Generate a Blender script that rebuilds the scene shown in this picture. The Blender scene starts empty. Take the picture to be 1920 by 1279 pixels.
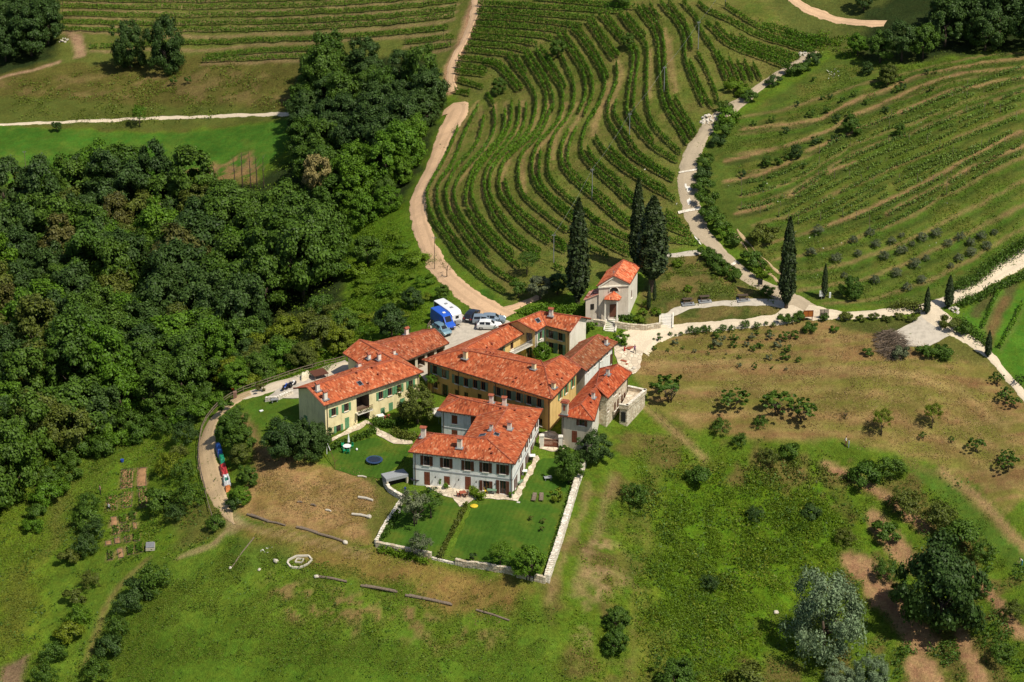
import bpy, bmesh, math, random
import numpy as np
from mathutils import Vector, Matrix
from mathutils.geometry import delaunay_2d_cdt
S = bpy.context.scene
COL = S.collection
rnd = random.Random(7)
R = np.random.RandomState(11)

# ------------------------------------------------------------------ camera, world, sun
F, CX, CY = 5000.0, 960.0, 639.5
PITCH = math.radians(25.5)
DIST = 450.0
CAM = np.array([0.0, -DIST * math.cos(PITCH), DIST * math.sin(PITCH)])
cam = bpy.data.cameras.new('camera')
camo = bpy.data.objects.new('camera', cam)
COL.objects.link(camo)
camo.location = CAM
camo.rotation_euler = (math.pi / 2 - PITCH, 0, 0)
cam.sensor_width = 36.0
cam.lens = 36.0 * F / 1920.0
cam.clip_start = 1.0
cam.clip_end = 6000.0
S.camera = camo

SUN_EL = math.radians(57.0)
SUN_H = Vector((0.79, -0.613)).normalized()
w = bpy.data.worlds.new('World')
S.world = w
w.use_nodes = True
nt = w.node_tree
bg = nt.nodes['Background']
sky = nt.nodes.new('ShaderNodeTexSky')
sky.sky_type = 'NISHITA'
sky.sun_disc = False
sky.sun_elevation = SUN_EL
sky.sun_rotation = math.atan2(SUN_H.x, SUN_H.y)
sky.air_density = 1.0
sky.dust_density = 1.2
nt.links.new(sky.outputs[0], bg.inputs[0])
bg.inputs[1].default_value = 0.084
sl = bpy.data.lights.new('sun', 'SUN')
sl.energy = 4.8
sl.angle = math.radians(0.53)
sl.color = (1.0, 0.94, 0.80)
so = bpy.data.objects.new('sun', sl)
COL.objects.link(so)
so.location = (80, -60, 160)
dv = Vector((SUN_H.x * math.cos(SUN_EL), SUN_H.y * math.cos(SUN_EL), math.sin(SUN_EL)))
so.rotation_euler = (-dv).to_track_quat('-Z', 'Y').to_euler()
vs = S.view_settings
vs.view_transform = 'Standard'
vs.look = 'None'
vs.exposure = 0.0
vs.gamma = 1.0
vs.use_curve_mapping = False

# ------------------------------------------------------------------ pixel -> place
_f = np.array([0, math.cos(PITCH), -math.sin(PITCH)])
_u = np.array([0, math.sin(PITCH), math.cos(PITCH)])
def rays(p):
    p = np.atleast_2d(np.asarray(p, float))
    d = np.outer((p[:, 0] - CX) / F, [1, 0, 0]) + np.outer((CY - p[:, 1]) / F, _u) + _f
    return d
def at(px, py, z):
    d = rays((px, py))[0]
    t = (z - CAM[2]) / d[2]
    return CAM + d * t

# ------------------------------------------------------------------ noise
def vnoise(x, y, seed):
    r = np.random.RandomState(seed).rand(256, 256)
    xi = np.floor(x).astype(int); yi = np.floor(y).astype(int)
    fx = x - xi; fy = y - yi
    fx = fx * fx * (3 - 2 * fx); fy = fy * fy * (3 - 2 * fy)
    a = r[xi % 256, yi % 256]; b = r[(xi + 1) % 256, yi % 256]
    c = r[xi % 256, (yi + 1) % 256]; d = r[(xi + 1) % 256, (yi + 1) % 256]
    return (a * (1 - fx) + b * fx) * (1 - fy) + (c * (1 - fx) + d * fx) * fy
def fbm(x, y, seed, octv=4):
    s = np.zeros_like(x); a = 1.0; t = 0
    for k in range(octv):
        s += a * vnoise(x * 2 ** k + 17.3 * k, y * 2 ** k - 9.1 * k, seed + k); t += a; a *= 0.55
    return s / t

# ------------------------------------------------------------------ terrain
CP = [
(1034,810,-1),(900,720,0),(830,700,-.3),(960,700,0),(1010,660,.5),(900,600,1.4),(850,600,1.2),(960,585,2),(1030,600,2),
(1150,600,3.6),(1120,575,4),(1190,580,4),(1230,540,5),(1185,650,1),(1180,690,0),(1250,615,1.8),(1350,600,2.6),(1450,590,3.2),
(1480,580,3.6),(1560,588,3.8),(1700,585,4),(1770,590,4),(1850,530,5),(1920,485,6.5),(1300,560,4.2),(1420,570,4.2),(1330,500,6),
(1400,520,5),(1330,460,7),(1295,400,9),(1290,330,11),(1330,240,14),(1420,170,16.5),(1510,105,18.5),
(800,380,2),(815,300,3),(850,200,5),(870,100,8.5),(890,0,13),(1050,300,8),(1000,200,9.5),(1000,100,12),(1000,0,17),(1150,100,15),
(1150,200,12.5),(1200,400,8.5),(1000,420,5),(1100,480,5.5),(900,480,3),(950,550,2.5),(1050,540,3.5),(1300,0,22),(1300,120,18),(1180,300,10.5),
(1400,300,12.5),(1500,200,17),(1700,120,21),(1900,110,23),(1450,450,8),(1600,300,14),(1900,250,18),(1650,450,8.5),(1900,400,11),
(1500,540,4.8),(1700,540,5),(1920,0,26),(1700,0,25),(1500,40,21),
(1300,700,-.5),(1500,700,-.2),(1700,700,.8),(1850,700,0),(1400,800,-3.5),(1600,800,-4),(1800,800,-4.5),(1250,760,-2.2),(1200,740,-1.5),
(1300,840,-5.5),(1588,838,-5.5),(1900,900,-8),(1920,700,0),(1150,850,-4),(1130,950,-6.5),(1250,950,-8.5),(1400,950,-10),(1600,930,-10),
(1250,1100,-12),(1450,1100,-15),(1700,1050,-14.5),(1900,1050,-13),(1300,1270,-17),(1600,1270,-20),(1900,1270,-19),(1100,1270,-14.5),(1050,1120,-8.5),
(1015,1110,-7.2),(705,1035,-6),(860,1065,-6.6),(560,1010,-6),(450,1000,-6.2),(600,930,-4.5),(700,870,-3),(640,840,-2.5),(500,880,-4),
(600,1080,-8),(800,1150,-10),(500,1150,-11),(700,1270,-14),(450,1270,-15.5),(950,1200,-12),
(870,935,-3.2),(970,945,-3.5),(1040,860,-2.6),(1090,880,-3.4),(900,1000,-4.4),(1020,1075,-5.6),(720,1015,-5.2),(780,900,-3.1),(780,830,-2.6),(830,780,-1.7),(800,800,-2),(905,850,-2.6),(960,800,-2),
(560,740,-1),(620,690,-.6),(560,790,-2),(680,720,-1.2),(690,800,-2),(500,770,-2),(450,740,-3),(390,800,-5.5),(385,880,-6.5),(430,980,-6.5),(480,820,-3),
(340,850,-9),(250,900,-11),(220,1000,-12.5),(300,1080,-11.5),(250,1150,-14),(100,1000,-14.5),(100,1200,-18),(0,1270,-20),(200,1270,-19),
(350,1200,-14),(0,900,-14),(150,820,-12.5),(320,780,-8.5),(500,700,-7),(300,700,-12),(100,700,-15),(0,600,-16),(200,550,-16),(400,550,-13),
(550,600,-8),(650,580,-4),(700,480,-3),(750,560,-1),(600,450,-8),(450,430,-13),(250,430,-17),(50,430,-18),
(0,330,-16),(250,300,-14),(450,300,-10),(550,230,-6),(300,222,-11),(0,235,-14),(0,140,-12),(300,130,-8),(550,120,-2),(700,200,0),
(750,330,0),(700,400,-3),(780,420,1),(820,480,1),(880,540,1.7),(150,60,-7),(400,0,-1),(0,0,-8),(650,30,5),(800,100,6),
]
_cp = np.array([at(*c) for c in CP])
def _tps(r2):
    return np.where(r2 > 1e-9, r2 * np.log(np.maximum(r2, 1e-9)) * 0.5, 0)
_n = len(_cp); _sc = 100.0
_P = _cp[:, :2] / _sc
_K = _tps(((_P[:, None] - _P[None]) ** 2).sum(-1)) + np.eye(_n) * 0.002
_Q = np.hstack([np.ones((_n, 1)), _P])
_M = np.block([[_K, _Q], [_Q.T, np.zeros((3, 3))]])
_W = np.linalg.solve(_M, np.concatenate([_cp[:, 2], np.zeros(3)]))
X0, X1, Y0, Y1, DX = -135.0, 135.0, -125.0, 235.0, 0.7
gx = np.arange(X0, X1 + .01, DX); gy = np.arange(Y0, Y1 + .01, DX)
GX, GY = np.meshgrid(gx, gy, indexing='ij')
def _tpsz(x, y):
    out = np.zeros(x.shape).ravel(); xf = x.ravel() / _sc; yf = y.ravel() / _sc
    out += _W[_n] + _W[_n + 1] * xf + _W[_n + 2] * yf
    for i in range(_n):
        out += _W[i] * _tps((xf - _P[i, 0]) ** 2 + (yf - _P[i, 1]) ** 2)
    return out.reshape(x.shape)
GZ = _tpsz(GX, GY)
def h(x, y):
    x = np.asarray(x, float); y = np.asarray(y, float)
    fx = np.clip((x - X0) / DX, 0, len(gx) - 1.001); fy = np.clip((y - Y0) / DX, 0, len(gy) - 1.001)
    i = fx.astype(int); j = fy.astype(int); fx = fx - i; fy = fy - j
    return (GZ[i, j] * (1 - fx) + GZ[i + 1, j] * fx) * (1 - fy) + (GZ[i, j + 1] * (1 - fx) + GZ[i + 1, j + 1] * fx) * fy
def gs(pts):
    d = rays(pts); z = np.zeros(len(d))
    for _ in range(40):
        t = (z - CAM[2]) / d[:, 2]
        p = CAM + d * t[:, None]
        z = 0.45 * z + 0.55 * h(p[:, 0], p[:, 1])
    p[:, 2] = h(p[:, 0], p[:, 1])
    return p
def g(px, py):
    return gs([(px, py)])[0]
# soft relief away from the built area
_bx = fbm(GX / 9, GY / 9, 3, 4) - .5
_far = np.clip((np.hypot(GX - 5, (GY + 5) * .9) - 28) / 30, 0, 1)
GZ = GZ + _bx * (0.25 + 0.9 * _far) + (fbm(GX / 2.2, GY / 2.2, 31, 2) - .5) * (0.1 + .25 * _far)

# ------------------------------------------------------------------ object helpers
def link(name, me, parent=None):
    o = bpy.data.objects.new(name, me)
    COL.objects.link(o)
    if parent: o.parent = parent
    return o
def tag(o, label, cat, group=None, kind=None):
    if label: o['label'] = label
    if cat: o['category'] = cat
    if group: o['group'] = group
    if kind: o['kind'] = kind
    return o
def thing(name, label, cat, loc=(0, 0, 0), rz=0, group=None):
    o = link(name, None); o.location = loc; o.rotation_euler = (0, 0, rz)
    o.empty_display_size = .3
    return tag(o, label, cat, group)
def copy_tree(o, parent=None):
    c = o.copy(); COL.objects.link(c)
    if parent: c.parent = parent
    for ch in o.children: copy_tree(ch, c)
    return c
def org(p):
    v = Vector((0, 0, 0))
    while p: v = v + p.location; p = p.parent
    return v
class MB:
    def __init__(s): s.v = []; s.f = []; s.m = []; s.uv = None
    def add(s, vs, fs, m=0):
        k = len(s.v); s.v += [tuple(map(float, p)) for p in vs]
        for f in fs: s.f.append([i + k for i in f]); s.m.append(m)
        return s
    def box(s, c, d, rz=0, m=0, ax=None):
        hx, hy, hz = d[0] / 2, d[1] / 2, d[2] / 2
        co, si = math.cos(rz), math.sin(rz)
        vs = []
        for sx, sy, sz in ((-1,-1,-1),(1,-1,-1),(1,1,-1),(-1,1,-1),(-1,-1,1),(1,-1,1),(1,1,1),(-1,1,1)):
            x, y = sx * hx, sy * hy
            vs.append((c[0] + x * co - y * si, c[1] + x * si + y * co, c[2] + sz * hz))
        return s.add(vs, [(0,3,2,1),(4,5,6,7),(0,1,5,4),(1,2,6,5),(2,3,7,6),(3,0,4,7)], m)
    def bar(s, a, b, wd, ht, m=0):   # beam from a to b with rectangular section
        a = Vector(a); b = Vector(b); d = (b - a).normalized()
        up = Vector((0, 0, 1)) if abs(d.z) < .95 else Vector((1, 0, 0))
        x = d.cross(up).normalized(); y = x.cross(d)
        vs = []
        for p in (a, b):
            for sx, sy in ((-1,-1),(1,-1),(1,1),(-1,1)): vs.append(p + x * sx * wd / 2 + y * sy * ht / 2)
        return s.add(vs, [(0,1,2,3),(7,6,5,4),(0,4,5,1),(1,5,6,2),(2,6,7,3),(3,7,4,0)], m)
    def tube(s, pts, rs, n=6, m=0, cap=True):
        pts = [Vector(p) for p in pts]; k0 = len(s.v)
        if not hasattr(rs, '__len__'): rs = [rs] * len(pts)
        for i, p in enumerate(pts):
            d = (pts[min(i + 1, len(pts) - 1)] - pts[max(i - 1, 0)]).normalized()
            up = Vector((0, 0, 1)) if abs(d.z) < .9 else Vector((1, 0, 0))
            x = d.cross(up).normalized(); y = x.cross(d)
            for q in range(n):
                a = 2 * math.pi * q / n
                s.v.append(tuple(p + x * math.cos(a) * rs[i] + y * math.sin(a) * rs[i]))
        for i in range(len(pts) - 1):
            for q in range(n):
                a = k0 + i * n + q; b = k0 + i * n + (q + 1) % n
                s.f.append([a, b, b + n, a + n]); s.m.append(m)
        if cap:
            s.f.append([k0 + q for q in range(n)][::-1]); s.m.append(m)
            e = k0 + (len(pts) - 1) * n
            s.f.append([e + q for q in range(n)]); s.m.append(m)
        return s
    def build(s, name, mats, parent=None, local=False, smooth=False):
        o3 = (0, 0, 0)
        if parent is not None and not local: o3 = org(parent)
        me = bpy.data.meshes.new(name)
        me.from_pydata([(x - o3[0], y - o3[1], z - o3[2]) for x, y, z in s.v], [], s.f)
        if not isinstance(mats, (list, tuple)): mats = [mats]
        for mt in mats: me.materials.append(mt)
        if len(mats) > 1: me.polygons.foreach_set('material_index', s.m)
        if smooth: me.polygons.foreach_set('use_smooth', [True] * len(s.f))
        if s.uv is not None:
            l = me.uv_layers.new(name='uv')
            l.data.foreach_set('uv', np.array(s.uv, float).ravel())
        me.validate(); me.update()
        return link(name, me, parent)
def fast_mesh(name, verts, nper, mats, midx=None):
    """many separate n-gons (leaf blades), verts (N*nper,3)"""
    n = len(verts) // nper
    me = bpy.data.meshes.new(name)
    me.vertices.add(len(verts)); me.loops.add(len(verts)); me.polygons.add(n)
    me.vertices.foreach_set('co', np.asarray(verts, np.float32).ravel())
    me.loops.foreach_set('vertex_index', np.arange(len(verts), dtype=np.int32))
    me.polygons.foreach_set('loop_start', np.arange(0, len(verts), nper, dtype=np.int32))
    me.polygons.foreach_set('loop_total', np.full(n, nper, dtype=np.int32))
    for mt in (mats if isinstance(mats, (list, tuple)) else [mats]): me.materials.append(mt)
    if midx is not None: me.polygons.foreach_set('material_index', np.asarray(midx, np.int32))
    me.update(); me.validate()
    return me
def leaf_quads(c, nrm, size, aspect=.6, r=R):
    """rhombic leaf blades at c facing nrm"""
    n = len(c)
    nrm = nrm / (np.linalg.norm(nrm, axis=1, keepdims=True) + 1e-9)
    t = r.normal(size=(n, 3)); t -= (t * nrm).sum(1, keepdims=True) * nrm
    t /= np.linalg.norm(t, axis=1, keepdims=True) + 1e-9
    b = np.cross(nrm, t)
    s = np.asarray(size).reshape(-1, 1) * np.ones((n, 1))
    v = np.stack([c - t * s, c + b * s * aspect - t * s * .1, c + t * s, c - b * s * aspect - t * s * .1], 1)
    v[:, 2] -= nrm * s * .2; v[:, 0] -= nrm * s * .2
    return v.reshape(-1, 3)

# ------------------------------------------------------------------ materials
def nodes(m):
    m.use_nodes = True; t = m.node_tree
    return t, t.nodes, t.links, t.nodes['Principled BSDF']
def ramp(n, stops, mode='LINEAR'):
    r = n.new('ShaderNodeValToRGB'); cr = r.color_ramp; cr.interpolation = mode
    while len(cr.elements) < len(stops): cr.elements.new(.5)
    for e, (p, c) in zip(cr.elements, stops): e.position = p; e.color = (*c, 1)
    return r
def solid(name, c, rough=.7, var=.12, scale=3.0, metal=0, spec=.3, bump=0, bscale=20, dirt=None):
    m = bpy.data.materials.new(name); t, n, l, p = nodes(m)
    p.inputs['Roughness'].default_value = rough; p.inputs['Metallic'].default_value = metal
    p.inputs['Specular IOR Level'].default_value = spec
    tc = n.new('ShaderNodeTexCoord'); nz = n.new('ShaderNodeTexNoise'); nz.inputs['Scale'].default_value = scale
    nz.inputs['Detail'].default_value = 6; nz.inputs['Roughness'].default_value = .65
    l.new(tc.outputs['Object'], nz.inputs['Vector'])
    d = dirt or tuple(x * (1 - 2 * var) for x in c)
    r = ramp(n, [(.3, d), (.52, c), (.75, tuple(min(1, x * (1 + var)) for x in c))])
    l.new(nz.outputs['Fac'], r.inputs[0]); l.new(r.outputs[0], p.inputs['Base Color'])
    if bump:
        b = n.new('ShaderNodeBump'); b.inputs['Strength'].default_value = bump; b.inputs['Distance'].default_value = .1
        z = n.new('ShaderNodeTexNoise'); z.inputs['Scale'].default_value = bscale; z.inputs['Detail'].default_value = 4
        l.new(tc.outputs['Object'], z.inputs['Vector']); l.new(z.outputs['Fac'], b.inputs['Height']); l.new(b.outputs[0], p.inputs['Normal'])
    return m
def wallmat(name, c):
    m = bpy.data.materials.new(name); t, n, l, p = nodes(m); p.inputs['Roughness'].default_value = .92; p.inputs['Specular IOR Level'].default_value = .2
    tc = n.new('ShaderNodeTexCoord'); mp = n.new('ShaderNodeMapping'); mp.inputs['Scale'].default_value = (1.6, 1.6, .22); l.new(tc.outputs['Object'], mp.inputs[0])
    a = n.new('ShaderNodeTexNoise'); a.inputs['Scale'].default_value = 1.0; a.inputs['Detail'].default_value = 6; a.inputs['Roughness'].default_value = .7; l.new(mp.outputs[0], a.inputs['Vector'])
    b = n.new('ShaderNodeTexNoise'); b.inputs['Scale'].default_value = .7; b.inputs['Detail'].default_value = 6; b.inputs['Roughness'].default_value = .7; l.new(tc.outputs['Object'], b.inputs['Vector'])
    r1 = ramp(n, [(.34, tuple(x * k for x, k in zip(c, (.78, .76, .72)))), (.5, c), (.75, tuple(min(.9, x * 1.06) for x in c))]); l.new(a.outputs['Fac'], r1.inputs[0])
    r2 = ramp(n, [(.3, (.84, .83, .8)), (.55, (1, 1, 1))]); l.new(b.outputs['Fac'], r2.inputs[0])
    mx = n.new('ShaderNodeMix'); mx.data_type = 'RGBA'; mx.blend_type = 'MULTIPLY'; mx.inputs[0].default_value = .9; l.new(r1.outputs[0], mx.inputs[6]); l.new(r2.outputs[0], mx.inputs[7]); l.new(mx.outputs[2], p.inputs['Base Color'])
    bp = n.new('ShaderNodeBump'); bp.inputs['Strength'].default_value = .25; bp.inputs['Distance'].default_value = .04; z = n.new('ShaderNodeTexNoise'); z.inputs['Scale'].default_value = 9; l.new(tc.outputs['Object'], z.inputs['Vector']); l.new(z.outputs['Fac'], bp.inputs['Height']); l.new(bp.outputs[0], p.inputs['Normal'])
    return m
def lawnmat(name, c, c2, c3):
    m = bpy.data.materials.new(name); t, n, l, p = nodes(m); p.inputs['Roughness'].default_value = .95; p.inputs['Specular IOR Level'].default_value = .05
    tc = n.new('ShaderNodeTexCoord'); mp = n.new('ShaderNodeMapping'); mp.inputs['Rotation'].default_value = (0, 0, .25); l.new(tc.outputs['Object'], mp.inputs[0])
    wv = n.new('ShaderNodeTexWave'); wv.inputs['Scale'].default_value = .42; wv.inputs['Distortion'].default_value = 2.5; wv.inputs['Detail'].default_value = 2; l.new(mp.outputs[0], wv.inputs['Vector'])
    def NZ(s, d):
        z = n.new('ShaderNodeTexNoise'); z.inputs['Scale'].default_value = s; z.inputs['Detail'].default_value = d; z.inputs['Roughness'].default_value = .7; l.new(tc.outputs['Object'], z.inputs['Vector']); return z
    A, B, C_ = NZ(.17, 5), NZ(3.2, 5), NZ(.7, 4)
    r = ramp(n, [(.34, c2), (.5, c), (.66, c3)]); l.new(A.outputs['Fac'], r.inputs[0])
    k = n.new('ShaderNodeMath'); k.operation = 'MULTIPLY_ADD'; k.inputs[1].default_value = .12; k.inputs[2].default_value = .4; l.new(wv.outputs['Fac'], k.inputs[0])
    k2 = n.new('ShaderNodeMath'); k2.operation = 'MULTIPLY_ADD'; k2.inputs[1].default_value = .75; l.new(B.outputs['Fac'], k2.inputs[0]); l.new(k.outputs[0], k2.inputs[2])
    k3 = n.new('ShaderNodeMath'); k3.operation = 'MULTIPLY_ADD'; k3.inputs[1].default_value = .35; l.new(C_.outputs['Fac'], k3.inputs[0]); l.new(k2.outputs[0], k3.inputs[2])
    hs = n.new('ShaderNodeHueSaturation'); l.new(k3.outputs[0], hs.inputs['Value']); l.new(r.outputs[0], hs.inputs['Color']); l.new(hs.outputs[0], p.inputs['Base Color'])
    bp = n.new('ShaderNodeBump'); bp.inputs['Strength'].default_value = .5; bp.inputs['Distance'].default_value = .1; l.new(B.outputs['Fac'], bp.inputs['Height']); l.new(bp.outputs[0], p.inputs['Normal'])
    return m
def leafmat(name, c, c2, trans=.22, var=.5):
    m = bpy.data.materials.new(name); t, n, l, p = nodes(m)
    g1 = n.new('ShaderNodeNewGeometry'); oi = n.new('ShaderNodeObjectInfo')
    mx = n.new('ShaderNodeMix'); mx.data_type = 'RGBA'
    mx.inputs[6].default_value = (*c, 1); mx.inputs[7].default_value = (*c2, 1)
    ad = n.new('ShaderNodeMath'); ad.operation = 'MULTIPLY_ADD'; ad.inputs[1].default_value = .35; 
    mu = n.new('ShaderNodeMath'); mu.operation = 'MULTIPLY'; mu.inputs[1].default_value = .65
    l.new(oi.outputs['Random'], mu.inputs[0]); l.new(g1.outputs['Random Per Island'], ad.inputs[0]); l.new(mu.outputs[0], ad.inputs[2])
    l.new(ad.outputs[0], mx.inputs[0])
    hs = n.new('ShaderNodeHueSaturation'); 
    mr = n.new('ShaderNodeMapRange'); mr.inputs[3].default_value = 1 - var; mr.inputs[4].default_value = 1 + var
    wn = n.new('ShaderNodeTexWhiteNoise'); wn.noise_dimensions = '1D'; l.new(g1.outputs['Random Per Island'], wn.inputs['W'])
    l.new(wn.outputs['Value'], mr.inputs[0]); l.new(mr.outputs[0], hs.inputs['Value']); l.new(mx.outputs[2], hs.inputs['Color'])
    p.inputs['Roughness'].default_value = .55; p.inputs['Specular IOR Level'].default_value = .25
    l.new(hs.outputs[0], p.inputs['Base Color'])
    tr = n.new('ShaderNodeBsdfTranslucent'); l.new(hs.outputs[0], tr.inputs['Color'])
    ms = n.new('ShaderNodeMixShader'); ms.inputs[0].default_value = trans
    l.new(p.outputs[0], ms.inputs[1]); l.new(tr.outputs[0], ms.inputs[2])
    l.new(ms.outputs[0], n['Material Output'].inputs['Surface'])
    return m
def tilemat(name, cols, cu=.22, cv=.4, aged=.8):
    m = bpy.data.materials.new(name); t, n, l, p = nodes(m)
    uv = n.new('ShaderNodeUVMap'); sp = n.new('ShaderNodeSeparateXYZ'); l.new(uv.outputs[0], sp.inputs[0])
    def M(op, a, b=None):
        k = n.new('ShaderNodeMath'); k.operation = op
        for i, v in ((0, a), (1, b)):
            if v is None: continue
            if isinstance(v, (int, float)): k.inputs[i].default_value = v
            else: l.new(v, k.inputs[i])
        return k.outputs[0]
    u = M('DIVIDE', sp.outputs[0], cu); uf = M('FLOOR', u)
    w1 = n.new('ShaderNodeTexWhiteNoise'); w1.noise_dimensions = '1D'; l.new(uf, w1.inputs['W'])
    v = M('ADD', M('DIVIDE', sp.outputs[1], cv), w1.outputs['Value']); vf = M('FLOOR', v)
    cb = n.new('ShaderNodeCombineXYZ'); l.new(uf, cb.inputs[0]); l.new(vf, cb.inputs[1])
    w2 = n.new('ShaderNodeTexWhiteNoise'); w2.noise_dimensions = '2D'; l.new(cb.outputs[0], w2.inputs['Vector'])
    r = ramp(n, cols); l.new(w2.outputs['Value'], r.inputs[0])
    nz = n.new('ShaderNodeTexNoise'); nz.inputs['Scale'].default_value = .55; nz.inputs['Detail'].default_value = 5
    l.new(uv.outputs[0], nz.inputs['Vector'])
    r2 = ramp(n, [(.3, (.52, .45, .42)), (.55, (1, 1, 1)), (.8, (1.0, .8, .72))]); l.new(nz.outputs['Fac'], r2.inputs[0])
    mx = n.new('ShaderNodeMix'); mx.data_type = 'RGBA'; mx.blend_type = 'MULTIPLY'; mx.inputs[0].default_value = aged
    l.new(r.outputs[0], mx.inputs[6]); l.new(r2.outputs[0], mx.inputs[7])
    l.new(mx.outputs[2], p.inputs['Base Color'])
    p.inputs['Roughness'].default_value = .85; p.inputs['Specular IOR Level'].default_value = .2
    hgt = M('ADD', M('ABSOLUTE', M('SINE', M('MULTIPLY', u, math.pi))), M('FRACT', v))
    b = n.new('ShaderNodeBump'); b.inputs['Strength'].default_value = .5; b.inputs['Distance'].default_value = .05
    l.new(hgt, b.inputs['Height']); l.new(b.outputs[0], p.inputs['Normal'])
    return m
def stonemat(name, c1, c2, c3, mortar, sc=2.2, bump=.6):
    m = bpy.data.materials.new(name); t, n, l, p = nodes(m)
    tc = n.new('ShaderNodeTexCoord'); mp = n.new('ShaderNodeMapping'); mp.inputs['Scale'].default_value = (1, 1, 1.6)
    vo = n.new('ShaderNodeTexVoronoi'); vo.inputs['Scale'].default_value = sc
    ve = n.new('ShaderNodeTexVoronoi'); ve.feature = 'DISTANCE_TO_EDGE'; ve.inputs['Scale'].default_value = sc
    l.new(tc.outputs['Object'], mp.inputs[0]); l.new(mp.outputs[0], vo.inputs['Vector']); l.new(mp.outputs[0], ve.inputs['Vector'])
    sp = n.new('ShaderNodeSeparateColor'); l.new(vo.outputs['Color'], sp.inputs[0])
    r = ramp(n, [(0, c1), (.5, c2), (1, c3)]); l.new(sp.outputs[0], r.inputs[0])
    r2 = ramp(n, [(.02, (0, 0, 0)), (.09, (1, 1, 1))]); l.new(ve.outputs['Distance'], r2.inputs[0])
    mx = n.new('ShaderNodeMix'); mx.data_type = 'RGBA'; mx.inputs[6].default_value = (*mortar, 1)
    l.new(r2.outputs[0], mx.inputs[0]); l.new(r.outputs[0], mx.inputs[7]); l.new(mx.outputs[2], p.inputs['Base Color'])
    p.inputs['Roughness'].default_value = .9
    b = n.new('ShaderNodeBump'); b.inputs['Strength'].default_value = bump; b.inputs['Distance'].default_value = .06
    l.new(r2.outputs[0], b.inputs['Height']); l.new(b.outputs[0], p.inputs['Normal'])
    return m
def roadmat(name, c, rut=.72, grass=(.13, .14, .03), mid=0.0):
    m = bpy.data.materials.new(name); t, n, l, p = nodes(m)
    def MM(op, a, b=None):
        k = n.new('ShaderNodeMath'); k.operation = op
        for i, v in ((0, a), (1, b)):
            if v is None: continue
            if isinstance(v, (int, float)): k.inputs[i].default_value = v
            else: l.new(v, k.inputs[i])
        return k.outputs[0]
    uv = n.new('ShaderNodeUVMap'); sp = n.new('ShaderNodeSeparateXYZ'); l.new(uv.outputs[0], sp.inputs[0]); tc = n.new('ShaderNodeTexCoord')
    def NZ(s, d, co='Object'):
        z = n.new('ShaderNodeTexNoise'); z.inputs['Scale'].default_value = s; z.inputs['Detail'].default_value = d; z.inputs['Roughness'].default_value = .7; l.new(tc.outputs[co], z.inputs['Vector']); return z.outputs['Fac']
    big, fine, midn = NZ(.35, 5), NZ(4.0, 4), NZ(1.3, 5)
    r = ramp(n, [(.3, tuple(x * .72 for x in c)), (.5, c), (.72, tuple(min(1, x * 1.22) for x in c))]); l.new(MM('ADD', MM('MULTIPLY', big, .45), MM('MULTIPLY', fine, .55)), r.inputs[0])
    d = MM('ABSOLUTE', MM('SUBTRACT', sp.outputs[0], .5))          # 0 in the middle, .5 at the verge
    rutf = MM('MULTIPLY', MM('LESS_THAN', MM('ABSOLUTE', MM('SUBTRACT', d, .24)), .07), MM('MULTIPLY', midn, .9))
    m1 = n.new('ShaderNodeMix'); m1.data_type = 'RGBA'; l.new(rutf, m1.inputs[0]); l.new(r.outputs[0], m1.inputs[6]); m1.inputs[7].default_value = (*[x * rut for x in c], 1)
    e = MM('GREATER_THAN', MM('ADD', d, MM('MULTIPLY', MM('SUBTRACT', midn, .5), .3)), .455)
    if mid: e = MM('MAXIMUM', e, MM('MULTIPLY', MM('GREATER_THAN', MM('SUBTRACT', midn, MM('MULTIPLY', d, 3.0)), .5), mid))
    m2 = n.new('ShaderNodeMix'); m2.data_type = 'RGBA'; l.new(e, m2.inputs[0]); l.new(m1.outputs[2], m2.inputs[6]); m2.inputs[7].default_value = (*grass, 1)
    l.new(m2.outputs[2], p.inputs['Base Color']); p.inputs['Roughness'].default_value = .95; p.inputs['Specular IOR Level'].default_value = .05
    b = n.new('ShaderNodeBump'); b.inputs['Strength'].default_value = .6; b.inputs['Distance'].default_value = .1; l.new(fine, b.inputs['Height']); l.new(b.outputs[0], p.inputs['Normal'])
    return m
def glassmat(name, c=(.02, .022, .025)):
    m = bpy.data.materials.new(name); t, n, l, p = nodes(m)
    p.inputs['Base Color'].default_value = (*c, 1); p.inputs['Roughness'].default_value = .08
    p.inputs['Specular IOR Level'].default_value = .5
    return m
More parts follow.
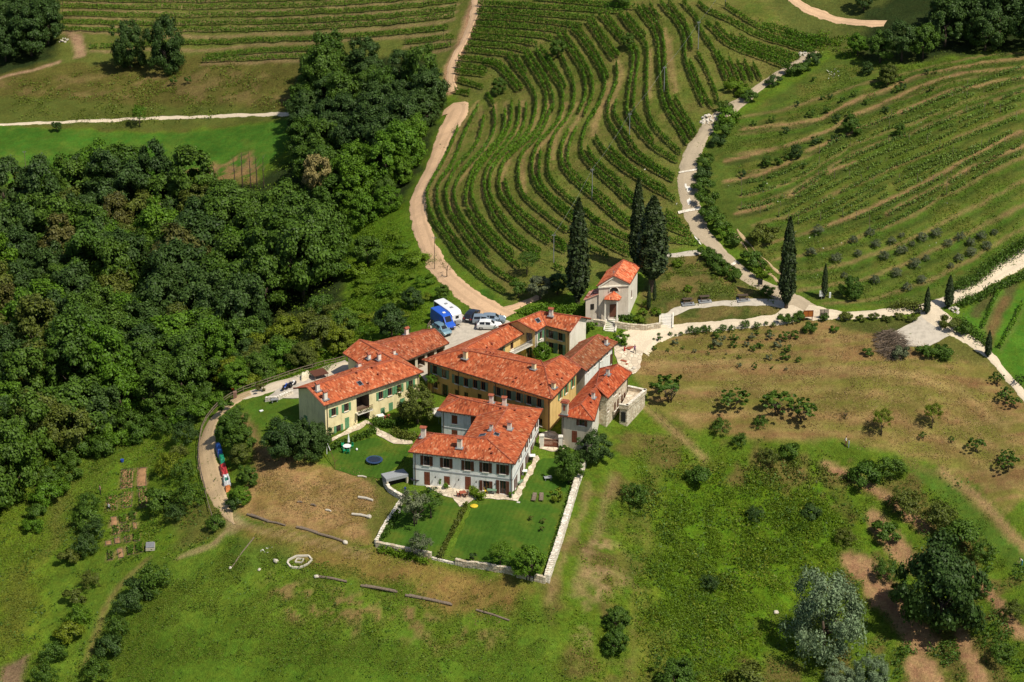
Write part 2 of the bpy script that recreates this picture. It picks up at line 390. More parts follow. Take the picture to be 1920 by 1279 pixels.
def groundmat():
    m = bpy.data.materials.new('earth_and_grass'); t, n, l, p = nodes(m)
    at_ = n.new('ShaderNodeVertexColor'); at_.layer_name = 'zone'
    rg = n.new('ShaderNodeVertexColor'); rg.layer_name = 'rough'
    tc = n.new('ShaderNodeTexCoord')
    def N(s, d, ro=.6):
        z = n.new('ShaderNodeTexNoise'); z.inputs['Scale'].default_value = s; z.inputs['Detail'].default_value = d
        z.inputs['Roughness'].default_value = ro; l.new(tc.outputs['Object'], z.inputs['Vector']); return z
    a = N(1.9, 5, .7); b = N(.16, 5, .65); c = N(5.5, 3, .7)
    hs = n.new('ShaderNodeHueSaturation')
    mr = n.new('ShaderNodeMapRange'); mr.inputs[1].default_value = .28; mr.inputs[2].default_value = .72
    mr.inputs[3].default_value = .62; mr.inputs[4].default_value = 1.42
    l.new(a.outputs['Fac'], mr.inputs[0])
    mr2 = n.new('ShaderNodeMapRange'); mr2.inputs[1].default_value = .3; mr2.inputs[2].default_value = .7
    mr2.inputs[3].default_value = .75; mr2.inputs[4].default_value = 1.25; l.new(b.outputs['Fac'], mr2.inputs[0])
    mr4 = n.new('ShaderNodeMapRange'); mr4.inputs[1].default_value = .28; mr4.inputs[2].default_value = .72
    mr4.inputs[3].default_value = .68; mr4.inputs[4].default_value = 1.36; l.new(c.outputs['Fac'], mr4.inputs[0])
    mm = n.new('ShaderNodeMath'); mm.operation = 'MULTIPLY'; l.new(mr.outputs[0], mm.inputs[0]); l.new(mr4.outputs[0], mm.inputs[1])
    mk = n.new('ShaderNodeMix'); mk.data_type = 'FLOAT'   # roughness zone: lawns are even
    sx = n.new('ShaderNodeSeparateColor'); l.new(rg.outputs[0], sx.inputs[0])
    l.new(sx.outputs[0], mk.inputs[0]); mk.inputs[2].default_value = 1.0; l.new(mm.outputs[0], mk.inputs[3])
    m2 = n.new('ShaderNodeMath'); m2.operation = 'MULTIPLY'; l.new(mk.outputs[0], m2.inputs[0]); l.new(mr2.outputs[0], m2.inputs[1])
    l.new(m2.outputs[0], hs.inputs['Value'])
    mr3 = n.new('ShaderNodeMapRange'); mr3.inputs[1].default_value = .3; mr3.inputs[2].default_value = .7
    mr3.inputs[3].default_value = .485; mr3.inputs[4].default_value = .515
    d = N(.7, 3); l.new(d.outputs['Fac'], mr3.inputs[0]); l.new(mr3.outputs[0], hs.inputs['Hue'])
    l.new(at_.outputs[0], hs.inputs['Color']); l.new(hs.outputs[0], p.inputs['Base Color'])
    p.inputs['Roughness'].default_value = .95; p.inputs['Specular IOR Level'].default_value = .05
    bp = n.new('ShaderNodeBump'); bp.inputs['Distance'].default_value = .35
    l.new(sx.outputs[0], bp.inputs['Strength'])
    ad = n.new('ShaderNodeMath'); ad.operation = 'ADD'; l.new(a.outputs['Fac'], ad.inputs[0]); l.new(c.outputs['Fac'], ad.inputs[1])
    l.new(ad.outputs[0], bp.inputs['Height']); l.new(bp.outputs[0], p.inputs['Normal'])
    return m
M = {}
M['ground'] = groundmat()
TILE = [(0, (.22, .052, .022)), (.13, (.33, .072, .028)), (.42, (.43, .098, .036)), (.74, (.48, .125, .048)), (.9, (.5, .165, .07)), (1, (.57, .27, .15))]
M['tile'] = tilemat('terracotta_tiles', TILE)
M['tile_pale'] = tilemat('sun_bleached_tiles', [(p, (c[0] * 1.1, c[1] * 1.16, c[2] * 1.2)) for p, c in TILE], .23, .42, .7)
M['tile_red'] = tilemat('deep_red_tiles', [(p, (c[0] * .98, c[1] * .8, c[2] * .75)) for p, c in TILE], .22, .4, .7)
M['tile_dull'] = tilemat('dull_lichen_tiles', [(p, (c[0] * .88, c[1] * .98, c[2] * 1.1)) for p, c in TILE], .21, .38, .9)
M['tile_brown'] = tilemat('weathered_brown_tiles', [(p, (c[0] * .62, c[1] * .85, c[2] * .95)) for p, c in TILE], aged=.7)
M['tile_new'] = tilemat('bright_new_tiles', [(0, (.2, .05, .03)), (.12, (.5, .09, .035)), (.5, (.66, .15, .06)), (1, (.72, .3, .16))], aged=.35)
M['tile_worn'] = tilemat('patchy_worn_tiles', [(0, (.12, .04, .025)), (.3, (.4, .08, .05)), (.6, (.6, .22, .15)), (1, (.75, .5, .4))], aged=.6)
M['ridge'] = solid('ridge_tile_clay', (.36, .1, .055), .85, .3, 6)
M['wood'] = solid('dark_eave_wood', (.07, .035, .02), .8, .3, 4)
M['cream'] = wallmat('cream_render', (.86, .74, .43))
M['grey_cream'] = wallmat('greyish_beige_render', (.55, .49, .38))  # plain greyish beige wall colour
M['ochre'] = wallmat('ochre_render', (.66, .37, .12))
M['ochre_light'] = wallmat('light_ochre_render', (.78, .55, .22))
M['white'] = wallmat('white_render', (.8, .8, .77))
M['offwhite'] = wallmat('warm_white_render', (.78, .72, .62))
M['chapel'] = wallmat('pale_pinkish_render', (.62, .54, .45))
M['grey'] = solid('grey_band_render', (.3, .31, .32), .9, .05)
M['glass'] = glassmat('window_glass')
M['dark'] = solid('dark_interior', (.02, .016, .013), .9, .1)
M['loggia'] = solid('shaded_brown_loggia', (.16, .11, .075), .9, .2)  # brown recess walls, darkened in colour to stand for the shade inside
M['frame'] = solid('brown_window_frame', (.16, .055, .025), .7, .15)
M['frame_white'] = solid('white_sill_stone', (.75, .7, .62), .8, .06)
M['green'] = solid('green_shutter_paint', (.13, .3, .15), .6, .1, 5)
M['grey_green'] = solid('greyish_green_shutter_paint', (.15, .24, .15), .6, .1, 5)
M['brown'] = solid('brown_shutter_paint', (.12, .045, .025), .65, .15, 5)
M['red_brown'] = solid('red_brown_door_paint', (.2, .06, .03), .65, .12, 5)
M['gutter'] = solid('brown_gutter_metal', (.1, .05, .035), .5, .1, 3, .3)
M['flash'] = solid('grey_lead_flashing', (.3, .31, .33), .5, .1, 3, .4)
M['stone'] = stonemat('rubble_stone', (.42, .33, .22), (.6, .5, .36), (.75, .67, .52), (.5, .43, .33))
M['stone_white'] = stonemat('pale_limestone', (.6, .53, .43), (.78, .7, .58), (.86, .8, .7), (.55, .48, .38), 1.8)
M['paving'] = stonemat('irregular_paving_stones', (.5, .4, .29), (.63, .52, .38), (.72, .62, .48), (.4, .33, .24), 1.1, .3)
M['gravel'] = solid('pale_gravel', (.50, .44, .36), .95, .12, 1.2, bump=.5, bscale=6, spec=.05)
M['gravel_pink'] = roadmat('orange_dirt_road', (.62, .41, .25))
M['gravel_white'] = roadmat('white_gravel_road', (.64, .53, .39), .85)
M['concrete'] = roadmat('grey_rough_concrete_road', (.43, .345, .24), .85)
M['earth'] = solid('bare_brown_earth', (.36, .2, .1), .95, .22, .8, bump=.8, bscale=4, spec=.05)
M['gravel_tan'] = roadmat('tan_gravel_lane', (.50, .36, .21), .8, mid=.6)
M['lawn'] = lawnmat('mown_lawn_grass', (.052, .108, .012), (.036, .088, .010), (.095, .122, .016))
M['log'] = solid('weathered_grey_log', (.2, .15, .11), .9, .3, 6)
M['old_brick'] = solid('old_brick', (.26, .15, .11), .9, .25, 5)
M['log_white'] = solid('bleached_white_log', (.56, .50, .41), .9, .12, 5)
M['bark'] = solid('bark', (.09, .065, .045), .9, .3, 5)
M['metal'] = solid('galvanised_steel', (.4, .4, .4), .5, .1, 2, .5)
M['tyre'] = solid('black_rubber', (.015, .015, .015), .8, .1)
M['black'] = solid('black_plastic', (.02, .02, .022), .5, .1)
L = {}
L['dark'] = leafmat('dark_green_leaves', (.036, .074, .014), (.060, .108, .019), .18, .35)
L['mid'] = leafmat('mid_green_leaves', (.055, .115, .011), (.085, .150, .014), .2, .4)
L['olive'] = leafmat('olive_green_leaves', (.085, .115, .015), (.115, .135, .018), .18, .4)
L['bright'] = leafmat('bright_green_leaves', (.082, .180, .010), (.118, .215, .013), .28, .4)
L['yellow'] = leafmat('yellow_green_leaves', (.13, .185, .010), (.175, .21, .013), .28, .4)
L['brownish'] = leafmat('brownish_green_leaves', (.078, .085, .016), (.112, .104, .022), .15, .4)
L['blossom'] = leafmat('cream_yellow_blossom', (.2, .16, .05), (.36, .3, .11), .15)
L['cypress'] = leafmat('cypress_needles', (.024, .042, .011), (.042, .064, .017), .08)
L['willow'] = leafmat('silver_willow_leaves', (.15, .215, .105), (.24, .305, .165), .2)
L['vine'] = leafmat('vine_leaves', (.082, .185, .010), (.130, .245, .014), .25, .35)
L['vine_pale'] = leafmat('pale_vine_leaves', (.09, .16, .02), (.14, .21, .03), .22)
L['weed'] = leafmat('weed_leaves', (.110, .205, .010), (.160, .235, .012), .3, .25)
L['grassy'] = leafmat('grass_blades', (.105, .175, .012), (.155, .178, .022), .25, .25)
L['straw'] = leafmat('straw_blades', (.23, .155, .06), (.33, .23, .095), .2, .4)
L['silver'] = leafmat('silver_olive_leaves', (.095, .12, .055), (.15, .17, .085), .15)
L['flower_white'] = leafmat('white_flower_heads', (.5, .5, .42), (.66, .64, .52), .1, .2)
L['flower_gold'] = leafmat('golden_flower_heads', (.5, .34, .03), (.6, .42, .05), .1, .2)
L['twig'] = leafmat('dry_twigs', (.13, .1, .075), (.22, .18, .14), 0, .4)
# ------------------------------------------------------------------ ground zones (colours of the ground cover itself)
CC = np.zeros(GX.shape + (3,)); CC[:] = (.105, .165, .016)
RR = np.full(GX.shape, .8)
WX = (fbm(GX / 3.5, GY / 3.5, 51, 4) - .5) * 2; WY = (fbm(GX / 3.5, GY / 3.5, 61, 4) - .5) * 2
def inside(poly, x, y):
    c = np.zeros(x.shape, bool); dmin = np.full(x.shape, 1e9)
    n = len(poly)
    for i in range(n):
        x0, y0 = poly[i]; x1, y1 = poly[(i + 1) % n]
        if y0 != y1:
            k = ((y0 > y) != (y1 > y)) & (x < (x1 - x0) * (y - y0) / (y1 - y0) + x0)
            c ^= k
        t = np.clip(((x - x0) * (x1 - x0) + (y - y0) * (y1 - y0)) / ((x1 - x0) ** 2 + (y1 - y0) ** 2 + 1e-9), 0, 1)
        dmin = np.minimum(dmin, np.hypot(x - x0 - t * (x1 - x0), y - y0 - t * (y1 - y0)))
    return np.where(c, dmin, -dmin)
def blend(sl, a, col, rough):
    if col is not None: CC[sl] = CC[sl] * (1 - a[..., None]) + np.array(col) * a[..., None]
    if rough is not None: RR[sl] = RR[sl] * (1 - a) + rough * a
def bbox(wp, pad):
    i0 = int(np.clip((wp[:, 0].min() - pad - X0) / DX, 0, len(gx) - 1)); i1 = int(np.clip((wp[:, 0].max() + pad - X0) / DX + 2, 1, len(gx)))
    j0 = int(np.clip((wp[:, 1].min() - pad - Y0) / DX, 0, len(gy) - 1)); j1 = int(np.clip((wp[:, 1].max() + pad - Y0) / DX + 2, 1, len(gy)))
    return (slice(i0, i1), slice(j0, j1))
def paint(px, col, rough=None, feather=1.5, warp=2.0, strength=1.0, spot=None):
    wp = gs(px)[:, :2]; sl = bbox(wp, feather + warp)
    d = inside(wp, GX[sl] + WX[sl] * warp, GY[sl] + WY[sl] * warp)
    a = np.clip(d / feather + .5, 0, 1) * strength
    if spot is not None:   # broken up into patches
        sc, th, seed = spot
        a = a * np.clip((fbm(GX[sl] / sc, GY[sl] / sc, seed, 4) - th) * 9 + .5, 0, 1)
    blend(sl, a, col, rough)
def paint_line(px, wd, col, rough=None, feather=.8, warp=.6, strength=1.0):
    wp = gs(px)[:, :2]; sl = bbox(wp, wd + feather + warp)
    x = GX[sl] + WX[sl] * warp; y = GY[sl] + WY[sl] * warp; dm = np.full(x.shape, 1e9)
    for (x0, y0), (x1, y1) in zip(wp[:-1], wp[1:]):
        t = np.clip(((x - x0) * (x1 - x0) + (y - y0) * (y1 - y0)) / ((x1 - x0) ** 2 + (y1 - y0) ** 2 + 1e-9), 0, 1)
        dm = np.minimum(dm, np.hypot(x - x0 - t * (x1 - x0), y - y0 - t * (y1 - y0)))
    blend(sl, np.clip((wd / 2 - dm) / feather + .5, 0, 1) * strength, col, rough)
def resample_px(p, n):
    p = np.asarray(p, float); d = np.concatenate([[0], np.cumsum(np.hypot(*np.diff(p, axis=0).T))]); t = np.linspace(0, d[-1], n)
    return np.stack([np.interp(t, d, p[:, 0]), np.interp(t, d, p[:, 1])], 1)
def crop(ox, oy, k, pts): return [(ox + x / k, oy + y / k) for x, y in pts]

BZ = lambda x, y: (180 + x / 6.09, 850 + y / 6.09)
BEDS = [([(290,190),(425,180),(412,395),(282,405)], 'large planted vegetable bed with pale board edge at the top', 1, 40), ([(472,170),(570,165),(572,375),(472,382)], 'long bare earth bed at the top right', 0, 0), ([(484,400),(570,395),(585,610),(505,625)], 'long bed half covered by dark leaves', 1, 26),
            ([(295,450),(412,440),(408,610),(295,625)], 'framed bed with low plants in the second row', 1, 34), ([(125,490),(240,475),(240,650),(130,660)], 'overgrown bed beside the kneeling person in white', 1, 46), ([(170,730),(235,728),(238,830),(172,832)], 'small bare bed on the left of the third row', 0, 0), ([(265,710),(340,705),(345,795),(268,800)], 'green bed in the middle of the third row', 1, 30),
            ([(375,685),(450,680),(455,765),(380,772)], 'grassy bed on the right of the third row', 1, 24), ([(195,838),(258,835),(264,925),(200,930)], 'bed with yellow green plants in the fourth row', 1, 16), ([(285,825),(378,820),(382,890),(290,895)], 'sandy bed with scattered plants in the fourth row', 1, 12), ([(420,795),(460,792),(466,862),(428,868)], 'narrow sandy bed in the fourth row', 0, 0),
            ([(212,968),(270,965),(276,1028),(218,1032)], 'small orange earth bed in the fifth row', 0, 0), ([(325,950),(385,945),(388,1015),(330,1020)], 'grey planked bed in the fifth row', 1, 8), ([(425,925),(495,920),(500,1000),(430,1005)], 'leafy bed in the fifth row', 1, 34), ([(240,1095),(300,1090),(314,1190),(258,1195)], 'bare bed in the bottom row', 0, 0),
            ([(350,1065),(425,1060),(435,1150),(372,1162)], 'bed with dark shrubs in the bottom row', 1, 34), ([(455,1040),(520,1036),(535,1130),(472,1138)], 'tall leafy bed beside the crate in the bottom row', 1, 46), ([(125,1130),(190,1125),(198,1215),(135,1222)], 'weedy bed at the bottom left of the plots', 1, 20), ([(110,1010),(170,1000),(176,1045),(112,1050)], 'orange earth bed at the left edge of the fifth row', 0, 0)]
def ground_zones():
    for q, am, sc in (([(1190,790),(1330,850),(1640,880),(1930,1000),(1980,1330),(1180,1330),(1120,950)], 1.5, 3.2), ([(640,430),(780,380),(830,560),(640,690),(440,740)], 1.2, 2.6), ([(-60,860),(300,800),(370,830),(430,990),(60,1330),(-60,1330)], .7, 3.0)):
        wp = gs(q)[:, :2]; sl = bbox(wp, 3); m_ = np.clip(inside(wp, GX[sl], GY[sl]) / 5, 0, 1)
        GZ[sl] += m_ * (fbm(GX[sl] / sc, GY[sl] / sc, 123, 3) - .5) * am
    ALL = [(-400, -300), (2300, -300), (2300, 1700), (-400, 1700)]
    # uphill fields
    paint([(-200,-200),(900,-200),(880,60),(850,130),(560,160),(360,110),(200,130),(0,160),(-200,200)], (.115, .13, .026), .7)
    paint([(-200,120),(150,120),(380,105),(600,125),(600,215),(560,215),(0,232),(-200,240)], (.115, .105, .024), .9, 2, 3)
    paint([(-200,170),(100,185),(250,198),(420,195),(580,210),(560,216),(0,231),(-200,240)], (.09, .105, .02), .6, 2, 1)
    paint([(-200,236),(0,236),(560,220),(570,260),(470,330),(330,330),(200,335),(0,345),(-200,360)], (.058, .135, .014), .55, 1.2, .8)
    paint([(-200,236),(0,236),(560,220),(570,260),(470,330),(330,330),(200,335),(0,345),(-200,360)], (.095, .15, .02), None, 1.2, .8, .6, (4, .55, 71))
    paint([(310,325),(395,305),(470,290),(490,300),(480,345),(340,330)], (.30, .17, .08), .8, 1, 2, .8, (2, .45, 5))
    paint([(-200,130),(0,150),(350,128),(600,140),(600,190),(420,190),(0,170)], (.19, .14, .05), None, 2, 3, .7, (5, .5, 33))
    # vineyard hill
    VH = [(890,-200),(1420,-200),(1600,70),(1500,110),(1400,180),(1330,235),(1270,330),(1300,450),(1240,480),(1100,540),(960,570),(860,480),(790,390),(810,310),(860,190),(870,90)]
    paint(VH, (.125, .14, .027), .8, 1.5, 1)
    paint(VH, (.20, .16, .05), None, 1.5, 1, .45, (3.2, .52, 43))
    paint(VH, (.085, .13, .018), None, 1.5, 1, .5, (2.6, .56, 45))
    # orchard terraces right
    RF = [(1330,260),(1420,200),(1560,110),(1700,130),(1930,90),(2300,0),(2300,450),(1930,480),(1760,575),(1560,575),(1480,540),(1400,480),(1330,400),(1310,330)]
    paint(RF, (.082, .115, .018), .7, 1.5, 1)
    paint(RF, (.17, .14, .034), None, 1.5, 1, .4, (4, .55, 47))
    G = [[(1385,215),(1470,195),(1545,170),(1610,150),(1680,140),(1760,118),(1850,100),(1930,95)], [(1388,243),(1480,233),(1540,223),(1573,203),(1613,183),(1673,163),(1713,143),(1780,130),(1847,117),(1930,108)], [(1388,390),(1463,370),(1520,340),(1573,300),(1630,277),(1680,257),(1713,247),(1763,227),(1813,203),(1930,167)],
         [(1440,470),(1530,450),(1630,413),(1697,383),(1763,347),(1813,320),(1863,290),(1930,262)], [(1500,545),(1600,530),(1700,495),(1800,445),(1930,380)], [(1560,580),(1650,575),(1750,545),(1850,490),(1930,440)]]
    G = [resample_px(q, 14) for q in G]; pal = [((.062, .125, .012), .8, .75), ((.115, .13, .024), .7, .6), ((.23, .16, .065), .6, .8), ((.045, .07, .012), .7, .75), ((.09, .14, .016), .8, .6)]
    for q, r_, n_ in zip(G[:-1], G[1:], (4, 19, 12, 13, 7)):
        for k in range(n_):
            col, wd, st = pal[(k * 3 + n_) % 5]; u = k / n_
            paint_line([tuple(v) for v in q * (1 - u) + r_ * u], wd + .2, col, None, .7, .7, st)
    paint([(1380,-100),(2300,-100),(2300,60),(1930,90),(1700,120),(1560,100),(1480,60)], (.10, .115, .025), .8, 2, 2)
    paint([(1790,600),(1850,545),(2300,440),(2300,800),(1930,760),(1850,660)], (.07, .155, .014), .5, 1, .6)
    paint([(1690,610),(1790,600),(1850,660),(1930,740),(2100,800),(2100,1000),(1930,800)], (.13, .125, .03), .8, 1, 1)
    paint_line([(1905,520),(1860,620)], 2.0, (.10, .10, .03), .8); paint_line([(1865,530),(1830,590)], 2.0, (.10, .10, .03), .8)
    paint_line([(1885,560),(1850,650)], 1.4, (.16, .11, .04), .8)
    # dry field
    DF = [(1190,640),(1240,632),(1340,612),(1470,602),(1560,600),(1640,620),(1760,680),(1850,680),(1925,760),(1990,900),(1930,930),(1880,960),(1790,880),(1690,850),(1560,822),(1430,830),(1300,800),(1220,760),(1190,710)]
    paint(DF, (.245, .168, .062), .6, 1.2, 1.2)
    sx = fbm(GX / 14 + GY * .02, GY / 1.1, 81, 4)
    sl = bbox(gs(DF)[:, :2], 2); d = inside(gs(DF)[:, :2], GX[sl] + WX[sl], GY[sl] + WY[sl])
    blend(sl, np.clip(d / 1.5 + .5, 0, 1) * np.clip((sx[sl] - .48) * 9, 0, .8), (.15, .14, .028), None)
    blend(sl, np.clip(d / 1.5 + .5, 0, 1) * np.clip((.44 - sx[sl]) * 9, 0, .7), (.20, .112, .045), None)
    paint([(1290,770),(1480,720),(1700,720),(1880,800),(1850,830),(1600,770),(1400,775)], (.16, .145, .03), None, 3, 3, .6, (3, .5, 15))
    paint_line([(1240,690),(1300,720),(1380,735),(1480,740)], 1.2, (.14, .11, .03), None, 1.5, 1, .6)
    for k in range(13):
        y = 12.5 * k; paint_line([(1215 + 2 * k, 672 + y), (1340 + k, 668 + y * .95), (1500, 676 + y * .85), (1680, 692 + y * .85), (1800, 722 + y), (1890, 790 + y)], (.8, 1.3, .6)[k % 3], ((.15, .15, .03), (.32, .225, .09), (.17, .10, .042), (.13, .14, .026))[k % 4], None, .9, 1.3, .5)
    paint([(1230,480),(1330,470),(1440,545),(1470,580),(1440,600),(1330,610),(1200,610),(1200,560)], (.17, .135, .042), .9, 1, 1)
    paint([(1230,480),(1330,470),(1440,545),(1470,580),(1440,600),(1330,610),(1200,610),(1200,560)], (.07, .10, .018), None, 1, 1, .8, (2.2, .52, 19))
    paint([(1555,600),(1640,600),(1745,590),(1760,610),(1680,635),(1580,615)], (.09, .10, .022), .9, .8, .6)
    # right-hand scrub slope
    SC = [(1190,770),(1230,765),(1300,805),(1430,835),(1600,850),(1720,870),(1830,930),(1930,980),(2300,1100),(2300,1700),(1010,1700),(1060,1250),(1020,1105),(1100,880)]
    paint(SC, (.105, .165, .014), 1.0, 2, 2)
    paint(SC, (.15, .12, .035), None, 2, 2, .9, (5, .54, 91))
    paint([(1240,930),(1330,880),(1500,900),(1640,1000),(1580,1060),(1480,1120),(1440,1240),(1200,1290),(1190,1100)], (.10, .18, .010), 1.0, 4, 8)
    paint([(1280,870),(1500,860),(1650,920),(1560,960),(1350,900)], (.17, .125, .04), None, 2, 3, .8, (3, .5, 93))
    paint([(1690,870),(1760,880),(1870,970),(1940,1080),(1890,1060),(1780,950)], (.075, .13, .016), .6, 1, 1)
    paint_line([(1770,885),(1850,950),(1930,1040)], 1.6, (.34, .22, .1), .8, .7, .5)
    paint_line([(1700,865),(1790,905),(1900,1010),(1935,1050)], 1.2, (.19, .15, .045), .8, 1, .5, .6)
    paint_line([(1105,905),(1080,990),(1045,1080),(1030,1130)], 1.0, (.30, .2, .09), .8, .8, 1.0, .55)
    paint_line([(1150,900),(1120,1000),(1085,1110)], 1.4, (.26, .18, .08), .9, 1, 1.2, .6)
    paint([(1110,1000),(1190,1040),(1180,1110),(1100,1130)], (.34, .23, .11), .9, 1, 3, .8, (1.6, .55, 95))
    paint([(1080,1100),(1170,1130),(1150,1250),(1060,1180)], (.26, .19, .08), .9, 2, 3, .7, (1.8, .58, 96))
    paint([(1190,1190),(1260,1170),(1250,1300),(1200,1330)], (.16, .13, .035), .9, 2, 2, .7)
    for q in ([(1592,1065),(1615,1045),(1690,1125),(1690,1150),(1640,1140)], [(1625,985),(1650,985),(1712,1045),(1700,1065),(1670,1050)],
              [(1700,1245),(1755,1240),(1790,1330),(1720,1330)], [(1790,1185),(1815,1185),(1860,1290),(1820,1290)], [(1810,1060),(1825,1065),(1900,1165),(1920,1190),(1890,1180)],
              [(1640,915),(1665,925),(1730,985),(1700,980)], [(1540,870),(1590,885),(1620,905),(1580,895)], [(1700,1130),(1760,1200),(1720,1240),(1650,1130)]):
        paint(q, (.33, .20, .095), .9, .7, .7)
    paint([(400,930),(425,955),(470,985),(440,1000),(415,985)], (.42, .30, .17), .8, 1.2, 1.0, .8)
    for q, wd in (([(1545,872),(1600,892),(1665,930),(1735,990)], 1.7), ([(1640,975),(1690,1030),(1712,1062)], 2.8), ([(1605,1058),(1660,1110),(1702,1168)], 4.4), ([(1815,1065),(1870,1130),(1912,1192)], 1.7), ([(1800,1185),(1840,1290)], 2.2), ([(1720,1245),(1775,1330)], 4.2)):
        paint_line(q, wd, (.34, .205, .10), .85, .8, .9); paint_line([(x - 6, y + 6) for x, y in q], .8, (.26, .14, .07), None, .6, .6, .6)
    paint_line([(1205,762),(1270,815),(1320,860)], 1.3, (.27, .18, .08), .8, .8, .4, .8)
    # dry lawn and meadow in front
    paint([(450,780),(480,830),(560,860),(640,880),(690,900),(745,935),(705,1020),(640,1010),(520,985),(440,960),(470,900),(480,850)], (.31, .195, .078), .7, 1, 1)
    paint([(450,780),(480,830),(560,860),(640,880),(690,900),(745,935),(705,1020),(640,1010),(520,985),(440,960),(470,900),(480,850)], (.20, .14, .04), None, 1, 1, .8, (2.4, .55, 23))
    paint([(690,880),(735,905),(745,940),(705,1020),(680,990),(700,940)], (.10, .12, .02), None, 1, .8, .8)
    paint([(440,985),(600,1000),(700,1030),(860,1070),(1010,1105),(960,1150),(850,1120),(700,1090),(560,1060),(470,1020)], (.19, .145, .035), .8, 2, 2)
    paint([(600,1050),(860,1080),(1000,1110),(900,1160),(760,1110)], (.25, .16, .05), .8, 2, 3, .8, (3, .52, 25))
    paint([(480,1090),(700,1110),(950,1190),(800,1240),(560,1180)], (.23, .15, .06), .9, 2, 3, .85, (1.5, .56, 27))
    paint([(250,1180),(500,1180),(900,1230),(1010,1240),(1000,1700),(200,1700)], (.085, .15, .013), .8, 4, 3, .8)
    for k in range(5): paint_line([(1195 + 18 * k, 820 + 30 * k), (1180 + 20 * k, 960), (1150 + 24 * k, 1120), (1120 + 26 * k, 1290)], 1.2, ((.15, .19, .02), (.085, .15, .012), (.19, .16, .04))[k % 3], None, 1.5, 2.0, .55)
    paint([(430,1010),(560,1020),(560,1060),(430,1080)], (.075, .12, .016), .9, 2, 1, .7)
    for dy in (0, 9): paint_line([(436,975 + dy),(490,990 + dy),(560,1003 + dy),(640,1022 + dy),(690,1036 + dy)], .5, (.36, .25, .12), .7, .6, .4, .6)
    # left slopes and plots
    paint([(280,800),(360,790),(380,900),(430,990),(340,1040),(230,1060),(170,1040),(190,900)], (.108, .175, .014), .8, 2, 2)
    paint([(300,940),(420,940),(430,990),(340,1030)], (.15, .13, .035), .9, 2, 2, .7)
    paint([(-200,850),(150,830),(120,1000),(60,1250),(0,1400),(-200,1400)], (.125, .19, .015), .8, 3, 3)
    paint([(0,1080),(60,1050),(60,1180),(0,1230)], (.14, .135, .022), None, 3, 3, .7)
    paint([(100,930),(130,900),(120,1000),(80,1060)], (.17, .14, .04), None, 2, 2, .6)
    paint([(0,1250),(55,1230),(30,1330),(-20,1330)], (.24, .16, .09), .8, 1, 1)
    paint_line([(275,1050),(215,1110),(190,1160),(160,1250)], 1.2, (.2, .16, .05), .7, .8, .4, .8)
    paint_line([(430,990),(400,1020),(340,1045)], 1.0, (.34, .24, .12), .8, .7, .6, .8)
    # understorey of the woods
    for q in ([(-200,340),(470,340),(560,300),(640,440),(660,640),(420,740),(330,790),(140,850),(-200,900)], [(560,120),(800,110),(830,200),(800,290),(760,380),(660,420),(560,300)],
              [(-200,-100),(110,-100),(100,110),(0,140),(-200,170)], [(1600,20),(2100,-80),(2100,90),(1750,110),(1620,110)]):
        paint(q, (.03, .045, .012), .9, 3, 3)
    paint([(640,430),(760,380),(800,500),(840,560),(800,610),(640,680),(480,740),(430,740),(660,640)], (.10, .175, .012), .9, 2, 2)
    paint([(440,770),(480,745),(555,745),(575,820),(520,830),(480,800)], (.075, .135, .014), .5, 1, .6)
    paint_line([(455,780),(480,830),(490,880)], 1.6, (.22, .15, .06), .8, .8, .5, .9)
    for q, lb, pl, n in BEDS: paint([BZ(*v) for v in q], (.38, .235, .115) if n < 20 else (.30, .20, .08), .9, .5, .25)
    # field edges beside the roads
    paint_line([(895,0),(868,80),(845,130),(845,170)], 3.2, (.40, .24, .13), .8, 1, .8)
    paint([(915,540),(950,590),(940,600),(890,545)], (.05, .11, .012), .6, .6, .3)
    paint([(115,55),(155,65),(160,105),(140,110),(135,70)], (.36, .23, .13), .8, .8, .6)
    paint_line([(0,147),(60,132),(110,116)], 1.4, (.36, .23, .13), .8, .7, .5)

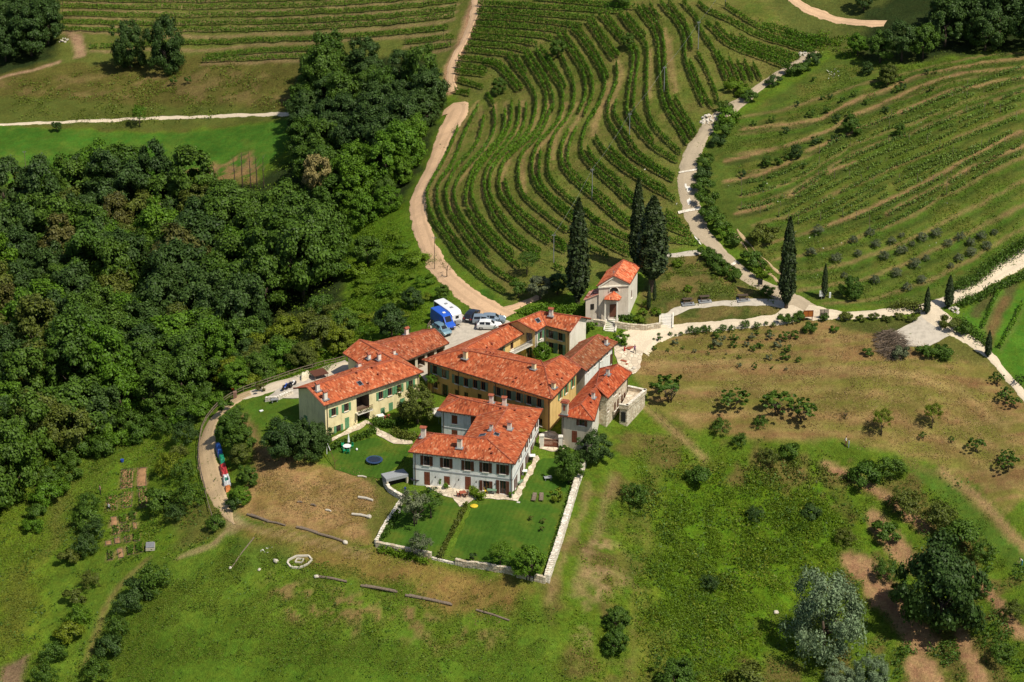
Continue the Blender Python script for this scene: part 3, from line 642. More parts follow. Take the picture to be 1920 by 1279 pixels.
def earth_mesh():
    # the core grid continued outwards as one sheet
    def ext(a):
        st = [8, 20, 45, 90, 180, 350, 700, 1300]
        return np.concatenate([a[0] - np.array(st[::-1]), a, a[-1] + np.array(st)])
    ex, ey = ext(gx), ext(gy); pad = 8
    nx, ny = len(ex), len(ey)
    xi = np.clip(np.arange(nx) - pad, 0, len(gx) - 1); yi = np.clip(np.arange(ny) - pad, 0, len(gy) - 1)
    EX, EY = np.meshgrid(ex, ey, indexing='ij')
    Z = GZ[np.ix_(xi, yi)].copy(); C = CC[np.ix_(xi, yi)]; Q = RR[np.ix_(xi, yi)]
    over = np.maximum(np.abs(EX - gx[xi][:, None]), np.abs(EY - gy[yi][None]))
    Z -= np.minimum(over * .08, 12) * (EY < 0); Z += np.minimum(over * .10, 40) * (EY > 100)
    co = np.stack([EX, EY, Z], -1).reshape(-1, 3).astype(np.float32)
    a = np.arange(nx * ny).reshape(nx, ny)
    q = np.stack([a[:-1, :-1], a[1:, :-1], a[1:, 1:], a[:-1, 1:]], -1).reshape(-1, 4)
    me = bpy.data.meshes.new('ground')
    me.vertices.add(len(co)); me.loops.add(q.size); me.polygons.add(len(q))
    me.vertices.foreach_set('co', co.ravel()); me.loops.foreach_set('vertex_index', q.ravel().astype(np.int32))
    me.polygons.foreach_set('loop_start', np.arange(0, q.size, 4, dtype=np.int32)); me.polygons.foreach_set('loop_total', np.full(len(q), 4, np.int32))
    me.polygons.foreach_set('use_smooth', np.ones(len(q), bool))
    for nm, v in (('zone', C), ('rough', np.repeat(Q[..., None], 3, -1))):
        at_ = me.color_attributes.new(nm, 'FLOAT_COLOR', 'POINT')
        at_.data.foreach_set('color', np.concatenate([v.reshape(-1, 3), np.ones((nx * ny, 1))], 1).astype(np.float32).ravel())
    me.materials.append(M['ground']); me.update(); me.validate()
    tag(link('ground', me), None, None, kind='structure')

def resample(p, step):
    p = np.asarray(p, float); d = np.concatenate([[0], np.cumsum(np.hypot(*np.diff(p[:, :2], axis=0).T))])
    n = max(2, int(d[-1] / step) + 1); t = np.linspace(0, d[-1], n)
    return np.stack([np.interp(t, d, p[:, k]) for k in range(p.shape[1])], 1)
def smooth(px, it=2):
    p = np.asarray(px, float)
    for _ in range(it):   # Chaikin corner cutting
        q = np.empty((2 * len(p), p.shape[1])); q[0::2] = p; q[1::2] = p
        a = .75 * p[:-1] + .25 * p[1:]; b = .25 * p[:-1] + .75 * p[1:]
        p = np.concatenate([p[:1], np.stack([a, b], 1).reshape(-1, p.shape[1]), p[-1:]])
    return p
def road(name, px, wd, mat, dz=.07, shoulder=None):
    """strip of road laid on the ground along its middle line"""
    p = resample(gs(smooth(px))[:, :2], .8)
    wd = np.interp(np.linspace(0, 1, len(p)), np.linspace(0, 1, len(wd)), wd) if hasattr(wd, '__len__') else np.full(len(p), wd)
    t = np.gradient(p, axis=0); t /= np.linalg.norm(t, axis=1, keepdims=True); nrm = np.stack([t[:, 1], -t[:, 0]], 1)
    s = np.arange(len(p)) * .8
    el = (fbm(s / 2.5, s * 0 + 3, 5, 3) - .5) * .9; er = (fbm(s / 2.5, s * 0 + 9, 6, 3) - .5) * .9
    rows = []
    K = 9
    for k in range(K):
        f = k / (K - 1) * 2 - 1
        off = f * wd / 2 + np.where(f < 0, el * abs(f), er * abs(f))
        x = p[:, 0] + nrm[:, 0] * off; y = p[:, 1] + nrm[:, 1] * off
        z = h(x, y) + dz + .05 * (1 - f * f) - (.12 if abs(f) == 1 else 0)
        rows.append(np.stack([x, y, z], 1))
    v = np.stack(rows, 1); n = len(p); a = np.arange(n * K).reshape(n, K)
    q = np.stack([a[:-1, :-1], a[:-1, 1:], a[1:, 1:], a[1:, :-1]], -1).reshape(-1, 4)
    b = MB(); b.add(v.reshape(-1, 3), q.tolist())
    b.uv = [(k % K / (K - 1), k // K * .4) for f in q.tolist() for k in f]
    o = b.build(name, mat, smooth=True); tag(o, None, None, kind='structure')
    return o
def sheet(name, px, mat, dz=.05, step=1.0, world=None, warp=.4):
    """ground covering laid over the terrain inside an outline"""
    wp = np.asarray(world, float) if world is not None else gs(px)[:, :2]
    wp = resample(np.vstack([wp, wp[:1]]), step)[:-1]
    x0, y0 = wp.min(0); x1, y1 = wp.max(0)
    ax, ay = np.meshgrid(np.arange(x0, x1, step), np.arange(y0, y1, step)); ax = ax.ravel(); ay = ay.ravel()
    k = inside(wp, ax, ay) > step * .45
    wp = wp + (R.rand(*wp.shape) - .5) * warp
    pts = [Vector(q) for q in wp] + [Vector((a, b)) for a, b in zip(ax[k], ay[k])]
    n = len(wp)
    v, e, f, _, _, _ = delaunay_2d_cdt(pts, [(i, (i + 1) % n) for i in range(n)], [], 1, 1e-4)
    vv = np.array([(q.x, q.y) for q in v]); z = h(vv[:, 0], vv[:, 1]) + dz
    b = MB(); b.add(np.column_stack([vv, z]), [list(t) for t in f])
    o = b.build(name, mat, smooth=True)
    return tag(o, None, None, kind='structure')

def setting():
    road('dirt_track', [(893,-30),(890,30),(872,75),(848,115),(843,150),(850,172)], 2.0, M['gravel_pink'])
    road('dirt_road', [(838,215),(853,196),(862,205),(848,230),(828,270),(812,315),(790,350),(781,388),(790,430),(808,480),(835,520),(875,550),(910,575),(948,597)], [3.0,5.5,4.5,3.4,3.4,3.4,3.4,3.4,3.4,3.6,3.8,4,4.4,5], M['gravel_pink'], .08)
    road('side_track', [(930,583),(970,575),(1010,556)], 2.0, M['gravel_pink'], .05)
    sheet('parking_yard', [(800,632),(812,600),(842,578),(868,590),(880,605),(905,608),(940,597),(960,604),(925,622),(860,650),(845,660),(830,700),(800,720),(780,690),(760,690)], M['gravel'], .06)
    sheet('parking_yard', [(648,676),(664,690),(640,720),(575,745),(545,748),(500,748),(530,725),(580,700)], M['gravel'], .10)
    road('lane', [(655,683),(600,698),(545,715),(490,733),(445,748)], [5.0,5.0,5.0,4.0,2.8], M['gravel_white'])
    road('lane', [(470,738),(445,748),(410,775),(388,808),(386,845),(393,885),(408,930),(428,970),(440,984)], [2.8,2.6,2.8,3.2,3.4,3.3,2.8,2.0,.5], M['gravel_tan'], .09)
    road('hill_road', [(1530,97),(1470,132),(1430,160),(1385,195),(1335,225),(1320,250),(1300,280),(1288,320),(1289,355),(1297,395),(1312,435),(1345,470),(1385,505),(1420,530),(1470,555),(1510,583),(1545,592)], [2.2,2.2,2.2,2.2,3.4,3.4,3.2,3.6,3.8,4,4,3.4,3,3,3.4,4.6,4.2], M['concrete'])
    road('white_road', [(1500,580),(1470,598),(1400,607),(1320,613),(1250,622),(1205,632),(1185,650)], [5,3.4,2.6,2.6,2.8,4.4,7.0], M['gravel_white'], .09)
    road('white_road', [(1510,583),(1570,594),(1630,591),(1690,584),(1735,576),(1790,562),(1850,523),(1925,480),(2010,440)], [4.6,2.8,2.4,2.4,2.8,3.8,3.8,3.8,3.8], M['gravel_white'], .13)
    road('white_road', [(1745,580),(1765,605),(1800,628),(1850,660),(1885,700),(1915,735),(1960,800)], [4.5,5,2.6,1.6,1.5,1.5,1.5], M['gravel_white'], .10)
    sheet('turning_place', [(1730,590),(1765,580),(1790,610),(1780,630),(1740,650),(1690,650),(1665,628),(1700,612)], M['gravel'], .06)
    road('chapel_path', [(1320,473),(1290,476),(1250,479),(1225,484)], 1.6, M['gravel'], .06)
    road('picnic_path', [(1248,592),(1275,578),(1330,570),(1400,567),(1450,565),(1478,572)], [1.2,1.6,1.5,1.6,2.4,2.6], M['gravel'], .06)
    for q in ([(1272,324),(1311,316),(1312,319),(1273,327)], [(1271,398),(1313,389),(1314,394),(1272,403)], [(1370,497),(1380,490),(1383,494),(1374,501)]): sheet('drain_channel', q, M['stone_white'], .2, .4, None, .05)
    for q in ([(1283,346),(1287,346),(1289,352),(1294,350),(1297,356),(1292,363),(1288,360)], [(1289,376),(1294,371),(1295,380),(1292,387),(1288,383)], [(1300,440),(1310,452),(1316,462),(1309,456)]): sheet('cement_patch', q, M['frame_white'], .17, .5, None, .2)
    road('top_road', [(1460,-30),(1495,8),(1540,30),(1600,43),(1660,44)], 2.6, M['gravel_pink'], .08)
    road('field_path', [(-60,236),(100,230),(300,222),(470,216),(575,213)], 1.3, M['gravel_white'], .10)
    road('field_path', [(1375,432),(1400,470),(1425,495),(1460,530)], .45, M['gravel_tan'], .03)
    road('field_path', [(1383,430),(1410,466),(1435,488),(1470,520)], .45, M['gravel_tan'], .03)
    sheet('courtyard_paving', [(1150,650),(1185,628),(1212,640),(1208,655),(1200,690),(1188,705),(1175,694),(1160,690)], M['paving'], .12)
    sheet('garden_paving', crop(700, 720, 4.567, [(390,850),(470,895),(590,960),(680,975),(745,1060),(790,1050),(850,1000),(960,985),(1235,1008),(1420,640),(1390,600),(1220,930),(1150,950),(900,900),(520,870)]), M['paving'], .09)
    sheet('garden_paving', crop(540, 690, 6.732, [(545,890),(560,930),(880,790),(1000,700),(1080,740),(1110,840),(1310,950),(1560,980),(1570,930),(1330,880),(1180,800),(1090,730),(980,660)]), M['paving'], .09)
    sheet('gate_paving', crop(780, 560, 4.364, [(1000,1110),(1020,1240),(1180,1260),(1290,1190),(1200,1170),(1130,1080)]), M['paving'], .09)
    sheet('lawn', crop(700, 720, 4.567, [(745,1279),(640,1480),(1430,1640),(1700,830),(1790,640),(1430,640),(1235,1012),(960,992),(860,1030)]), M['lawn'], .06)
    sheet('lawn', crop(700, 720, 4.567, [(350,1010),(250,1050),(30,1370),(480,1470),(560,1480),(720,1230),(780,1070),(740,1060),(680,985),(590,965)]), M['lawn'], .06)
    sheet('lawn', crop(540, 690, 6.732, [(500,1090),(700,960),(1100,880),(1300,965),(1530,990),(1530,1090),(1300,1300),(1200,1400),(950,1380),(560,1270)]), M['lawn'], .06)
    sheet('lawn', crop(540, 690, 6.732, [(1160,720),(1440,620),(1480,700),(1300,760)]), M['lawn'], .08)
# ------------------------------------------------------------------ buildings
def tri_hit(o, d, tris):
    best = None
    for a, b, c in tris:
        e1, e2 = b - a, c - a; p = np.cross(d, e2); det = e1 @ p
        if abs(det) < 1e-9: continue
        t_ = o - a; u = (t_ @ p) / det
        if u < -1e-6 or u > 1 + 1e-6: continue
        q = np.cross(t_, e1); v = (d @ q) / det
        if v < -1e-6 or u + v > 1 + 1e-6: continue
        t = (e2 @ q) / det
        if t > 0 and (best is None or t < best): best = t
    return best
def inset(poly, d):
    n = len(poly); out = []
    for i in range(n):
        p, q, r = poly[i - 1], poly[i], poly[(i + 1) % n]
        d1 = (q - p) / np.linalg.norm(q - p); d2 = (r - q) / np.linalg.norm(r - q)
        n1 = np.array([-d1[1], d1[0]]); n2 = np.array([-d2[1], d2[0]])
        a, b = p + n1 * d, q + n2 * d
        cr = d1[0] * d2[1] - d1[1] * d2[0]
        if abs(cr) < .08: out.append(q + n1 * d); continue
        t = ((b - a)[0] * d2[1] - (b - a)[1] * d2[0]) / cr
        out.append(a + d1 * t)
    return np.array(out)
class House:
    """one building: roof planes from named points, walls on the inset outline with cut openings"""
    def __init__(s, name, label, pts, faces, outline, zb, roofmat='tile', wall='cream', over=.55, thick=.16, group=None):
        s.P = {k: (at(*v) if len(v) == 3 and not isinstance(v, np.ndarray) else np.array(v)) for k, v in pts.items()}
        c = np.mean([s.P[k] for k in outline], 0)
        s.root = thing(name, label, 'chapel' if 'chapel' in name else 'house', (c[0], c[1], zb), group=group)
        s.zb = zb; s.wallmat = wall; s.thick = thick; s.over = over
        s.tris = []
        for f in faces:
            q = [s.P[k] for k in f]
            for i in range(1, len(q) - 1): s.tris.append((q[0], q[i], q[i + 1]))
        # roof slab with tile coordinates
        b = MB(); uv = []; edges = {}
        for f in faces:
            q = [s.P[k] for k in f]
            n = np.zeros(3)
            for i in range(1, len(q) - 1): n += np.cross(q[i] - q[0], q[i + 1] - q[0])
            if n[2] < 0: q = q[::-1]; f = list(f)[::-1]; n = -n
            n /= np.linalg.norm(n)
            dn = np.array([0, 0, -1.0]) + n * n[2]; dn /= np.linalg.norm(dn) + 1e-9; ac = np.cross(n, dn)
            o0 = rnd.random() * 50
            dz = np.array([0, 0, -thick])
            for k in range(1, len(q) - 1):   # same diagonals above and below
                tr = (q[0], q[k], q[k + 1])
                b.add(tr, [(0, 1, 2)], 0); uv += [(p @ ac + o0, p @ dn + o0) for p in tr]
                b.add([p + dz for p in tr][::-1], [(0, 1, 2)], 1); uv += [(0, 0)] * 3
            for i in range(len(f)):
                e = (f[i], f[(i + 1) % len(f)]); edges.setdefault(frozenset(e), []).append(e)
        s.border = [v[0] for v in edges.values() if len(v) == 1]
        s.inner = [v[0] for v in edges.values() if len(v) == 2]
        for a_, b_ in s.border:
            a, c2 = s.P[a_], s.P[b_]; dz = np.array([0, 0, -thick])
            b.add([a, a + dz, c2 + dz, c2], [[0, 1, 2, 3]], 1); uv += [(0, 0)] * 4
        b.uv = uv
        s.roof = b.build('roof', [M[roofmat], M['wood']], s.root)
        cap = MB(); cut = 0
        for a_, b_ in s.inner + [e for e in s.border if abs(s.P[e[0]][2] - s.P[e[1]][2]) > .3]:
            a, c2 = s.P[a_], s.P[b_]; nn = max(2, int(np.linalg.norm(c2 - a) / .42))
            for i in range(nn):   # overlapping half-round tiles
                p0 = a + (c2 - a) * i / nn; p1 = a + (c2 - a) * (i + 1.06) / nn
                cap.tube([p0 + [0, 0, .03], p1 + [0, 0, .0]], [.13, .105], 5, 0, True)
        if cap.v: tag(cap.build('ridge_cap', M['ridge'], s.roof), None, None, kind='stuff')
        gt = MB(); dp = 0
        for a_, b_ in s.border:
            a, c2 = s.P[a_], s.P[b_]
            if abs(a[2] - c2[2]) < .25: gt.tube([a + [0, 0, -.12], c2 + [0, 0, -.12]], .075, 6)
        if gt.v: gt.build('gutter', M['gutter'], s.root)
        # rafter ends
        rf = MB()
        for a_, b_ in s.border:
            a, c2 = s.P[a_], s.P[b_]
            if abs(a[2] - c2[2]) < .25:
                L_ = np.linalg.norm(c2 - a); t = (c2 - a) / L_; nn = np.array([-t[1], t[0], 0])
                for k in range(1, int(L_ / .75)):
                    p = a + t * k * .75
                    rf.bar(p + [0, 0, -.26], p + nn * (over + .1) + [0, 0, -.26 + .3 * over], .1, .14)
        if rf.v: tag(rf.build('rafter_end', M['wood'], s.root), None, None, kind='stuff')
        s.foot = inset(np.array([s.P[k][:2] for k in outline]), over)
        s.op = {i: [] for i in range(len(outline))}; s.win = []; s.mats = {}
    def roofz(s, x, y):
        t = tri_hit(np.array([x, y, -50.0]), np.array([0, 0, 1.0]), s.tris)
        return None if t is None else t - 50
    def edge(s, i):
        a, b = s.foot[i], s.foot[(i + 1) % len(s.foot)]
        L_ = np.linalg.norm(b - a); t = (b - a) / L_
        return a, t, np.array([t[1], -t[0]]), L_
    def on_wall(s, i, px, py):
        a, t, n, L_ = s.edge(i); d = rays((px, py))[0]
        k = ((a - CAM[:2]) @ n) / (d[:2] @ n); p = CAM + d * k
        return (p[:2] - a) @ t, p[2], L_
    def window(s, i, px, py, wd, ht, kind='open', mat='green', sw=.5, world=None):
        u, z, L_ = s.on_wall(i, px, py) if world is None else (*world, s.edge(i)[3])
        if u - wd / 2 < .12 or u + wd / 2 > L_ - .12: u = min(max(u, wd / 2 + .15), L_ - wd / 2 - .15)
        if 'door' in kind and z - ht / 2 < s.zb + .1: z = s.zb + .1 + ht / 2
        for (u0, u1, z0, z1, _) in s.op[i]:
            if u - wd / 2 < u1 + .02 and u + wd / 2 > u0 - .02 and z - ht / 2 < z1 and z + ht / 2 > z0: return
        s.op[i].append((u - wd / 2, u + wd / 2, z - ht / 2, z + ht / 2, 2.6 if kind == 'loggia' else .16))
        s.win.append((i, u, z, wd, ht, kind, mat, sw))
    def finish(s, mats=None, grey=None, bands=(), pipes=()):
        mats = mats or {}
        W = {}
        for i in range(len(s.foot)):
            a, t, n, L_ = s.edge(i); b = W.setdefault(i, MB()); lg = MB()
            us = np.linspace(0, L_, max(3, int(L_ / .8)) + 1); tops = []
            for u in us:
                uu = min(max(u, .03), L_ - .03); q = a + t * uu - n * .02; z = s.roofz(*q)
                tops.append(z - s.thick * .6 if z is not None else None)
            ok = [z for z in tops if z is not None]
            if not ok: ok = [s.zb + 5]
            tops = [z if z is not None else min(ok) for z in tops]
            flat = min(tops) - .02
            zs = sorted({s.zb - 2.5, flat} | {v for o in s.op[i] for v in (o[2], min(o[3], flat))})
            uc = sorted({0.0, L_} | {v for o in s.op[i] for v in o[:2]})
            P3 = lambda u, z, d=0.0: (*(a + t * u + n * d), z)
            for u0, u1 in zip(uc[:-1], uc[1:]):
                for z0, z1 in zip(zs[:-1], zs[1:]):
                    um, zm = (u0 + u1) / 2, (z0 + z1) / 2
                    if any(o[0] < um < o[1] and o[2] < zm < o[3] for o in s.op[i]): continue
                    b.add([P3(u0, z0), P3(u1, z0), P3(u1, z1), P3(u0, z1)], [[0, 1, 2, 3]])
            for u0, u1, z0, z1 in zip(us[:-1], us[1:], tops[:-1], tops[1:]):
                b.add([P3(u0, flat), P3(u1, flat), P3(u1, z1), P3(u0, z0)], [[0, 1, 2, 3]])
            for u0, u1, z0, z1, d in s.op[i]:
                for q in ([(u0, z0), (u1, z0)], [(u1, z0), (u1, z1)], [(u1, z1), (u0, z1)], [(u0, z1), (u0, z0)]):
                    (ua, za), (ub, zb_) = q
                    (lg if d > 1 else b).add([P3(ua, za), P3(ub, zb_), P3(ub, zb_, -d), P3(ua, za, -d)], [[0, 1, 2, 3]])
                if d > 1: lg.add([P3(u0, z0, -d), P3(u1, z0, -d), P3(u1, z1, -d), P3(u0, z1, -d)], [[0, 1, 2, 3]])
            if lg.v: tag(lg.build('loggia_interior', M['loggia'], s.root), None, None)
        for i, b in W.items():
            b.build('wall', M[mats.get(i, s.wallmat)], s.root)
        for (i, u, z, wd, ht, kind, mat, sw) in s.win:
            a, t, n, L_ = s.edge(i); t3 = np.array([*t, 0]); n3 = np.array([*n, 0]); rz = math.atan2(t[1], t[0])
            c = np.array([*(a + t * u), z])
            if kind == 'loggia': continue
            door = 'door' in kind
            fr = MB(); q = .07
            for dx, dz, ww, hh in ((0, ht / 2 - q / 2, wd - .012, q), (0, -ht / 2 + q / 2, wd - .012, q), (-wd / 2 + q / 2 + .004, 0, q, ht - 2 * q - .01), (wd / 2 - q / 2 - .004, 0, q, ht - 2 * q - .01), (0, 0, .05, ht - 2 * q - .01)):
                fr.box(c + t3 * dx - n3 * .1 + [0, 0, dz], (ww, .06, hh), rz, 0)
            if not door: fr.box(c + n3 * .05 + [0, 0, -ht / 2 - .05], (wd + .2, .16, .09), rz, 1)
            wo = fr.build('door' if door else 'window', [M['frame'], M['frame_white']], s.root)
            if kind in ('open', 'dark', 'glassdoor'):
                MB().box(c - n3 * .13, (wd - .02, .02, ht - .02), rz).build('pane', M['glass'], wo)
            if kind in ('open', 'glassdoor'):
                for sg in (-1, 1):
                    sh = MB(); cc = c + t3 * sg * (wd / 2 + sw / 2 + .03) + n3 * .05
                    sh.box(cc, (sw, .045, ht + .06), rz)
                    for k in range(int(ht / .22)): sh.box(cc + n3 * .03 + [0, 0, -ht / 2 + .12 + k * .22], (sw - .12, .03, .09), rz)
                    sh.build('shutter', M[mat], wo)
            if kind in ('closed', 'door', 'closeddoor'):
                for sg in (-1, 1):
                    sh = MB(); cc = c + t3 * sg * (wd / 4) - n3 * .04
                    sh.box(cc, (wd / 2 - .015, .045, ht - .02), rz)
                    for k in range(3): sh.box(cc + n3 * .03 + [0, 0, -ht / 2 + ht * (k + .5) / 3], (wd / 2 - .14, .03, ht / 3 - .14), rz)
                    sh.build('shutter' if kind == 'closed' else 'door_leaf', M[mat], wo)
        for (i, z, hh, mt) in bands:
            a, t, n, L_ = s.edge(i)
            MB().box(np.array([*(a + t * L_ / 2 + n * .012), z]), (L_ - .02, .05, hh), math.atan2(t[1], t[0])).build('string_course', M[mt], s.root)
        for (i, u) in pipes:
            a, t, n, L_ = s.edge(i); u = u if u >= 0 else L_ + u; p = a + t * u + n * .09; zt = s.roofz(*(a + t * u)) or s.zb + 5
            MB().tube([np.array([*(p + n * .35), zt - .35]), np.array([*p, zt - .75]), np.array([*p, s.zb - .3])], .055, 6).build('downpipe', M['gutter'], s.root)
        return s
    def lamp(s, i, px, py):
        u, z, L_ = s.on_wall(i, px, py); a, t, n, _ = s.edge(i); p = np.array([*(a + t * u), z]); n3 = np.array([*n, 0])
        b = MB(); b.bar(p, p + n3 * .32 + [0, 0, .12], .04, .04); b.tube([p + n3 * .32 + [0, 0, .1], p + n3 * .32 + [0, 0, -.05], p + n3 * .32 + [0, 0, -.22]], [.03, .11, .07], 6); b.build('wall_lamp', M['black'], s.root)
    def roof_at(s, px, py):
        d = rays((px, py))[0]; t = tri_hit(CAM, d, s.tris)
        if t is None: return None
        p = CAM + d * t
        return p
    def rz_of(s):
        a, t, n, L_ = s.edge(0); return math.atan2(t[1], t[0])
    def chimney(s, px, py, ht=1.3, wd=.62, body='offwhite', rz=None, big=False):
        p = s.roof_at(px, py)
        if p is None: return
        rz = s.rz_of() if rz is None else rz
        b = MB()
        b.box(p + [0, 0, .02], (wd + .5, wd + .5, .12), rz, 1)
        b.box(p + [0, 0, ht / 2 - .3], (wd, wd * .8, ht + .6), rz, 0)
        zc = p[2] + ht
        for sx in (-1, 1):
            for sy in (-1, 1):
                c_, s_ = math.cos(rz), math.sin(rz); x, y = sx * wd * .38, sy * wd * .28
                b.box((p[0] + x * c_ - y * s_, p[1] + x * s_ + y * c_, zc + .12), (.12, .12, .3), rz, 0)
        # small pitched tile cap
        c_, s_ = math.cos(rz), math.sin(rz); hw, hd = wd * .72, wd * .62
        def q(x, y, z): return (p[0] + x * c_ - y * s_, p[1] + x * s_ + y * c_, zc + z)
        v = [q(-hw, -hd, .24), q(hw, -hd, .24), q(hw, hd, .24), q(-hw, hd, .24), q(-hw, 0, .48), q(hw, 0, .48), q(-hw, -hd, .17), q(hw, -hd, .17), q(hw, hd, .17), q(-hw, hd, .17)]
        b.add(v, [(0, 1, 5, 4), (2, 3, 4, 5), (1, 2, 5), (3, 0, 4), (0, 6, 7, 1), (1, 7, 8, 2), (2, 8, 9, 3), (3, 9, 6, 0), (9, 8, 7, 6)], 2)
        b.build('chimney', [M[body], M['flash'], M['ridge']], s.roof)
    def vent(s, px, py):
        p = s.roof_at(px, py)
        if p is None: return
        b = MB(); b.tube([p + [0, 0, -.1], p + [0, 0, .32]], [.14, .13], 7); b.tube([p + [0, 0, .38], p + [0, 0, .5]], [.22, .05], 7)
        b.tube([p + [0, 0, .3], p + [0, 0, .39]], [.06, .06], 5)
        b.build('vent', M['ridge'], s.roof)
    def skylight(s, px, py, w_=.8, l_=1.1):
        d = rays((px, py))[0]; best = None
        for tr in s.tris:
            t = tri_hit(CAM, d, [tr])
            if t and (best is None or t < best[0]): best = (t, tr)
        if not best: return
        p = CAM + d * best[0]; tr = best[1]; n = np.cross(tr[1] - tr[0], tr[2] - tr[0]); n /= np.linalg.norm(n); n *= np.sign(n[2])
        dn = np.array([0, 0, -1.0]) + n * n[2]; dn /= np.linalg.norm(dn); ac = np.cross(n, dn); b = MB()
        def fr(w2, l2, z0, z1, m):
            v = [p + ac * sx * w2 / 2 + dn * sy * l2 / 2 + n * z for z in (z0, z1) for sx, sy in ((-1, -1), (1, -1), (1, 1), (-1, 1))]
            b.add(v, [(3, 2, 1, 0), (4, 5, 6, 7), (0, 1, 5, 4), (1, 2, 6, 5), (2, 3, 7, 6), (3, 0, 4, 7)], m)
        fr(w_, l_, -.02, .09, 0); fr(w_ - .16, l_ - .16, .08, .1, 1)
        b.build('skylight', [M['flash'], M['glass']], s.roof)
def K(ox, oy, k): return lambda x, y, z=None: (ox + x / k, oy + y / k) if z is None else (ox + x / k, oy + y / k, z)
c1 = K(540, 560, 5.328); c2 = K(780, 560, 4.364); c3 = K(700, 720, 4.567); c4 = K(1020, 460, 7.99); c5 = K(540, 690, 6.732); c6 = K(980, 640, 6.396)
def mir(e, r, z):
    e = at(*e); r = at(*r); m = 2 * r - e; m[2] = z; return m

def white_house():
    ze, zr = 2.75, 4.15
    H = House('white_house', 'white two storey house with brown shutters above the walled garden', dict(
        a=(765.7,847,ze), b=(966,870,ze), c=(1018,767,ze), bl=(789.8,809.8,ze), r1=(815,813,zr), r2=(913.5,823,zr), i1=(870,819.5,ze), r3=(950.7,766,zr),
        d=(819.3,769.3,ze), p=(893.8,780,ze), dl=(842,738.6,ze), r4=(862,746.5,zr)),
        [('a','b','r2','r1'), ('bl','a','r1'), ('r1','r2','i1','bl'), ('b','c','r3','r2'), ('r2','r3','p','i1'), ('d','p','r3','r4'), ('dl','d','r4'), ('dl','r4','r3','c')],
        ['a','b','c','dl','d','p','i1','bl'], -3.1, 'tile', 'white')
    for x, y in ((456,657),(625,677),(808,699),(962,715),(1108,732)): H.window(0, *c3(x, y), .95, 1.6, 'open', 'brown', .48)
    H.window(0, *c3(460,825), .95, 2.3, 'door', 'red_brown'); H.window(0, *c3(630,830), .95, 1.6, 'closed', 'red_brown'); H.window(0, *c3(810,870), .95, 2.3, 'door', 'red_brown')
    H.window(0, *c3(965,872), 1.0, 1.7, 'open', 'brown', .5); H.window(0, *c3(1108,908), 1.0, 2.3, 'glassdoor', 'brown', .5)
    for x, y in ((1255,610),(1310,520),(1345,445),(1395,345)): H.window(1, *c3(x, y), .9, 1.5, 'open', 'brown', .45)
    for x, y in ((1217,865),(1267,755),(1312,675),(1356,580),(1396,490)): H.window(1, *c3(x, y), .9, 2.1, 'glassdoor', 'brown', .45)
    H.window(4, *c3(695,305), .95, 1.5, 'closed', 'red_brown'); H.window(4, *c3(858,312), .95, 1.5, 'closed', 'red_brown'); H.window(4, *c3(695,428), 1.0, 1.4, 'closed', 'red_brown')
    H.finish(bands=[(0, -.35, .22, 'grey'), (1, -.35, .22, 'grey'), (4, -.35, .2, 'grey')], pipes=[(0, .35), (0, -.15), (4, .35)])
    for x, y in ((535,788),(735,810),(885,828),(1045,848)): H.lamp(0, *c3(x, y))
    for x, y in ((430,455),(740,545)): H.chimney(*c3(x, y), 1.5, .7)
    H.chimney(*c3(1010,395), .9, .5); H.chimney(*c3(1165,388), 1.1, .62); H.chimney(*c3(1010,165), 1.25, .6); H.chimney(*c3(1122,185), 1.25, .6)
    for x, y in ((1005,560),(1020,600),(1097,215),(1217,232),(1342,285)): H.vent(*c3(x, y))
    H.skylight(*c3(935,438)); H.skylight(*c3(1055,432), .9, .9)
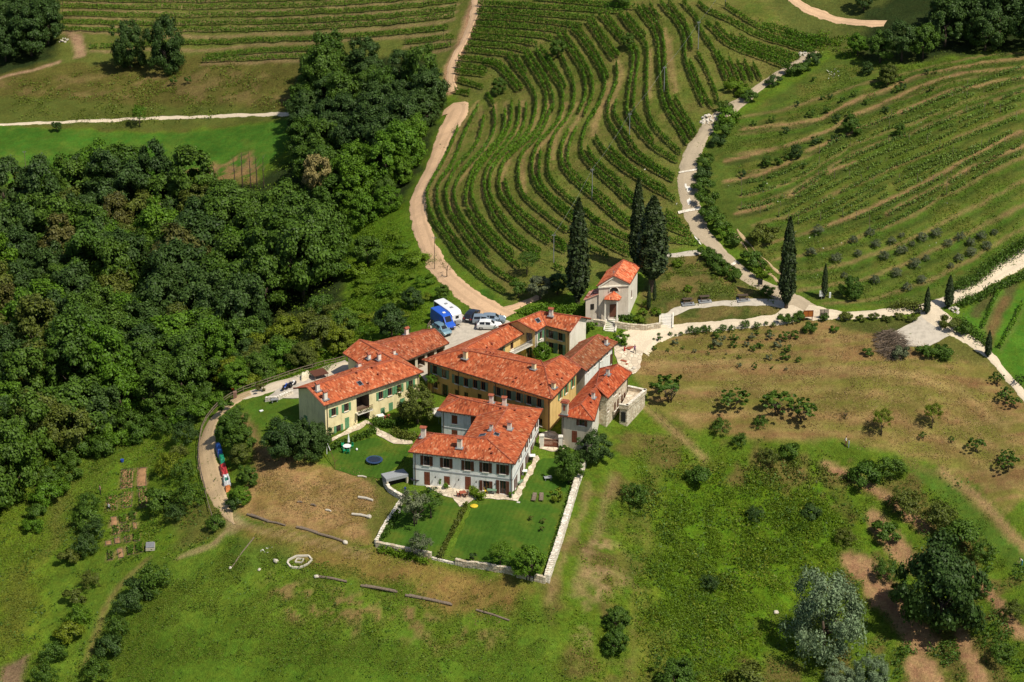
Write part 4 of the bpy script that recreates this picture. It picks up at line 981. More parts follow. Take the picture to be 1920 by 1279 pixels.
def yellow_house():
    ze, zr = 3.7, 5.25
    H = House('cream_house', 'long cream house with green shutters and an open loggia', dict(
        a=(607.6,760.8,ze), b=(794.3,697,ze), c=(550.3,728,ze), r1=(575.7,726.5,zr), j=(739,674.5,zr), rr=(674.2,637,zr), rl=(643.2,662.3,ze), re=(711,645,ze), iv=(678.3,684.3,ze)),
        [('a','b','j','r1'), ('b','re','rr','j'), ('rr','rl','iv','j'), ('c','r1','j','iv')], ['a','b','re','rl','iv','c'], -2.2, 'tile_pale', 'cream')
    for x, y in ((575,555),(735,497),(1170,345),(1285,302),(1400,260),(1547,207)): H.window(0, *c5(x, y), .85, 1.35, 'open', 'green', .42)
    H.window(0, *c5(945,440), 2.5, 2.5, 'loggia'); H.window(0, *c5(950,625), 2.3, 2.3, 'loggia')
    H.window(0, *c5(637,770), .85, 1.35, 'open', 'green', .42); H.window(0, *c5(748,748), .85, 2.0, 'door', 'green')
    H.window(0, *c5(1195,552), .85, 1.4, 'closed', 'green'); H.window(0, *c5(1300,552), .85, 1.95, 'door', 'green'); H.window(0, *c5(1445,500), .95, 2.0, 'door', 'green')
    H.window(5, *c5(225,635), .8, 1.0, 'closed', 'green')
    H.finish({5: 'cream', 3: 'cream'}, pipes=[(0, .35), (0, -.25)])
    u, z, L_ = H.on_wall(0, *c5(945, 540)); a, t, n, _ = H.edge(0); rz = math.atan2(t[1], t[0]); c = np.array([*(a + t * u + n * .35), z])
    bal = MB(); bal.box(c, (3.0, .9, .16), rz, 0)
    for k in range(13): bal.box(c + np.array([*(t * (-1.4 + 2.8 * k / 12) + n * .4), .5]), (.04, .04, .9), rz, 1)
    bal.box(c + np.array([*(n * .4), .95]), (2.9, .06, .06), rz, 1); bal.build('balcony', [M['offwhite'], M['brown']], H.root)
    fl = MB()
    fc = []
    for k in range(90):
        fc.append(c + np.array([*(t * rnd.uniform(-1.3, 1.3) + n * rnd.uniform(.25, .5)), rnd.uniform(.1, .75)]))
    fm = fast_mesh('balcony_flowers', leaf_quads(np.array(fc), R.normal(size=(90, 3)) + [0, 0, .5], .12), 4, L['mid']); o = link('balcony_flowers', fm); tag(o, 'flower boxes along the loggia railing of the cream house', 'flowers')
    for x, y in ((838,665),(1073,590),(1372,482)): H.lamp(0, *c5(x, y))
    for x, y, hh in ((375,285,1.1),(470,395,1.2)): H.chimney(*c5(x, y), hh, .6)
    H.chimney(*c5(170,205), 1.0, .6); H.chimney(*c1(595,710), 1.0, .55); H.chimney(*c1(710,680), .6, .6); H.chimney(*c1(810,600), .7, .5); H.chimney(*c1(910,610), .95, .55); H.chimney(*c1(1060,555), .6, .45); H.chimney(*c1(815,430), .9, .6)
    for x, y in ((635,725),(690,750),(845,700),(905,765),(805,855)): H.vent(*c1(x, y))
    H.skylight(*c1(718,848), .8, 1.0)
def barn():
    ze, zr = 2.4, 3.75
    er, rr, el, rl = (842,643.5,ze), (815.5,617.5,zr), (763,675.4,ze), (714.5,648,zr)
    H = House('open_barn', 'long low barn with dark open front beside the parking yard', dict(a=el, b=er, rr=rr, rl=rl, mb=mir(er, rr, ze), ml=mir(el, rl, ze)),
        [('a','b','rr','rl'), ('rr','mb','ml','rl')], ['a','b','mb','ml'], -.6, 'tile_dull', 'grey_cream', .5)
    L_ = H.edge(0)[3]
    for k in range(4): H.window(0, 0, 0, L_ / 4 - .55, 2.0, 'loggia', world=(L_ * (k + .5) / 4, .75))
    H.finish()
    H.chimney(*c1(1185,360), 1.0, .6)
def ochre_house():
    ze, zr = 4.7, 6.55
    H = House('ochre_farmhouse', 'big ochre farmhouse with green shutters round the courtyard', dict(
        a=(791.5,674.6,ze), b=(1034.4,749,ze), c=(1089.3,690.6,ze), k=(866,655,zr), r2=(1020.6,687.2,zr), r3=(1052.7,666.6,zr),
        iv2=(1013.7,675.7,ze), q=mir((1089.3,690.6,ze), (1052.7,666.6,zr), ze), iv=(931.2,655.5,ze), li=(984,624,ze), lr=(965.5,602.6,zr - .5), le=mir((984,624,ze), (965.5,602.6,zr - .5), ze)),
        [('a','b','r2','k'), ('b','c','r3','r2'), ('r2','r3','q','iv2'), ('k','r2','iv2','iv'), ('k','iv','li','lr'), ('le','a','k','lr')],
        ['a','b','c','q','iv2','iv','li','le'], -1.2, 'tile', 'ochre')
    for x, y in ((155,582),(232,614),(335,664),(410,685),(485,699),(550,714),(675,760),(760,785),(838,804),(925,829),(1008,852)): H.window(0, *c2(x, y), .85, 1.5, 'open', 'grey_green', .48)
    for x, y in ((160,705),(335,772),(410,792),(520,806)): H.window(0, *c2(x, y), .8, 1.1, 'dark')
    H.window(0, *c2(238,750), 1.0, 2.1, 'glassdoor', 'grey_green', .05); H.window(0, *c2(1015,1010), .8, 1.3, 'dark')
    for x, y in ((1180,785),(1228,742),(1283,690)): H.window(1, *c2(x, y), .85, 1.5, 'open', 'green', .45)
    H.window(5, *c2(785,385), .8, 1.2, 'dark'); H.window(5, *c2(700,420), .9, 1.3, 'open', 'grey_green', .4)
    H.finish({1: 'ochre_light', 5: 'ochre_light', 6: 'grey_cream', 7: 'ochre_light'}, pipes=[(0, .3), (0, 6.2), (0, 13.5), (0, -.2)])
    for x, y, hh, wd in ((405,490,1.2,.65),(965,575,.9,.6),(1125,730,.8,.6),(315,385,1.0,.6),(530,275,1.1,.6),(1130,470,.8,.55)): H.chimney(*c2(x, y), hh, wd, 'cream')
    for x, y in ((575,440),(610,450),(635,458),(800,685),(825,655),(1030,705),(1160,630),(1200,660),(625,380),(585,410)): H.vent(*c2(x, y))
def north_house():
    ze, zr = 5.6, 7.1
    T = (1013.7,584,zr); V = (1024,610,ze)
    H = House('courtyard_house', 'pale house with green shutters at the back of the courtyard', dict(
        a1=(970.2,601.2,zr), a2=(1005.7,621.4,ze), v=V, t=T, e=(1069.9,621.9,ze), r=(1089.3,594.4,zr),
        o2=mir((1005.7,621.4,ze), (970.2,601.2,zr), ze), bk=mir((1069.9,621.9,ze), (1089.3,594.4,zr), ze), oc=mir(V, T, ze)),
        [('a1','a2','v','t'), ('a1','t','oc','o2'), ('v','e','r','t'), ('t','r','bk','oc')], ['o2','a2','v','e','bk','oc'], .2, 'tile_pale', 'ochre_light', .5)
    H.window(1, *c2(1020,300), .8, 1.3, 'open', 'green', .4); H.window(1, *c2(1022,415), .6, .8, 'dark')
    for x, y in ((1105,292),(1182,312)): H.window(2, *c2(x, y), .85, 1.4, 'open', 'grey_green', .45)
    for x, y in ((1105,420),(1182,420)): H.window(2, *c2(x, y), .9, 2.1, 'glassdoor', 'grey_green', .45)
    H.window(0, *c2(925,325), .9, 2.0, 'glassdoor', 'grey_green', .05); H.window(0, *c2(927,450), .9, 2.0, 'glassdoor', 'grey_green', .05)
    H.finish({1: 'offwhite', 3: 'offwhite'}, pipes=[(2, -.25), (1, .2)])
    p0 = at(*c2(955,378), 2.9); p1 = at(*c2(800,452), 2.9); d = (p1 - p0) / np.linalg.norm(p1 - p0); nrm = np.array([d[1], -d[0], 0])
    rz = math.atan2(d[1], d[0]); L_ = np.linalg.norm(p1 - p0); b = MB(); m = (p0 + p1) / 2 + nrm * .5
    b.box(m, (L_, 1.1, .16), rz, 0)
    for k in range(int(L_ / .16)):
        b.box(p0 + d * (k * .16 + .08) + [0, 0, .5], (.035, .035, .9), rz, 1)
    b.box((p0 + p1) / 2 + [0, 0, .97], (L_, .06, .06), rz, 1); b.build('balcony', [M['offwhite'], M['metal']], H.root)
    H.chimney(*c2(1105,140), 1.1, .62); H.chimney(*c2(870,138), .5, .4); H.skylight(*c2(997,180), .9, .9)
def brown_wing():
    ze, zr = 3.9, 5.35
    ef, rf, en, rn = (1158,642.5,ze), (1121.4,628,zr), (1099.6,695.2,ze), (1069.2,674.1,zr)
    H = House('brown_roofed_wing', 'white walled wing with weathered brown roof right of the courtyard', dict(a=en, b=ef, rf=rf, rn=rn, mf=mir(ef, rf, ze), mn=mir(en, rn, ze)),
        [('a','b','rf','rn'), ('rf','mf','mn','rn')], ['a','b','mf','mn'], -.6, 'tile_brown', 'white', .5)
    L_ = H.edge(0)[3]
    for k in range(4): H.window(0, 0, 0, .7, .6, 'dark', world=(L_ * (k + .6) / 4.4, 3.0))
    H.window(0, *c6(1105,175), .8, 1.9, 'door', 'brown')
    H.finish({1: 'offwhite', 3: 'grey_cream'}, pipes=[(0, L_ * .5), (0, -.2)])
    H.chimney(*c2(1555,372), .8, .55)
def stone_house():
    ze, zr = 3.4, 4.95
    H = House('stone_house', 'rubble stone and cream house with red roof beside the dry field', dict(
        fl=(1047.2,778.7,ze), fr=(1114.5,789.3,ze), s1=(1127.8,739.8,ze), s2=(1140.3,746.6,ze - .35), tr=(1184.8,699.4,ze - .35), rf=(1157.5,683.3,zr), lb=(1124.6,691.6,ze), rn=(1089.4,757.6,zr), m=(1117.6,724.4,zr)),
        [('lb','fl','rn','m'), ('lb','m','rf'), ('fl','fr','rn'), ('fr','s1','m','rn'), ('s2','tr','rf','m'), ('s1','s2','m')],
        ['fl','fr','s1','s2','tr','rf','lb'], -2.9, 'tile_red', 'grey_cream', .4)
    H.window(0, *c6(710,978), .9, 1.0, 'open', 'brown', .4); H.window(0, *c6(620,1145), .9, 2.1, 'door', 'red_brown')
    for x, y in ((1107,782),(1142,742),(1190,695),(1222,662)): H.window(3, *c6(x, y), .7, 1.5, 'closed', 'brown')
    for x, y in ((1097,640),(1118,622),(1025,825),(1160,632)): H.window(3, *c6(x, y), .5, .5, 'dark')
    H.finish({1: 'offwhite', 2: 'stone', 3: 'stone', 4: 'stone'}, pipes=[(3, -.2), (0, .2)])
    # tall chimney on the front eave
    p = at(*c6(508, 868), ze + .2); b = MB(); rz = H.rz_of()
    b.box(p + [0, 0, .9], (.95, .8, 2.2), rz, 0); b.box(p + [0, 0, 0], (1.3, 1.0, .14), rz, 1); b.box(p + [0, 0, 2.08], (1.3, 1.1, .14), rz, 2); b.box(p + [0, 0, 2.25], (1.0, .85, .2), rz, 2)
    b.box(p + np.array([*(H.edge(0)[2] * .405), 1.2]), (.34, .03, .9), rz, 2)
    b.build('chimney', [M['grey_cream'], M['flash'], M['ridge']], H.roof)
    H.chimney(*c6(1020,400), .9, .5); H.chimney(*c6(845,680), .9, .5)
    for x, y in ((690,555),(870,545),(955,480),(1030,530),(825,745)): H.vent(*c6(x, y))
    # stone terrace at its right
    root = thing('stone_terrace', 'raised stone terrace with parapet and dark door beside the stone house', 'terrace', g(1180, 770))
    zt = .2
    q = [at(*c6(1165,800), zt), at(*c6(1255,812), zt), at(*c6(1468,628), zt), at(*c6(1270,585), zt)]
    b = MB(); lo = [np.array([p[0], p[1], -4.5]) for p in q]
    b.add(q + lo, [(0, 1, 2, 3), (4, 5, 1, 0), (5, 6, 2, 1), (6, 7, 3, 2), (7, 4, 0, 3)]); b.build('wall', M['stone'], root)
    for i, j in ((0, 1), (1, 2), (2, 3)):
        a, c = q[i] + [0, 0, .35], q[j] + [0, 0, .35]; d = (c - a) / np.linalg.norm(c - a)
        wl = MB(); wl.bar(a - d * .1 + [0, 0, -.0], c + d * .1, .42, .7, 0); wl.bar(a + [0, 0, .38] - d * .15, c + [0, 0, .38] + d * .15, .5, .08, 1); wl.build('parapet', [M['stone'], M['stone_white']], root)
    t = q[1] - q[0]; L_ = np.linalg.norm(t); t /= L_; n = np.array([t[1], -t[0], 0])
    MB().box((q[0] + q[1]) / 2 + n * .03 + [0, 0, -1.5], (L_ * .62, .08, 1.7), math.atan2(t[1], t[0])).build('door', M['black'], root)
    pv = [p + np.array([0, 0, .012]) for p in q]; MB().add(pv, [(0, 1, 2, 3)]).build('paving', M['paving'], root)
def chapel():
    zb = 4.0; ze, zr = zb + 6.0, zb + 7.7
    rf, rb, erf, erb = (1150.2,516.9,zr), (1168.9,487.5,zr), (1181.5,532,ze), (1200.2,500,ze)
    H = House('chapel', 'small pale chapel with bright red roof below the cypresses', dict(
        ef=erf, eb=erb, rf=rf, rb=rb, lf=mir(erf, rf, ze), lb=mir(erb, rb, ze)), [('ef','eb','rb','rf'), ('rf','rb','lb','lf'), ('eb','lb','rb')] if False else [('ef','eb','rb','rf'), ('rf','rb','lb','lf')],
        ['lf','ef','eb','lb'], zb, 'tile_new', 'chapel', .3)
    H.window(1, *c4(1312,730), .7, 1.4, 'dark')
    a, t, n, L_ = H.edge(0); rz = math.atan2(t[1], t[0])
    H.finish({1: 'offwhite'})
    A3 = lambda u, z, d=0.0: np.array([*(a + t * u + n * d), z])
    ped = MB(); ped.box(A3(L_ / 2, ze - .35, .08), (L_ + .3, .28, .22), rz, 0)
    for s_ in (-1, 1): ped.bar(A3(L_ / 2 + s_ * (L_ / 2 + .1), ze - .2, .1), A3(L_ / 2, zr - .28, .1), .26, .2, 0)
    ped.build('pediment_moulding', M['offwhite'], H.root)
    # half-round window over the porch
    u, z, _ = H.on_wall(0, *c4(1045, 690)); cen = A3(u, z, .04); lun = MB(); ring = MB(); N_ = 14; r_ = .75
    pts = [cen + np.array([*(t * math.cos(math.pi * k / N_) * r_), math.sin(math.pi * k / N_) * r_]) for k in range(N_ + 1)]
    lun.add(pts, [list(range(N_ + 1))]); wl = lun.build('lunette_window', M['glass'], H.root)
    ring.tube([p + np.array([*(n * .03), 0]) for p in [cen + (p - cen) * 1.12 for p in pts]], .1, 6); ring.build('frame', M['offwhite'], wl)
    # porch
    pz = zb + 3.8; fl, fr, pr, pl = (c4(897,812,pz), c4(1130,826,pz), c4(1165,772,pz), c4(925,745,pz))
    P = [at(*q) for q in (fl, fr, pr, pl)]; ap = A3(u, pz + .95, 0.02); apf = (P[0] + P[1]) / 2 * .5 + ap * .5; apf[2] = pz + .85
    b = MB(); uv = []
    for q in ([P[0], P[1], apf], [P[1], P[2], ap, apf], [P[3], P[0], apf, ap]):
        b.add(q, [list(range(len(q)))], 0); nn = np.cross(q[1] - q[0], q[2] - q[0]); nn /= np.linalg.norm(nn); dn = np.array([0, 0, -1]) + nn * nn[2]; dn /= np.linalg.norm(dn); uv += [(p @ np.cross(nn, dn), p @ dn) for p in q]
        b.add([p - [0, 0, .14] for p in q][::-1], [list(range(len(q)))], 1); uv += [(0, 0)] * len(q)
    for i, j in ((0, 1), (1, 2), (3, 0)):
        b.add([P[i], P[i] - [0, 0, .14], P[j] - [0, 0, .14], P[j]], [(0, 1, 2, 3)], 1); uv += [(0, 0)] * 4
    b.uv = uv; b.build('porch_roof', [M['tile_new'], M['wood']], H.root)
    cd = MB()
    for i, s_ in ((0, 1), (1, -1)):
        p = P[i] + np.array([*(t * s_ * .3 - n * .3), 0]); MB().box((p[0], p[1], (zb - .6 + pz) / 2 - .1), (.26, .26, pz - zb + .5), rz).build('porch_column', M['offwhite'], H.root)
    cd.box(A3(u, zb + 1.15, .03), (1.3, .08, 2.3), rz); cd.build('door', M['brown'], H.root)
    # sacristy
    sz = zb + 3.6
    q = [at(*c4(645,603,sz)), at(*c4(795,612,sz)), at(*c4(835,475,sz + 1.0)), at(*c4(712,470,sz + .9))]
    b = MB(); f = [np.array(p) for p in q]; f[1] = np.array([*(a + n * .02 - t * .0), sz]); f[2] = np.array([*(H.foot[0] + (H.foot[3] - H.foot[0]) * .45), sz + 1.1]); f[1] = np.array([*(H.foot[0] + (H.foot[3] - H.foot[0]) * .06), sz + 1.1])
    d0 = (H.foot[3] - H.foot[0]); d0 /= np.linalg.norm(d0); wv = -np.array([*t, 0]) * 2.3; dv_ = np.array([*d0, 0])
    base = np.array([*(H.foot[0] + d0 * .3), 0]); corners = [base + wv, base, base + dv_ * 3.0, base + dv_ * 3.0 + wv]
    ms = MB()
    for i in range(4):
        p, r = corners[i], corners[(i + 1) % 4]; zt = [sz if k in (0, 3) else sz + .75 for k in (i, (i + 1) % 4)]
        ms.add([[p[0], p[1], zb - 2], [r[0], r[1], zb - 2], [r[0], r[1], zt[1]], [p[0], p[1], zt[0]]], [(0, 1, 2, 3)])
    ms.build('sacristy_wall', M['chapel'], H.root)
    o_ = [corners[0] - dv_ * .3 - np.array([*t, 0]) * .3 + [0, 0, sz - .05], corners[1] - dv_ * .3 + [0, 0, sz + .85], corners[2] + dv_ * .3 + [0, 0, sz + .85], corners[3] + dv_ * .3 - np.array([*t, 0]) * .3 + [0, 0, sz - .05]]
    rb_ = MB(); rb_.add(o_ + [p - [0, 0, .15] for p in o_], [(0, 1, 2, 3), (7, 6, 5, 4), (0, 4, 5, 1), (3, 2, 6, 7), (0, 3, 7, 4)])
    uvs = [(p @ np.array([*d0, 0]), p @ np.array([*t, 0])) for p in o_]
    rb_.uv = uvs + [(0, 0)] * 16; rb_.build('sacristy_roof', [M['tile_worn']], H.root)
    wn = (corners[0] + corners[1]) / 2 - dv_ * .03; MB().box((wn[0], wn[1], zb + 2.0), (.6, .08, 1.0), rz).build('window', M['dark'], H.root)
    cr = MB(); cp = A3(L_ / 2, zr, -.2); cr.box(cp + [0, 0, .35], (.06, .06, .7), rz); cr.box(cp + [0, 0, .45], (.4, .06, .06), rz); cr.build('cross', M['metal'], H.root)
    return H
# ------------------------------------------------------------------ vegetation
ORD = 'first second third fourth fifth sixth seventh eighth ninth tenth eleventh twelfth thirteenth fourteenth fifteenth sixteenth seventeenth eighteenth nineteenth twentieth'.split()
def ordw(i):
    if i < 20: return ORD[i]
    t, o = divmod(i + 1, 10); tens = ['', '', 'twenty', 'thirty', 'forty', 'fifty', 'sixty', 'seventy', 'eighty'][t]
    return tens[:-1] + 'ieth' if o == 0 else tens + '-' + ORD[o - 1]
def crown_pts(r, n, nl, rx, rz, cl, flat=.0, hollow=.55):
    """leaf centres and outward directions: branch masses, each of several leaf clumps, in an uneven ellipsoid"""
    def dirs(m):
        a = r.normal(size=(m, 3)); a /= np.linalg.norm(a, axis=1, keepdims=True)
        a[:, 2] = np.where(a[:, 2] < -.5, -a[:, 2] * .7, a[:, 2]); return a
    if hollow > .5:
        nb = max(5, nl // 5); A = dirs(nb); A = A[np.argsort(r.rand(nb))]
        for _ in range(12):   # spread the masses apart
            df = A[:, None] - A[None]; A += .05 * (df / ((df ** 2).sum(-1, keepdims=True) + .05)).sum(1); A /= np.linalg.norm(A, axis=1, keepdims=True); A[:, 2] = np.maximum(A[:, 2], -.55)
        B = A * (.42 + .32 * r.rand(nb, 1)); br = .30 + .22 * r.rand(nb)
        b = np.concatenate([np.arange(nb), r.randint(0, nb, nl - nb)]); D = dirs(nl) * .8 + A[b] * .75; D /= np.linalg.norm(D, axis=1, keepdims=True)
        cc = B[b] + D * (br[b] * (.55 + .5 * r.rand(nl)))[:, None]; cr = cl * (.5 + .75 * r.rand(nl) ** 1.3); a = cc / np.linalg.norm(cc, axis=1, keepdims=True)
        sc = np.percentile(np.linalg.norm(cc, axis=1), 90) + cl * .5; cc = cc / sc * np.array([rx, rx, rz])
    else:
        a = dirs(nl); rad = hollow + (1 - hollow) * r.rand(nl, 1) ** .6
        cc = a * rad * np.array([rx, rx, rz]) * (1 - cl * .55); cr = cl * (.65 + .6 * r.rand(nl))
    w_ = cr ** 2; cnt = np.maximum(8, (n * w_ / w_.sum()).astype(int)); idx = np.repeat(np.arange(nl), cnt); m = len(idx)
    d = r.normal(size=(m, 3)); d /= np.linalg.norm(d, axis=1, keepdims=True)
    rr = r.rand(m, 1) ** .45 * (1 + .5 * (r.rand(m, 1) < .12))
    p = cc[idx] + d * rr * cr[idx][:, None] * np.array([1, 1, .75])
    return p, d * .8 + a[idx] * .7 + np.array([0, 0, .35])
PROTO = {}
def proto_crown(kind, key, seed):
    """crown of unit radius sitting with its centre at z = 1"""
    if (kind, key, seed) in PROTO: return PROTO[(kind, key, seed)]
    r = np.random.RandomState(seed + 100)
    if kind == 'broad':
        p, o = crown_pts(r, 12000, 95, 1, 1.0, .2); sz = .04; asp = .7
    elif kind == 'big':
        p, o = crown_pts(r, 16000, 120, 1, 1.0, .2); sz = .034; asp = .7
    elif kind == 'tall':
        p, o = crown_pts(r, 12000, 95, .8, 1.35, .19); sz = .04; asp = .7
    elif kind == 'bush':
        p, o = crown_pts(r, 3600, 34, 1, .75, .3); sz = .062; asp = .65
    elif kind == 'small':
        p, o = crown_pts(r, 1000, 16, 1, 1.0, .34); sz = .1; asp = .6
    elif kind == 'fig':   # open crown of separate leaf bunches
        p, o = crown_pts(r, 900, 34, 1.15, .7, .13, hollow=.35); sz = .085; asp = .8
    elif kind == 'loose':
        p, o = crown_pts(r, 3000, 50, 1, .95, .2, hollow=.3); sz = .048; asp = .5
    elif kind == 'willow':
        p, o = crown_pts(r, 15000, 130, 1, 1.05, .17); p[:, 2] -= .18 * np.abs(r.normal(size=len(p))) * (np.hypot(p[:, 0], p[:, 1])); sz = .034; asp = .4
    elif kind == 'cypress':   # unit height column, radius 1 at the belly
        n = 7000; z = r.rand(n) ** .85; prof = np.clip(np.minimum((z + .03) * 5.5, 1) * (1 - z ** 2.6) ** .8, 0.04, 1)
        a = r.rand(n) * 6.283; lump = .86 + .2 * np.sin(a * 3 + z * 9 + seed) * np.sin(a * 5 - z * 23) + .1 * r.normal(size=n)
        q = np.sqrt(r.rand(n)) * .35 + .65
        rad = prof * q * lump
        p = np.stack([np.cos(a) * rad, np.sin(a) * rad, z], 1); o = np.stack([np.cos(a), np.sin(a), .5 + 0 * a], 1); sz = .013; asp = .5
        v = leaf_quads(p * [1, 1, 8], o + r.normal(size=o.shape) * .5, .17 * (.7 + .6 * r.rand(n)), asp, r); v[:, 2] /= 8
        me = fast_mesh('crown', v, 4, L[key]); PROTO[(kind, key, seed)] = me; return me
    elif kind == 'bare':
        p, o = crown_pts(r, 260, 20, 1, 1.2, .3); sz = .07; asp = .3
    o = o + r.normal(size=o.shape) * .55
    v = leaf_quads(p, o, sz * (.6 + .8 * r.rand(len(p))), asp, r)
    v = v * 1.12; v[:, 2] += 1.0
    me = fast_mesh('crown', v, 4, L[key]); PROTO[(kind, key, seed)] = me
    return me
def proto_trunk(seed, multi=False):
    """trunk and limbs for a crown of unit radius centred at z = 1 above the trunk foot at z = -1"""
    k = ('trunk', seed, multi)
    if k in PROTO: return PROTO[k]
    r = random.Random(seed); b = MB()
    n = 3 if multi else 1
    for q in range(n):
        ox, oy = (r.uniform(-.12, .12), r.uniform(-.12, .12)) if multi else (0, 0)
        top = (ox * 5 + r.uniform(-.1, .1), oy * 5 + r.uniform(-.1, .1), .7)
        b.tube([(ox, oy, -1.05), (ox * 1.5, oy * 1.5, -.5), (ox * 3, oy * 3, .1), top], [.085, .07, .055, .03] if not multi else [.05, .045, .04, .02], 7)
        for j in range(5):
            a = r.uniform(0, 6.28); z0 = r.uniform(-.1, .5); l_ = r.uniform(.45, .8)
            s_ = (ox * 3, oy * 3, z0)
            b.tube([s_, (s_[0] + math.cos(a) * l_ * .5, s_[1] + math.sin(a) * l_ * .5, z0 + .3), (s_[0] + math.cos(a) * l_, s_[1] + math.sin(a) * l_, z0 + .7)], [.035, .022, .008], 5)
    o = b.build('trunk', M['bark'], None, smooth=True); me = o.data; bpy.data.objects.remove(o); PROTO[k] = me
    return me
def tree(name, label, cat, px, py, rad, kind='broad', key='mid', seed=0, lift=.6, zs=1.0, group=None, world=None, multi=False, sink=.15):
    """rad: crown radius in m, lift: bare stem below the crown as a share of rad"""
    rad *= 1.16
    if kind in ('big', 'willow'): lift -= .38
    elif kind == 'broad': lift -= .22
    p = g(px, py) if world is None else np.array([*world, h(*world)])
    t = thing(name, label, cat, (p[0], p[1], p[2] - sink), rnd.uniform(0, 6.28), group)
    cr = link('crown' if cat == 'tree' else 'foliage', proto_crown(kind, key, seed), t)
    cr.scale = (rad, rad * rnd.uniform(.9, 1.1), rad * zs); cr.location = (0, 0, rad * lift)
    tr = link('trunk' if cat == 'tree' else 'stem', proto_trunk(seed % 4, multi), t)
    hz = rad * lift + rad * zs * 1.0
    hz = max(hz, .5); tr.scale = (rad * .85, rad * .85, hz / 2); tr.location = (0, 0, hz / 2)
    return t
def cypress(label, px, py, ht, rad, seed=0, key='cypress', bare=.06):
    p = g(px, py)
    t = thing('cypress_tree', label, 'cypress', (p[0], p[1], p[2] - .1), rnd.uniform(0, 6.28), 'cypresses')
    c = link('crown', proto_crown('cypress', key, seed), t); c.scale = (rad, rad, ht * (1 - bare)); c.location = (0, 0, ht * bare)
    b = MB(); b.tube([(0, 0, -.3), (0, 0, ht * .5), (0, 0, ht * .93)], [rad * .22, rad * .14, .03], 7); b.build('trunk', M['bark'], t, local=True)
def shrub(label, px, py, rad, key='mid', kind='bush', seed=0, group=None, zs=1.0, world=None, name='shrub', cat='shrub', sink=.35):
    p = g(px, py) if world is None else np.array([*world, h(*world)])
    rad *= 1.2; me = proto_crown(kind, key, seed)
    o = link(name, me); o.location = (p[0], p[1], p[2] - rad * zs * sink); o.scale = (rad, rad, rad * zs); o.rotation_euler = (0, 0, rnd.uniform(0, 6.28))
    return tag(o, label, cat, group)
def poisson(px, spacing, seed, n=9000):
    wp = gs(px)[:, :2]; r = np.random.RandomState(seed); x0, y0 = wp.min(0); x1, y1 = wp.max(0)
    c = np.stack([r.uniform(x0, x1, n), r.uniform(y0, y1, n)], 1)
    c = c[inside(wp, c[:, 0], c[:, 1]) > .5]; out = []
    for q in c:
        if all((q[0] - o[0]) ** 2 + (q[1] - o[1]) ** 2 > spacing ** 2 for o in out): out.append(q)
    return out
def inpix(world):
    p = np.array([world[0], world[1], h(*world)]) - CAM
    d = p @ _f
    return CX + F * p[0] / d, CY - F * (p @ _u) / d

